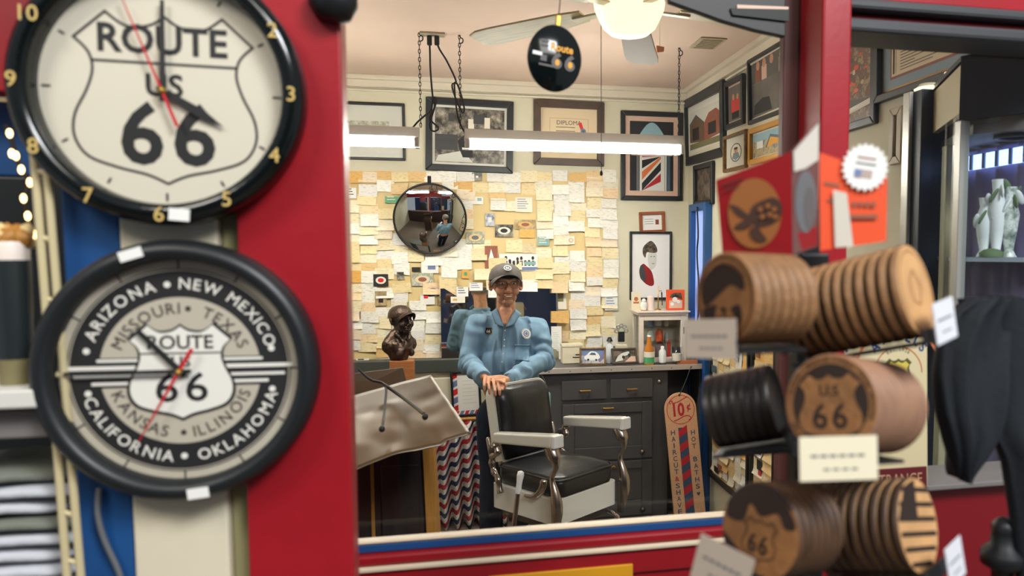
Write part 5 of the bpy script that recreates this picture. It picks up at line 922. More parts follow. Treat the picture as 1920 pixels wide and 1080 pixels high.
# back: white enamel shell and leather pad, leaning back a little
Mb = Matrix.Translation((0, .215, .705)) @ Matrix.Rotation(R(-9), 4, 'X')
out = [(-.172, .03), (.172, .03), (.186, .12)] + [(.124 + .065 * math.cos(a), .355 + .065 * math.sin(a)) for a in [PI / 2 * k / 6 for k in range(7)]] + [(-.124 + .065 * math.cos(a), .355 + .065 * math.sin(a)) for a in [PI / 2 + PI / 2 * k / 6 for k in range(7)]] + [(-.186, .12)]
q = MB().use('enamel'); q.prism(out, -.03, .03); q.build('back_shell', t, Mb @ Matrix.Rotation(R(90), 4, 'X'), bevel=.014, seg=3)
q = MB().use('leather'); lv = [(.94, .0), (.94, .022), (.91, .034), (.8, .050), (.6, .064), (.4, .072), (.15, .076)]; vs = []; fs = []; n = len(out); cyb = .22
for k, h in lv: vs += [(x * k, cyb + (y - cyb) * k, h + .024) for x, y in out]
for L_ in range(len(lv) - 1):
    for i in range(n): j = (i + 1) % n; fs.append((L_ * n + i, L_ * n + j, (L_ + 1) * n + j, (L_ + 1) * n + i))
q.add(vs, fs, True); q.add(vs[-n:], [tuple(range(n))], True); q.build('back_pad', t, Mb @ Matrix.Rotation(R(90), 4, 'X'))
# arms
for s_ in (-1, 1):
    x = .245 * s_; q = MB().use('enamel'); zA = .882
    q.hexa([(x - .030, -.245, zA + .018), (x + .030, -.245, zA + .018), (x + .026, .15, zA - .022), (x - .026, .15, zA - .022), (x - .033, -.25, zA + .080), (x + .033, -.25, zA + .080), (x + .028, .155, zA + .030), (x - .028, .155, zA + .030)]); q.build('armrest', t, bevel=.010, seg=3)
    q = MB().use('enamel'); q.hexa([(x - .033, -.272, zA + .019), (x + .033, -.272, zA + .019), (x + .033, -.2465, zA + .017), (x - .033, -.2465, zA + .017), (x - .031, -.272, zA + .078), (x + .031, -.272, zA + .078), (x + .031, -.2515, zA + .079), (x - .031, -.2515, zA + .079)]); q.mats[0] = 'white'; q.build('armrest_cap', t, bevel=.006)  # cap set whiter than the enamel: daylight on it put into the colour
    P = catmull([(x, -.215, zA + .016), (x, -.245, zA - .035), (x, -.25, zA - .075), (x, -.225, zA - .13), (x, -.245, zA - .20), (x, -.255, zA - .26), (x, -.25, zA - .33), (x, -.235, zA - .40)], 5); n = len(P)
    q = MB().use('chrome'); q.tube(P, [.020 + .009 * math.cos(i / n * 9) + (.006 if i < 6 else 0) for i in range(n)], 10, False, .75); q.build('arm_post', t)
    P = catmull([(x, .13, zA - .016), (x, .165, zA - .03), (x, .15, zA - .07), (x, .19, zA - .10), (x, .185, zA - .16), (x, .15, zA - .20), (x, .13, zA - .27)], 5)
    q = MB().use('chrome'); q.tube(P, [.013 + .006 * math.sin(i * .8) ** 2 for i in range(len(P))], 10); q.build('arm_scroll', t)
    q = MB().use('chrome_dark'); q.sphere((x, .19, zA - .07), (.014, .026, .026), 14, 10); q.build('hinge', t)
    q = MB().use('chrome'); q.capsule((x * .93, .19, .69), (x * .93, .24, .86), .013, .011); q.build('back_bracket', t)
# front near corner scroll plate
q = MB().use('chrome'); q.tube(catmull([(-.230, -.03, .625), (-.235, -.09, .635), (-.238, -.13, .66), (-.240, -.16, .70), (-.240, -.165, .735)], 5), [.012, .013, .014, .015, .016, .016, .016, .017, .017, .018, .018, .018, .018, .018, .019, .019, .019, .019, .019, .016, .010], 10, False, .6); q.build('scroll_plate', t)
q = MB().use('chrome_dark'); q.bx(-.245, -.215, -.258, -.226, .47, .64); q.build('corner_post', t, bevel=.006)
q = MB().use('chrome_dark'); q.bx(.215, .245, -.258, -.226, .47, .64); q.build('corner_post', t, bevel=.006)
# lever with a white grip
a0 = CI @ atY(964, 985, 3.52); a1 = CI @ atY(971, 925, 3.52); a2 = CI @ atY(977, 883, 3.52)
q = MB().use('chrome'); q.tube([a0 + (a0 - a1) * .5, a0, a1], [.016, .013, .011], 10); q.build('lever', t)
q = MB().use('white'); d = (a2 - a1); q.tube([a1 + d * k for k in (0, .12, .3, .55, .8, .95, 1.0)], [.013, .016, .013, .014, .017, .015, .006], 12); q.build('lever_grip', t)
q = MB().use('chrome_dark'); q.capsule(a0 + (a0 - a1) * .5, (-.10, .02, .45), .016, .02); q.build('lever_bracket', t)
# pedestal, base, footrest
q = MB().use('enamel'); q.lathe([(.30, 0), (.30, .03), (.26, .06), (.12, .085), (.085, .11), (.075, .16)], 40); q.build('base', t)
q = MB().use('chrome'); q.lathe([(.055, .161), (.055, .47)], 24); q.build('piston', t)
for s_ in (-1, 1): q = MB().use('chrome'); q.tube(catmull([(.17 * s_, -.19, .49), (.17 * s_, -.27, .47), (.16 * s_, -.33, .38), (.16 * s_, -.40, .26)], 5), .012, 8); q.build('footrest_arm', t)
q = MB().use('chrome_dark'); q.hexa([(-.19, -.36, .28), (.19, -.36, .28), (.19, -.50, .22), (-.19, -.50, .22), (-.19, -.355, .292), (.19, -.355, .292), (.19, -.495, .232), (-.19, -.495, .232)]); fr_ = q.build('footrest', t, bevel=.004)
for k in range(9): q = MB().use('chrome'); q.box((0, 0, 0), (.012, .11, .006)); q.build('tread_bar', fr_, Matrix.Translation((-.16 + .04 * k, -.426, .264)) @ Matrix.Rotation(R(23), 4, 'X'))
# black grip strap seen under the arm
q = MB().use('chrome'); q.tube([(-.19, .20, .735), (.19, .20, .735)], .010, 8); q.build('cross_rod', t)

# ---------------------------------------------------------------- the barber
MXY = atY(948, 560, 4.42); MO = Vector((MXY.x, 4.42, 0))
def J(u, v, y): return atY(u, v, y) - MO
man = thing('person', 'elderly man in blue denim shirt, grey cap and glasses leaning on the barber chair', 'person', upright(MO))
HC = J(948.5, 532, 4.37); 
HR = Matrix.Translation(HC) @ Matrix.Rotation(R(4), 4, 'Z') @ Matrix.Rotation(R(3), 4, 'X')
shL, shR = J(891, 604, 4.42), J(1014, 612, 4.42); elL, elR = J(878, 679, 4.36), J(1021, 673, 4.36); wrL, wrR = J(906, 708, 4.06), J(956, 712, 4.05)
HS = 1.03
q = MB().use('skin')
q.M = HR; head_prims(q, HS); q.M = Matrix()
nk0 = J(949, 604, 4.43); nk1 = HC + Vector((0, .015, -.06)); q.capsule(nk0, nk1, .058, .052); q.capsule(nk0 + Vector((0, -.03, -.02)), nk1 + Vector((0, -.035, -.02)), .03, .026)
for s_ in (-1, 1): q.capsule(nk0 + Vector((.02 * s_, -.045, -.03)), nk1 + Vector((.035 * s_, -.02, -.0)), .010, .010)
q.capsule(J(948, 584, 4.365), J(947, 605, 4.325), .036, .016)
ch = J(951, 640, 4.43); q.sphere(ch + Vector((0, .01, -.03)), (.155, .09, .15)); q.sphere(ch + Vector((0, .01, -.22)), (.15, .10, .19)); q.sphere(ch + Vector((0, .02, -.40)), (.15, .10, .13))
q.capsule(nk0 + Vector((0, .01, -.06)), shL + Vector((.04, 0, -.02)), .045, .035); q.capsule(nk0 + Vector((0, .01, -.06)), shR + Vector((-.04, 0, -.02)), .045, .035)
for a, b_, c in ((shL, elL, wrL), (shR, elR, wrR)): q.capsule(a + Vector((0, 0, -.012)), b_, .040, .036); q.capsule(b_, c, .036, .026)
hipz = ch.z - .42
for s_ in (-1, 1): q.capsule((ch.x + .085 * s_, .03, hipz), (ch.x + .095 * s_, .03, .50), .075, .05); q.capsule((ch.x + .095 * s_, .03, .50), (ch.x + .10 * s_, .05, .09), .048, .036); q.capsule((ch.x + .10 * s_, .06, .04), (ch.x + .115 * s_, -.11, .035), .036, .028)
# hands: palm, four fingers bent over the chair back, thumb from the side of the palm
def hand_on(q, wrist, knuckles, tips1, tips2, tips3, thumb, r=.0088):
    for k in range(4):
        q.capsule(wrist + (knuckles[k] - wrist) * .12 + (knuckles[k] - knuckles[1]) * .45, knuckles[k], .0150, .0112)
        q.capsule(knuckles[k], tips1[k], r * 1.08, r); q.capsule(tips1[k], tips2[k], r * .98, r * .9); q.capsule(tips2[k], tips3[k], r * .9, r * .76)
    q.capsule(thumb[0], thumb[1], .0135, .011); q.capsule(thumb[1], thumb[2], .0105, .009); q.capsule(thumb[2], thumb[3], .009, .0075)
top = J(930, 724, 3.920)
# upper hand (the barber's left, from the side nearer the grey cabinet): fingers hang down in front of the pad
kn = [J(u, v, 3.955) for u, v in ((933, 716), (925, 712), (917, 710), (910, 709))]
t1 = [J(u, v, 3.900) for u, v in ((935, 725), (926, 723), (916, 720), (908, 716))]; t2 = [J(u, v, 3.865) for u, v in ((937, 733), (928, 733), (917, 730), (908, 724))]; t3 = [J(u, v, 3.860) for u, v in ((937, 740), (929, 741), (918, 738), (908, 731))]
hand_on(q, wrR + Vector((-.02, -.01, .01)), kn, t1, t2, t3, [J(944, 714, 3.970), J(944, 721, 3.930), J(943, 727, 3.900), J(942, 731, 3.885)])
# lower hand (his right) flat under it, finger ends showing beyond
kn = [J(u, v, 3.975) for u, v in ((919, 712), (922, 716), (924, 719), (925, 722))]
t1 = [J(u, v, 3.950) for u, v in ((931, 714), (935, 719), (935, 723), (933, 726))]; t2 = [J(u, v, 3.920) for u, v in ((940, 715), (944, 720), (943, 724), (939, 728))]; t3 = [J(u, v, 3.900) for u, v in ((945, 718), (949, 723), (948, 727), (943, 731))]
hand_on(q, wrL + Vector((.01, -.01, .0)), kn, t1, t2, t3, [J(911, 713, 3.990), J(912, 719, 3.950), J(914, 723, 3.920), J(917, 726, 3.900)])
me = blob(q, .0034, 3, .5)
for p in me.polygons: p.use_smooth = True
me.materials.clear(); me.materials.append(PAL['skin']); link('body', me, man)
# face details
def hp(n_, m, fn, par=man, **k): q = MB().use(m); q.M = HR @ Matrix.Scale(HS, 4); fn(q); return q.build(n_, par, **k)
for s_ in (-1, 1):
    e = hp('eye', 'white', lambda q: q.sphere((.031 * s_, -.0785, .009), (.0125, .0105, .0048), 14, 10)); hp('iris', 'eye_dark', lambda q: q.sphere((.031 * s_, -.0885, .009), (.0048, .003, .0042), 10, 8), e)
    hp('eyebrow', 'hair_grey', lambda q: q.tube(catmull([(.015 * s_, -.099, .030), (.032 * s_, -.094, .036), (.05 * s_, -.080, .031)], 4), [.003, .004, .0045, .005, .005, .0045, .004, .003, .002], 6))
    hp('smile_line', 'crease', lambda q: q.tube(catmull([(.019 * s_, -.098, -.034), (.030 * s_, -.094, -.048), (.034 * s_, -.084, -.066)], 4), [.0008, .0016, .002, .002, .002, .002, .0016, .0012, .0008], 6))
hp('mouth', 'lip', lambda q: (q.sphere((0, -.0955, -.062), (.0225, .006, .0072), 16, 8),)); hp('teeth', 'teeth', lambda q: q.sphere((0.001, -.0985, -.060), (.0165, .004, .0034), 14, 8))
hair = MB().use('hair_grey'); hair.M = HR @ Matrix.Scale(HS, 4); hair.sphere((0, .018, .008), (.0775, .090, .072), 28, 16); hair.build('hair', man)
HCp = HR @ Matrix.Translation((0, .004, -.010)) @ Matrix.Rotation(R(-11), 4, 'X')
q = MB().use('cap_grey'); q.M = HCp.copy(); cap_dome(q, HS); cp = q.build('cap', man)
q = MB().use('cap_grey'); q.M = HCp; cap_brim(q, HS, .070); q.build('cap_brim', cp, solid=.005)
q = MB().use('face_white'); q.M = HCp @ Matrix.Translation((0, -.089 * HS, .083 * HS)) @ Matrix.Rotation(R(50), 4, 'X'); q.ring(.017, .021, .004, 0, 360, 24); q.use('ink'); q.disc(.0168, .0036, 0, 0, 20); q.use('face_white'); q.text('66', .014, 0, -.007, .0046, .02); q.build('cap_emblem', cp)
# glasses
gl = None
q = MB().use('black'); q.M = HR @ Matrix.Scale(HS, 4)
for s_ in (-1, 1): q.tube([(.034 * s_ + .027 * math.copysign(abs(math.cos(a)) ** .6, math.cos(a)), -.108 + .010 * abs(math.cos(a)) * (1 if math.cos(a) * s_ > 0 else 0), .004 + .019 * math.copysign(abs(math.sin(a)) ** .7, math.sin(a))) for a in [2 * PI * k / 24 for k in range(24)]], .0009, 6, True); q.tube(catmull([(.061 * s_, -.098, .012), (.078 * s_, -.06, .012), (.092 * s_, .0, .010)], 4), .0011, 6)
q.tube([(-.008, -.109, .008), (0, -.113, .010), (.008, -.109, .008)], .0015, 6); gl = q.build('glasses', man)
for s_ in (-1, 1): q = MB().use('lens'); q.M = HR @ Matrix.Scale(HS, 4) @ Matrix.Translation((.034 * s_, -.1085, .004)) @ Matrix.Rotation(R(90), 4, 'X') @ Matrix.Rotation(R(-9 * s_), 4, 'Y'); q.disc(.0265, 0, 0, 0, 24, .0185); q.build('lens', gl)
# denim shirt
q = MB().use('denim')
q.sphere(ch + Vector((0, .01, -.005)), (.185, .122, .165), 28, 16); q.sphere(ch + Vector((0, -.005, -.14)), (.183, .130, .19), 28, 16)
q.capsule(nk0 + Vector((-.02, .025, -.030)), shL + Vector((.026, .005, -.006)), .072, .054); q.capsule(nk0 + Vector((.02, .025, -.030)), shR + Vector((-.026, .005, -.006)), .072, .054); q.sphere(nk0 + Vector((0, .035, -.035)), (.085, .07, .05))
for s_, sh_ in ((-1, shL), (1, shR)): q.capsule(sh_ + Vector((-.035 * s_, .0, -.03)), ch + Vector((.115 * s_, 0, -.22)), .066, .066, 18); q.capsule(nk0 + Vector((.05 * s_, .02, -.05)), sh_ + Vector((-.01 * s_, 0, -.012)), .062, .056)
for a, b_, c in ((shL, elL, wrL), (shR, elR, wrR)):
    q.capsule(a + (b_ - a) * .10 + Vector((0, 0, -.004)), b_, .053, .054, 20); q.capsule(b_, b_ + (c - b_) * .8, .055, .048, 20); q.capsule(b_ + (c - b_) * .72, c - (c - b_).normalized() * .02, .044, .042, 20); q.sphere(b_ + Vector((0, -.01, -.022)), (.058, .058, .05))
me = blob(q, .0055, 12)
arms = ((shL, elL), (elL, wrL), (shR, elR), (elR, wrR))
def segd(p, a, b_): d = b_ - a; k = max(0, min(1, (p - a).dot(d) / d.length_squared)); return (p - a - d * k).length, k * d.length
def folds(c):
    best = min(((segd(c, a, b_), a, b_) for a, b_ in arms), key=lambda x: x[0][0]); (dist, along), a, b_ = best
    if dist < .078: return math.sin(along * 52 + 9 * noise.noise(c * 8)) * .0065 * (.6 + noise.noise(c * 6)) + noise.noise(c * 18) * .007
    w_ = 1 if c.y < 0 else .6; k = noise.noise(Vector((c.x * 4, c.y * 4, c.z * 3))); a1 = (1 - abs(math.sin((c.x - ch.x) * 34 + c.z * 4 + 2.6 * k))) ** 2; a2 = (1 - abs(math.sin((c.x - ch.x) * 52 - c.z * 9 + 3 * k))) ** 3
    return w_ * 1.9 * (.019 * a1 * (.45 + .8 * noise.noise(Vector((c.x * 7, 0, c.z * 3)))) + .010 * a2 * (.4 + noise.noise(Vector((c.x * 9, 2, c.z * 4)))) - .004 + .006 * noise.noise(Vector((c.x * 16, c.y * 16, c.z * 7))))
displace(me, folds)
for p in me.polygons: p.use_smooth = True
me.materials.clear(); me.materials.append(PAL['denim']); shirt = link('shirt', me, man)
bv = BVHTree.FromPolygons([v.co.copy() for v in me.vertices], [tuple(p.vertices) for p in me.polygons])
def front(u, v, off=.003):
    p = atY(u, v, 4.3); d = (p - CAM).normalized(); h = bv.ray_cast(CAM - MO, d)
    return (h[0] + h[1] * off, h[1]) if h[0] else (J(u, v, 4.29), Vector((0, -1, 0)))
def patch(n_, m, quad, off=.004, nu=6, nv=8, par=shirt, solid=.002):
    q = MB().use(m)
    def fn(a, b_):
        u = (quad[0][0] * (1 - a) + quad[1][0] * a) * (1 - b_) + (quad[3][0] * (1 - a) + quad[2][0] * a) * b_; v = (quad[0][1] * (1 - a) + quad[1][1] * a) * (1 - b_) + (quad[3][1] * (1 - a) + quad[2][1] * a) * b_
        return front(u, v, off)[0]
    q.grid(fn, nu, nv); return q.build(n_, par, solid=solid)
patch('placket', 'denim', [(943.5, 612), (951, 610), (945, 700), (938, 700)], .004, 3, 20)
patch('chest_pocket', 'denim', [(966, 646), (994, 646), (992, 678), (964, 676)], .004, 8, 10); patch('pocket_flap', 'denim_dark', [(966, 646), (994, 646), (994, 649), (966, 649)], .0065, 8, 2)
for v in (620, 637, 649, 664, 679): p, n_ = front(945.5 - (v - 637) * .06, v, .006); q = MB().use('face_white'); q.sphere(p, (.0045, .003, .0045), 10, 8); q.build('button', shirt)
def badge(u, v, r_, name, rings, txt=None):
    p, n_ = front(u, v, .007); q = MB(); q.M = Matrix.Translation(p) @ n_.to_track_quat('Z', 'Y').to_matrix().to_4x4()
    for i, (m, k) in enumerate(rings): q.use(m); q.disc(r_ * k, .0006 * i, 0, 0, 24)
    if txt: q.use(txt[1]); q.text(txt[0], r_ * .8, 0, -r_ * .4, .0006 * len(rings), .02)
    q.build(name, shirt)
badge(985.5, 626, .030, 'round_patch', [('white', 1), ('brick_red', .92), ('face_white', .88), ('bluegrey', .62), ('face_white', .42), ('bluegrey', .3)])
p, n_ = front(916.5, 621, .007); q = MB(); q.M = Matrix.Translation(p) @ n_.to_track_quat('Z', 'Y').to_matrix().to_4x4(); q.use('gold'); q.poly(shield(.023, 0, 0), 0); q.use('ink'); q.poly(shield(.0205, 0, 0), .0006); q.use('face_white'); q.text('66', .016, 0, -.010, .0012, .02); q.build('shield_pin', shirt)
# collar: two folded flaps
def flap(pts):
    q = MB().use('denim'); q.grid(lambda a, b_: (pts[0] * (1 - a) + pts[1] * a) * (1 - b_) + (pts[3] * (1 - a) + pts[2] * a) * b_ + Vector((0, -.010 * math.sin(PI * b_), 0)), 6, 6); q.build('collar', shirt, solid=.004)
def fp(u, v, off): return front(u, v, off)[0]
nL, nR = J(929, 572, 4.40), J(968, 574, 4.40)
flap([J(946, 613, 4.305), J(931, 577, 4.385), J(921, 585, 4.375), fp(932, 608, .012)]); flap([J(947, 613, 4.305), J(967, 579, 4.385), J(977, 588, 4.375), fp(964, 610, .012)])
q = MB().use('denim'); cN = nk0 + Vector((0, .005, .03)); q.grid(lambda a, b_: cN + Vector((.066 * math.sin((a - .5) * 2 * PI * .62), .062 * math.cos((a - .5) * 2 * PI * .62), -.03 + .055 * b_ - .0 * a)), 24, 3); q.build('collar_stand', shirt, solid=.005)
q = MB().use('ink'); q.add([J(943, 602, 4.335), J(952, 602, 4.335), J(947, 613, 4.325)], [(0, 1, 2)]); 
for wr, el in ((wrL, elL), (wrR, elR)):
    d = (wr - el).normalized(); q = MB().use('denim'); q.tube([wr - d * .055, wr - d * .05, wr + d * .003, wr + d * .008], [.041, .045, .043, .038], 20); q.build('cuff', shirt)
# trousers and shoes
q = MB().use('jeans'); q.sphere((ch.x, .02, hipz), (.170, .125, .13), 24, 14)
for s_ in (-1, 1): q.capsule((ch.x + .085 * s_, .03, hipz - .02), (ch.x + .095 * s_, .03, .52), .098, .075, 18); q.capsule((ch.x + .095 * s_, .03, .52), (ch.x + .10 * s_, .05, .11), .074, .066, 18)
me = blob(q, .008, 4)
displace(me, lambda c: .008 * noise.noise(Vector((c.x * 14, c.y * 14, c.z * 6))))
for p in me.polygons: p.use_smooth = True
me.materials.clear(); me.materials.append(PAL['jeans']); link('trousers', me, man)
for s_ in (-1, 1):
    q = MB().use('shoe'); q.capsule((ch.x + .10 * s_, .08, .048), (ch.x + .118 * s_, -.13, .046), .047, .044, 14); q.capsule((ch.x + .10 * s_, .06, .05), (ch.x + .10 * s_, .05, .10), .046, .046, 14); me = blob(q, .006, 3); me.materials.clear(); me.materials.append(PAL['shoe'])
    for p in me.polygons: p.use_smooth = True
    link('shoe', me, man)
# ---------------------------------------------------------------- side wall: blue doorway, card boards
ya, yb = atX(1303, 500, XR).y, atX(1335, 500, XR).y; zt = atX(1306, 384, XR).z; 
q = MB().use('blue_paint'); q.bx(XR - .05, XR - .001, yb, yb + .05, 0, zt); q.bx(XR - .05, XR - .001, ya - .05, ya, 0, zt); q.bx(XR - .05, XR - .001, yb + .05, ya - .05, zt - .05, zt); zr = atX(1325, 640, XR).z; q.bx(XR - .04, XR - .001, yb + .05, ya - .05, 0, zr); q.bx(XR - .045, XR - .001, yb + .05, ya - .05, zr, zr + .04); struct('door_1', q, bevel=.004)
q = MB().use('pane_glow'); q.bx(XR - .012, XR - .008, yb + .05, ya - .05, zr + .04, zt - .05); struct('window_3', q)
q = MB().use('bright_red'); q.bx(XR - .03, XR - .014, yb + .05, yb + .10, zr + .3, zt - .05); o = q.build('red_banner'); tag(o, 'narrow red banner hanging in the blue doorway window', 'banner')
c = atX(1329, 520, XR - .03); q = MB().use('white'); q.tube([(0, .05 * math.cos(a), .05 * math.sin(a)) for a in [2 * PI * k / 20 for k in range(20)]], .012, 8, True); tag(q.build('white_ring', M=c), 'white ring shape in front of the blue doorway pane', 'ring')
q = MB().use('cord'); q.tube(catmull([atX(1307, 388, XR - .055), atX(1309, 440, XR - .055), atX(1307, 480, XR - .055), atX(1311, 560, XR - .055), atX(1304, 640, XR - .055), atX(1303, 680, XR - .055)], 6), .006, 8); tag(q.build('cable'), 'dark cable running down the doorway frame by the room corner', 'cable')
def card_board(label, u0, u1, v0, z0, seed):
    a, b_ = atX(u0, 600, XR).y, atX(u1, 600, XR).y; zt = atX(u0, v0, XR).z; W, H = (a - b_) / 2, (zt - z0) / 2
    t = thing('card_board', label, 'board', facing((XR - .001, (a + b_) / 2, (zt + z0) / 2), -90)); q = MB().use('frame_black'); q.bx(-W, -W + .025, -H, H, 0, .03); q.bx(W - .025, W, -H, H, 0, .03); q.bx(-W + .025, W - .025, -H, -H + .025, 0, .03); q.bx(-W + .025, W - .025, H - .025, H, 0, .03); q.build('frame', t, bevel=.003)
    q = MB().use('card_yellow'); q.bx(-W + .025, W - .025, -H + .025, H - .025, .002, .008); q.build('backing', t); rn = random.Random(seed); nr = int(2 * H / .062); nc = max(2, int((2 * W - .05) / .10))
    for i in range(nc):
        for j in range(nr):
            m = rn.choice(['card_cream', 'card_tan', 'card_white', 'card_peach', 'card_bold', 'card_gold', 'card_cream', 'card_bold']); o = D.objects.new('card', CM[(m, rn.choice([0, 0, 1]))]); COL.objects.link(o); o.parent = t
            o.matrix_basis = Matrix.Translation((-W + .025 + (i + .5) * (2 * W - .05) / nc + rn.uniform(-.006, .006), -H + .05 + (j + .5) * (2 * H - .1) / nr, .010 + rn.random() * .006)) @ Matrix.Rotation(rn.gauss(0, .03), 4, 'Z'); o.scale = ((2 * W - .05) / nc / .108 * rn.uniform(.9, 1.02), rn.uniform(.85, 1.0), 1)
    for k in range(int(6 + nc * 3)):
        q = MB().use(rn.choice(['bright_red', 'slate', 'photo_bw', 'photo_car', 'ink', 'brick_red'])); w_, h_ = rn.uniform(.02, .045), rn.uniform(.015, .03); q.rect(-w_, -h_, w_, h_); q.build('small_card', t, (rn.uniform(-W + .07, W - .07), rn.uniform(-H + .06, H - .06), .0175 + k * .0003))
card_board('wide framed board covered in cards on the side wall past the blue doorway', 1338, 1413, 560, .30, 3)
card_board('narrow framed board covered in cards next to the wider one on the side wall', 1417, 1464, 560, .30, 8)
# ---------------------------------------------------------------- glass booth and post seen through the second pane
P0, P1, P2 = (XR - .004, 2.56), (1.44, 2.00), (1.535, 1.835); zh0 = atX(1790, 215, 1.44).z; zh1 = atX(1790, 126, 1.44).z; P3 = (XR - .004, 1.835); zbm = .95
t = thing('glass_display_case', 'tall glass display case with a navy header and a cream slanted side', 'display case', (1.58, 2.15, 0)); o0 = Vector((1.58, 2.15, 0))
def L2(p): return (p[0] - o0.x, p[1] - o0.y)
def wallseg(name, a, b_, z0, z1, th, m):
    a, b_ = L2(a), L2(b_); d = Vector((b_[0] - a[0], b_[1] - a[1])).normalized(); n = Vector((-d.y, d.x)) * -th
    q = MB().use(m); q.prism([(a[0], a[1]), (b_[0], b_[1]), (b_[0] + n.x, b_[1] + n.y), (a[0] + n.x, a[1] + n.y)], z0, z1); return q.build(name, t)
wallseg('cream_side', P0, P1, zh0, zh1, -.02, 'case_cream'); wallseg('navy_header', P1, P2, zh0 - .02, zh1 + .01, -.03, 'case_navy')
q = MB().use('case_navy'); q.prism([L2(p) for p in (P0, P1, P2, P3)], zh1 + .0105, zh1 + .025); q.build('roof', t)
q = MB().use('shelf_grey'); q.prism([L2((P0[0], P0[1] - .06)), L2((P1[0] + .04, P1[1] - .01)), L2((P2[0] + .04, P2[1])), L2(P3)], zh0 - .06, zh0 - .03); q.build('soffit', t)
q = MB().use('dark_grey'); q.prism([L2(p) for p in (P0, P1, P2, P3)], 0, zbm); q.build('plinth', t)
def postat(p, w, z0, z1, m, name='post'): q = MB().use(m); x, y = L2(p); q.bx(x - w / 2, x + w / 2, y - w / 2, y + w / 2, z0, z1); return q.build(name, t, bevel=.003)
postat((P1[0] + .012, P1[1] + .0), .03, zbm + .001, zh0 - .021, 'case_silver'); postat((P0[0] - .02, P0[1] - .04), .025, zbm + .001, zh0 - .001, 'case_cream'); postat((1.565, 2.22), .03, zbm + .001, zh0 - .061, 'case_cream')
wallseg('glass_side', (P0[0] - .03, P0[1] - .06), P1, zbm + .001, zh0 - .001, -.004, 'clear_glass'); wallseg('glass_front', P1, P2, zbm + .001, zh0 - .021, -.004, 'clear_glass')
zsh = atX(1850, 470, 1.5).z - .02; q = MB().use('case_shelf'); q.prism([L2((1.672, 2.46)), L2((1.475, 2.01)), L2((1.56, 1.85)), L2((1.672, 1.85))], zsh - .012, zsh); q.build('shelf', t)
q = MB().use('curtain_mauve'); q.grid(lambda a, b_: (XR - .02 - o0.x + .012 * math.sin(a * 40), 1.85 - o0.y + a * .60, zbm + .01 + (zh0 - .08 - zbm) * b_), 60, 1); q.build('curtain', t)
q = MB().use('dark_grey'); q.tube([(1.60 - o0.x + .05 * math.cos(k * PI / 8), 1.97 - o0.y + .05 * math.sin(k * PI / 8), zh0 - .066) for k in range(16)], .006, 6, True); q.build('ring_lamp', t)
# window reflection in the booth glass, put in as a glowing panel
ywa, ywb = 2.04, 2.15; zw1, zw0 = atX(1860, 283, XR - .05).z, atX(1860, 312, XR - .05).z; z20 = atX(1850, 312, XR - .05).z
q = MB().use('sky_reflection'); q.bx(XR - .036, XR - .034, 1.86, 2.30, zw0, zw1); struct('window_4', q)
for k in range(8): q = MB().use('bluegrey'); y = 1.865 + k * .06; q.bx(XR - .042, XR - .0365, y - .006, y + .006, zw0, zw1); struct('window_5' if k == 0 else 'window_%d' % (5 + k), q)  # bars across the same added reflection panel
rn = random.Random(4)
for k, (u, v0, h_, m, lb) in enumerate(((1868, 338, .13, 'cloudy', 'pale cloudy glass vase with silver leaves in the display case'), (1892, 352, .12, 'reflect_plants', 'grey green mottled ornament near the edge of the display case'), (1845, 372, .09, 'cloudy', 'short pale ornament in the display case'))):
    p = atX(u, 450, (1.56, 1.59, 1.54)[k]); p.z = zsh + .0015; hh = atX(u, v0, p.x).z - zsh; t2 = thing('glass_ornament', lb, 'ornament', p, 'ornaments in the display case'); q = MB().use(m); q.lathe([(.022, 0), (.012, .02), (.020, hh * .35), (.026, hh * .6), (.014, hh * .85), (.018, hh)], 16); q.build('body', t2)
    for j in range(7): a = j * .9 + k; q = MB().use('cloudy' if j % 2 else 'leaf'); q.sphere((.024 * math.cos(a), .024 * math.sin(a), hh * (.55 + .06 * j)), (.010, .004, .024), 8, 6, Euler((.5 * math.cos(a), .5 * math.sin(a), a))); q.build('leaf', t2)
c = Vector((1.535, 1.965, zsh + .0015)); q = MB().use('leaf'); q.lathe([(.034, 0), (.036, .012), (.022, .022), (0, .026)], 24, 1, .8); tag(q.build('dark_dish', M=c), 'low dark green dish on the shelf of the display case', 'dish')
# blue post with pale disc lamps
pa = atX(1697, 470, XR - .15); b = MB().use('case_navy'); b.bx(XR - .14, XR - .002, pa.y - .06, pa.y, 0, atX(1700, 180, XR - .12).z); b.use('case_silver'); b.bx(XR - .155, XR - .141, pa.y - .012, pa.y + .03, 0, atX(1700, 180, XR - .12).z); struct('trim_25', b, bevel=.003)
zp = atX(1700, 180, XR - .12).z
for k, (dx, dy, dz, lb) in enumerate(((-.09, -.02, .003, 'lower pale disc lamp on top of the navy post'), (-.03, -.10, .045, 'upper pale disc lamp beside the navy post'))):
    t2 = thing('disc_lamp', lb, 'lamp', (XR + dx, pa.y + dy, zp + dz), 'disc lamps'); q = MB().use('puck_glow'); q.lathe([(.045, 0), (.048, .006), (.04, .010)], 28); q.build('diffuser', t2); q = MB().use('case_cream'); q.lathe([(.040, .0105), (.030, .022), (0, .024)], 28); q.build('cap', t2)
    if k: q = MB().use('case_navy'); q.bx(-.012, .028, -.012, .012, -.045, -.001); q.build('bracket', t2)
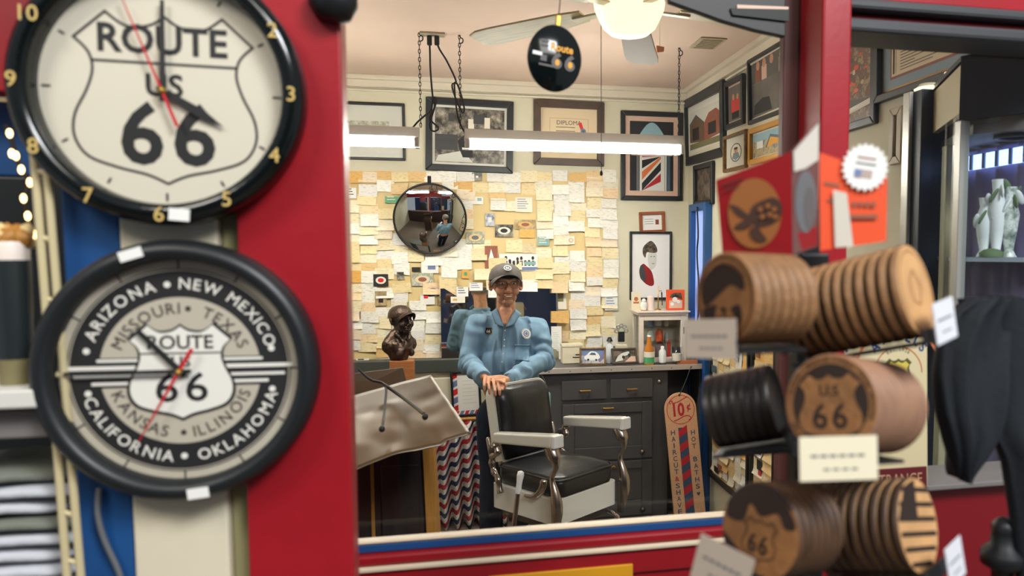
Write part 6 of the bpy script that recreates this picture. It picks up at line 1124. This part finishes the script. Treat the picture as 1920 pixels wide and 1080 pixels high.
# ---------------------------------------------------------------- hanging on and standing at the window
# round black ornament hanging in the window
YO = YW - .06; c = atY(1040, 110, YO); ro = (atY(1040, 50, YO).z - atY(1040, 175, YO).z) / 2
t = thing('hanging_ornament', 'round black ornament with yellow lettering hanging in the window opening', 'ornament', facing(c, 12, -6)); q = MB().use('black_gloss'); q.lathe([(ro, -.003), (ro * 1.0, .003), (ro * .97, .005), (0, .006)], 56, .86, 1); q.build('disc', t)
q = MB().use('gold'); q.bx(-.006, .006, ro - .002, ro + .022, -.002, .004); q.build('loop', t, bevel=.002); q = MB().use('yellow_sign'); q.text('Route', ro * .22, ro * .18, ro * .22, .0068, .03, width=ro * .72); q.build('yellow_lettering', t)
q = MB().use('dusk')
for k in range(2): q.rect(-ro * .50, ro * (.28 + .13 * k), -ro * .26, ro * (.35 + .13 * k), .0068)
for k in range(2): q.text('6', ro * .42, ro * (.05 + .42 * k), -ro * .28, .0066, .05, width=ro * .34)
q.rect(-ro * .52, -ro * .30, -ro * .05, -ro * .24, .0067); q.rect(-ro * .48, -ro * .16, -ro * .28, ro * .02, .0066); q.build('grey_lettering', t); q = MB().use('yellow_sign')
for k in range(2): q.disc(ro * .075, .0076, ro * (.06 + .42 * k), -ro * .13, 14, ro * .1)
q.build('yellow_dots', t); q = MB().use('sticker'); q.bx(-ro * .74, -ro * .44, -ro * .02, ro * .09, .0062, .0072); q.build('sticker', t, bevel=.0003)
q = MB().use('cord'); q.tube([(0, ro + .02, 0), (0.0, ro + .6, 0)], .0012, 6); q.build('thread', t)
# dark round hanging sign above the opening: only its lower rim shows
YH = YW - .03; P = [atY(u, v, YH) for u, v in ((1250, -60), (1250, 8), (1300, 26), (1350, 44), (1410, 61), (1466, 73), (1466, -60))]; o0 = atY(1380, 0, YH)
t = thing('dark_valance', 'dark curved valance board across the upper corner of the window opening', 'valance', facing(o0)); q = MB().use('valance_dark'); q.prism([(p.x - o0.x, p.z - o0.z) for p in P], 0, .02); q.build('board', t, bevel=.004)
q = MB().use('ink'); B = [atY(u, v, YH) for u, v in ((1362, 22), (1470, 24), (1470, 46), (1366, 34))]; q.prism([(p.x - o0.x, p.z - o0.z) for p in B], .0205, .026); q.build('dark_slot', t); q = MB().use('mat_pink'); B = [atY(u, v, YH) for u, v in ((1375, 15), (1470, 19), (1470, 24), (1375, 21.5))]; q.prism([(p.x - o0.x, p.z - o0.z) for p in B], .0205, .024); q.build('pale_strip', t)
# dark knob of a lamp at the top of the red board
c = atY(625, 4, YK - .02); q = MB().use('black'); q.lathe([(.0, -.030), (.024, -.024), (.034, -.006), (.034, .01), (.02, .02)], 28); tag(q.build('dark_finial', M=c), 'dark round finial at the top edge of the red board', 'cap')
# cream sign with blue letters standing on the sill, dark red entrance plate
YA = YW - .065; x0, x1, z0, z1 = rectY(1586, 600, 1741, 886, YA); z0 = zs2 + .001; Wd = x1 - x0; t = thing('round_letter_sign', 'cream sign with blue arched letters and a green shield behind the coasters', 'sign', facing(((x0 + x1) / 2, YA, z0), 0, 0, 3))
H = z1 - z0; q = MB().use('sign_cream'); out = [(-Wd / 2, 0), (Wd / 2, 0)] + [(Wd / 2 - .03 + .03 * math.cos(a), H - .03 + .03 * math.sin(a)) for a in [PI / 2 * k / 5 for k in range(6)]] + [(-Wd / 2, H)]; q.prism(out, 0, .006); q.build('panel', t)
ppm = Wd / 155; cxs, cys = (1686 - 1663.5) * ppm, H - (698 - 606) * ppm; q = MB().use('sign_orange'); q.ring(78 * ppm, 83 * ppm, .0066, 20, 200, 40, cxs, cys); q.ring(44 * ppm, 46 * ppm, .0066, 0, 180, 30, cxs, cys); q.build('rings', t)
q = MB().use('blue_paint'); q.arc_text('ANGELS', 56 * ppm, 90, 15 * ppm, .0067, .02, track=1.5, cx=cxs, cy=cys); q.build('blue_lettering', t); q = MB().use('blue_paint'); q.text('N', 18 * ppm, (1597 - 1663.5) * ppm, H - 50 * ppm, .0067, .03, rot=20); q.build('blue_letter', t); q = MB().use('sign_olive'); q.arc_text('EST. 1926', 38 * ppm, 90, 6 * ppm, .0067, 0, track=1.3, cx=cxs, cy=cys); q.build('small_lettering', t)
sp = shield(26 * ppm, cxs, cys); q = MB().use('sign_olive'); q.poly(sp, .0067); q.use('sign_yellow'); q.poly(shield(21 * ppm, cxs, cys), .0072); q.build('shield', t)
x0, x1, z0, z1 = rectY(1628, 843, 1757, 884, YW - .115); t = thing('entrance_plate', 'dark red entrance plate with tan capital letters on the sill', 'sign', facing(((x0 + x1) / 2, YW - .075, zs2 + .001), 0, 0, 4)); w2 = (x1 - x0) / 2; h2 = z1 - z0; q = MB().use('plate_red'); q.bx(-w2, w2, 0, h2, 0, .005); q.build('plate', t, bevel=.001); q = MB().use('plate_tan'); q.text('ENTRANCE', h2 * .52, 0, h2 * .22, .0056, .0, width=w2 * 1.7); q.build('lettering', t)
# ---------------------------------------------------------------- spinner rack of wooden coasters
RP = atY(1514, 700, .98); t_rack = thing('coaster_rack', 'black spinner rack with red and orange header cards holding wooden coasters', 'rack', (RP.x, RP.y, 0)); rk = Vector((RP.x, RP.y, 0))
zt = atY(1520, 475, .98).z; q = MB().use('black_iron'); q.bx(-.022, .022, -.016, .016, .03, zt); q.build('pole', t_rack, bevel=.003); q = MB().use('black_iron'); q.lathe([(.20, 0), (.20, .012), (.04, .03)], 32); q.build('base', t_rack)
def coaster_mesh(r, th, side, face, edge=.14):        # edge: share of the thickness that is burnt dark at the back of the rim
    q = MB().use('burn'); q.lathe([(r * .93, 0), (r * .985, th * edge * .6), (r, th * edge)], 40); q.use(side); q.lathe([(r, th * edge), (r, th * .86), (r * .97, th)], 40); q.use(face); q.disc(r * .969, th + .0001, n=40); return q.mesh('coaster')
def art_us66(q, r):
    q.use('burn'); q.disc(.80 * r, .0003, n=40); q.use('coaster_tan'); q.poly([(x, y) for x, y in shield(.66 * r, 0, -.06 * r)], .0006); q.use('burn'); q.text('U.S', .2 * r, 0, .17 * r, .0009, .02, width=.42 * r); q.text('6', .46 * r, -.21 * r, -.46 * r, .0009, .02, width=.32 * r); q.text('6', .46 * r, .21 * r, -.46 * r, .0009, .02, width=.32 * r)
    for k, (w_, a) in enumerate((('ILLINOIS', 150), ('MISSOURI', 105), ('KANSAS', 68), ('TEXAS', 32), ('ARIZONA', -4))): q.arc_text(w_, .84 * r, a, .085 * r, .0005, .01)
    q.arc_text('OKLAHOMA CALIFORNIA', .84 * r, 250, .085 * r, .0005, .01, True)
def art_66map(q, r):
    q.use('burn'); q.ring(.9 * r, .97 * r, .0003, 40, 160, 20); q.poly([(p.x * r, p.y * r) for p in catmull([(-.9, .15, 0), (-.6, .75, 0), (0, .92, 0), (.45, .8, 0), (.85, .3, 0), (.6, .2, 0), (.4, .45, 0), (0, .3, 0), (-.3, .5, 0), (-.45, .1, 0)], 4, True)], .0004)
    q.stroke(shield(.42 * r, .02 * r, -.18 * r), .025 * r, .0007, True); q.text('6', .36 * r, -.14 * r, -.44 * r, .0008, .02, width=.22 * r); q.text('6', .36 * r, .14 * r, -.44 * r, .0008, .02, width=.22 * r); q.poly([(-.95 * r, -.2 * r), (-.7 * r, -.35 * r), (0, -.75 * r), (-.4 * r, -.88 * r), (-.8 * r, -.55 * r)], .0005)
def art_dark66(q, r):
    q.use('burn'); q.ring(.86 * r, .90 * r, .0003, 0, 360, 40); q.poly([(p.x * r, p.y * r) for p in catmull([(-.75, .35, 0), (-.1, .75, 0), (.55, .5, 0), (.6, .2, 0), (.2, .3, 0), (-.2, .05, 0), (-.65, -.2, 0)], 4, True)], .0004); q.poly([(p.x * r, p.y * r) for p in catmull([(-.7, -.3, 0), (-.3, -.15, 0), (.1, -.2, 0), (.5, -.1, 0), (.55, -.5, 0), (0, -.8, 0), (-.5, -.65, 0)], 4, True)], .0004)
    q.use('coaster_tan'); q.text('6', .4 * r, -.12 * r, -.5 * r, .0008, .03, width=.26 * r); q.text('6', .4 * r, .22 * r, -.5 * r, .0008, .03, width=.26 * r); q.use('burn'); q.arc_text('MAIN STREET', .66 * r, 80, .12 * r, .0006, .02)
def art_plain(q, r): q.use('coaster_tan'); q.ring(.84 * r, .87 * r, .0003, 0, 360, 40); q.stroke([(-.3 * r, .2 * r), (0, .45 * r), (.3 * r, .1 * r), (.1 * r, -.3 * r), (-.25 * r, -.2 * r)], .03 * r, .0004, True)
def art_flag(q, r):
    q.use('burn')
    for k in range(6):
        y = (-.82 + k * .3) * r; hw = math.sqrt(max(0, 1 - (y / r) ** 2)) * r * .9; q.poly([(-hw, y), (hw, y), (hw * .97, y + .10 * r), (-hw * .97, y + .10 * r)], .0004)
    q.poly([(-.95 * r, .1 * r), (.0, .1 * r), (.0, .95 * r), (-.5 * r, .8 * r)], .0006)
def stack(u, v, y, az, tilt, r, th, n, side, face, art, front_label, rest_label, group, gap=.0006, edge=.16, turn=0):
    c = atY(u, v, y); nrm = Matrix.Rotation(R(az), 3, 'Z') @ Vector((0, -math.cos(R(tilt)), math.sin(R(tilt)))); base = Matrix.Rotation(R(az), 4, 'Z') @ Matrix.Rotation(R(90 - tilt), 4, 'X'); me = coaster_mesh(r, th, side, face, edge); rn = random.Random(int(u))
    for k in range(n):
        p = c - nrm * (th + k * (th + gap)); M = Matrix.Translation(p) @ base @ Matrix.Rotation(R(rn.uniform(-40, 40) if k else 0), 4, 'Z')
        if k == 0:
            t = thing('wooden_coaster', front_label, 'coaster', M, group); link('disc', me, t); q = MB(); art(q, r); q.v = [Matrix.Rotation(R(turn), 3, 'Z') @ v for v in q.v]; q.build('engraving', t, (0, 0, th + .0002))
        else:
            o = link('wooden_coaster', me, None, M); pos = ORD[k + 1]; tag(o, rest_label % pos, 'coaster', group)
    # tray below the stack, lip and ends belong to the rack
    L = n * (th + gap); dn = Matrix.Rotation(R(az), 3, 'Z') @ Vector((0, -math.sin(R(tilt)), -math.cos(R(tilt)))); mid = c - nrm * (L / 2) + dn * (r + .004)
    q = MB().use('black_iron'); q.bx(-.030, .030, -L / 2 - .006, L / 2 + .006, -.003, .001); q.bx(-.034, .034, -L / 2 - .010, -L / 2 - .0065, -.003, .014)
    Mt = Matrix.Translation(mid - rk) @ Matrix.Rotation(R(az), 4, 'Z') @ Matrix.Rotation(R(-tilt), 4, 'X'); q.build('tray', t_rack, Mt)
    q = MB().use('black_iron'); e = mid - rk + nrm * (-L / 2); q.tube([e + dn * .004, Vector((0, 0, e.z + dn.z * .01 - .004))], .006, 8); q.build('tray_arm', t_rack); return c, nrm, mid
YR = .84
S1 = stack(1358, 560, YR - .04, -70, 2, .0515, .0128, 7, 'coaster_side', 'coaster_tan', art_dark66, 'tan coaster burnt with dark patches and numerals, front of its top tier stack', 'plain edged tan coaster, %s behind the burnt numeral one on the top tier', 'coasters on the top tier towards the window post')
S2 = stack(1718, 545, YR - .05, 38, 14, .055, .0125, 11, 'coaster_side', 'coaster_pale', art_plain, 'pale coaster with a faint engraving, front of the dark edged stack on the top tier', 'dark edged coaster, %s in the pale faced stack on the top tier', 'dark edged coasters on the top tier', .0012, .45)
S3 = stack(1556, 758, YR - .07, -55, 10, .056, .0122, 11, 'coaster_pink', 'coaster_tan', art_us66, 'brown coaster with a big U.S 66 shield and state names on the middle tier', 'pinkish wooden coaster, %s in the stack behind the U.S 66 shield one', 'coasters on the middle tier behind the shield', .0006, .22, 9)
S4 = stack(1457, 752, YR + .06, 56, 14, .0475, .0118, 7, 'slab_black', 'slab_black', art_plain, 'black coaster with a shiny edge, front of the black stack on the middle tier', 'black coaster, %s in the black stack on the middle tier', 'black coasters on the middle tier', .0003, .1)
S5 = stack(1424, 996, YR - .05, -60, 10, .0545, .0125, 7, 'coaster_dark', 'coaster_tan', art_66map, 'brown coaster with a burnt map and small 66 shield on the bottom tier', 'dark rimmed coaster, %s behind the burnt map one on the bottom tier', 'coasters on the bottom tier behind the map', .0006, .35)
S6 = stack(1722, 985, YR - .05, 36, 14, .056, .0120, 9, 'coaster_dark', 'coaster_pale', art_flag, 'striped coaster with dark flag bands, front of its stack on the bottom tier', 'dark speckled edged coaster, %s in the flag striped stack', 'flag coasters on the bottom tier', .0012, .5, -14)
# price cards
def price(u0, v0, u1, v1, y, az, m, roll, lines=True):
    c = atY((u0 + u1) / 2, (v0 + v1) / 2, y); w_ = (atY(u1, 600, y).x - atY(u0, 600, y).x) / math.cos(R(az)); h_ = atY(u0, v0, y).z - atY(u0, v1, y).z; q = MB().use(m); q.bx(-w_ / 2, w_ / 2, -h_ / 2, h_ / 2, 0, .0012)
    if lines: q.use('mid_grey'); [q.rect(w_ * (-.36 + .12 * k), .03 * h_, w_ * (-.27 + .12 * k), .09 * h_, .0015) for k in range(6)]; [q.rect(w_ * (-.2 + .12 * k), -.27 * h_, w_ * (-.12 + .12 * k), -.22 * h_, .0015) for k in range(4)]
    q.build('price_card', t_rack, Matrix.Translation(-rk) @ facing(c, az, roll, 6))
price(1298, 598, 1366, 672, YR - .05, -50, 'tag_grey', 4); price(1738, 562, 1803, 640, YR - .08, 30, 'tag_white', 8); price(1502, 818, 1642, 900, YR - .11, -6, 'tag_cream', 0); price(1316, 1022, 1392, 1110, YR - .09, -48, 'tag_grey', -12); price(1764, 1016, 1816, 1090, YR - .09, 30, 'tag_white', 10)
# header cards: red card with an eagle disc, orange card with a white starburst
YD_ = .90
def hdr(name, m, px, y, az_pts=None, th=.0015, label=None):
    P = [atY(u, v, yy) - rk for (u, v), yy in zip(px, y)]; q = MB().use(m); n = (P[1] - P[0]).cross(P[2] - P[0]).normalized(); n = n if n.dot(CAM - rk - P[0]) > 0 else -n; k = len(P); q.add(P + [p - n * th for p in P], [tuple(range(k)), tuple(reversed(range(k, 2 * k)))] + [(i, (i + 1) % k, k + (i + 1) % k, k + i) for i in range(k)], False); o = q.build(name, t_rack)
    if label: o['label'] = label
    return P, n, o
PA, nA, hA = hdr('header_card', 'red_card', [(1342, 338), (1484, 284), (1486, 478), (1356, 490)], [.90, .86, .86, .90], label='red header card with a turtle disc')
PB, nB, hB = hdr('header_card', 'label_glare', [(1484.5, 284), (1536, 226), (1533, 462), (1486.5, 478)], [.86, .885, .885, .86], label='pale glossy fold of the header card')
PC, nC, hC = hdr('header_card', 'orange_card', [(1537, 286), (1664, 330), (1662, 452), (1538, 470)], [.885, .87, .87, .885], label='orange header card with dark print')
def onplane(u, v, P, n, off): d = ray(u, v); o_ = CAM - rk; return o_ + d * ((P[0] + n * off - o_).dot(n) / d.dot(n))
def pprint(name, par, P, n, layers):
    q = MB()
    for i, (m, pts) in enumerate(layers): q.use(m); vs = [onplane(u, v, P, n, .0008 + i * .0004) for u, v in pts]; tri = tessellate_polygon([[Vector((u, v, 0)) for u, v in pts]]); q.add(vs, [tuple(t) for t in tri], False)
    q.build(name, par)
def ell(cx, cy, rx, ry, n=36): return [(cx + rx * math.cos(2 * PI * k / n), cy + ry * math.sin(2 * PI * k / n)) for k in range(n)]
def blade(*P): return [(p.x, p.y) for p in catmull([(x, y, 0) for x, y in P], 3, True)]
shell = blade((1404, 408), (1410, 388), (1428, 376), (1450, 370), (1464, 380), (1466, 398), (1458, 414), (1440, 424), (1420, 426))
pprint('turtle_disc', hA, PA, nA, [('eagle_disc', ell(1415, 400, 50, 66)), ('eagle_brown', shell), ('eagle_brown', blade((1368, 384), (1384, 388), (1402, 402), (1412, 412), (1398, 412), (1380, 402))), ('eagle_brown', blade((1376, 428), (1388, 416), (1406, 412), (1412, 420), (1396, 430))), ('eagle_brown', blade((1406, 430), (1420, 424), (1428, 436), (1438, 450), (1424, 454), (1410, 446))),
    ('burn', [(1352, 347), (1395, 333), (1395, 336), (1352, 350)]), ('burn', [(1358, 356), (1385, 347), (1385, 350), (1358, 359)])] + [('eagle_disc', blade((x - 5, y), (x, y - 5), (x + 5, y), (x, y + 5))) for x, y in ((1426, 392), (1440, 386), (1452, 392), (1430, 406), (1444, 402), (1454, 406))])
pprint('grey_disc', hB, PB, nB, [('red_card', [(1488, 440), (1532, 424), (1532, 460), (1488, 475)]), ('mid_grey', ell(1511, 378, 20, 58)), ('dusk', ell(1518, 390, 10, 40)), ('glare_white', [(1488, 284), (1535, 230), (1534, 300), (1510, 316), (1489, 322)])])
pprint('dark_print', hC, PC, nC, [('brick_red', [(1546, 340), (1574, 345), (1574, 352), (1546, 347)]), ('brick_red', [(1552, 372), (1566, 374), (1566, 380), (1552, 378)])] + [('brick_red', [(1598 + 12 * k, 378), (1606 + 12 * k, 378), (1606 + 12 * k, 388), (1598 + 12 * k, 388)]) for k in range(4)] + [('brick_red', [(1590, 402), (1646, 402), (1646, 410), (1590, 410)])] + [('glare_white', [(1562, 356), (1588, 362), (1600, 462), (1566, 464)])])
c = onplane(1622, 314, PC, nC, .004) ; rs = .030; q = MB().use('paper_white'); az_ = math.degrees(math.atan2(nC.x, -nC.y)); q.M = Matrix.Translation(c) @ Matrix.Rotation(R(az_), 4, 'Z') @ Matrix.Rotation(R(90), 4, 'X') @ Matrix.Rotation(R(-8), 4, 'Z')
q.prism([((rs if k % 2 == 0 else rs * .84) * math.cos(2 * PI * k / 44), (rs if k % 2 == 0 else rs * .84) * math.sin(2 * PI * k / 44)) for k in range(44)], 0, .001); q.use('bluegrey'); q.rect(-.013, -.012, -.004, -.003, .0014); q.use('brick_red'); 
for k in range(4): q.rect(-.004, -.0045 - .0028 * k, .010, -.0032 - .0028 * k, .0014)
q.rect(-.013, -.014, -.004, -.0128, .0014); q.rect(-.012, .010, .012, .0125, .0014); q.use('mid_grey'); q.rect(-.013, .003, .013, .0055, .0014); o = q.build('starburst_sticker', t_rack); o['label'] = 'white starburst sticker with a small flag'
q = MB().use('black_iron'); q.bx(-.012, .012, -.006, .006, zt, zt + .06); q.build('header_holder', t_rack)
# ---------------------------------------------------------------- dark T-shirt hanging at the frame edge, black fitting below
YT = .98; oT = atY(1830, 700, YT); t = thing('hanging_shirt', 'black T-shirt hanging beside the coaster rack', 'shirt', oT)
def loft(name, rows, nseg=40, amp=.004, seed=0):
    q = MB().use('cloth_dark'); k = len(rows)
    def fn(a, b_):
        f = b_ * (k - 1); i = min(int(f), k - 2); w_ = f - i; (l0, r0, v0), (l1, r1, v1) = rows[i], rows[i + 1]; L_ = atY(l0 * (1 - w_) + l1 * w_, v0 * (1 - w_) + v1 * w_, YT) - oT; R_ = atY(r0 * (1 - w_) + r1 * w_, (v0 * (1 - w_) + v1 * w_) + (0), YT) - oT
        an = 2 * PI * a; m = (L_ + R_) / 2; h_ = (R_ - L_) / 2; p = m + h_ * math.cos(an) + Vector((0, .022 * math.sin(an), 0)); n_ = noise.noise(Vector((math.cos(an) * 2.6 + seed, math.sin(an) * 2, b_ * 2.2))); f2 = .5 + .5 * math.sin(math.cos(an) * 11 + b_ * 2 + seed)
        return p + Vector((0, -.016 * n_ - .010 * f2, 0)) + Vector((.004 * n_, 0, 0))
    q.grid(fn, nseg, 24); return q.build(name, t)
loft('body', [(1800, 2150, 560), (1812, 2150, 600), (1826, 2150, 700), (1848, 2150, 800), (1880, 2150, 860), (1897, 2150, 960), (1905, 2150, 1060), (1910, 2150, 1180)], 60, seed=2)
loft('sleeve', [(1812, 1905, 556), (1775, 1900, 585), (1750, 1892, 640), (1744, 1885, 700), (1752, 1872, 770), (1765, 1862, 815), (1777, 1838, 852), (1787, 1812, 884), (1793, 1799, 897)], seed=5)
YB2 = 1.0; p = atY(1880, 1010, YB2); s_ = (atY(1916, 1000, YB2).x - atY(1846, 1000, YB2).x) / 2; t = thing('black_fitting', 'black round lamp fitting at the lower corner by the T-shirt', 'fitting', atY(1880, 1070, YB2)); q = MB().use('black'); q.lathe([(s_ * .5, -.25), (s_ * .5, 0), (s_ * .62, .004), (s_ * 1.0, .012), (s_ * 1.0, .030), (s_ * .62, .042), (s_ * .55, .060)], 32); q.build('body', t); q = MB().use('black_matte'); q.lathe([(s_ * .54, .0605), (s_ * .58, .072), (s_ * .3, .082), (0, .084)], 28); q.build('cap', t)
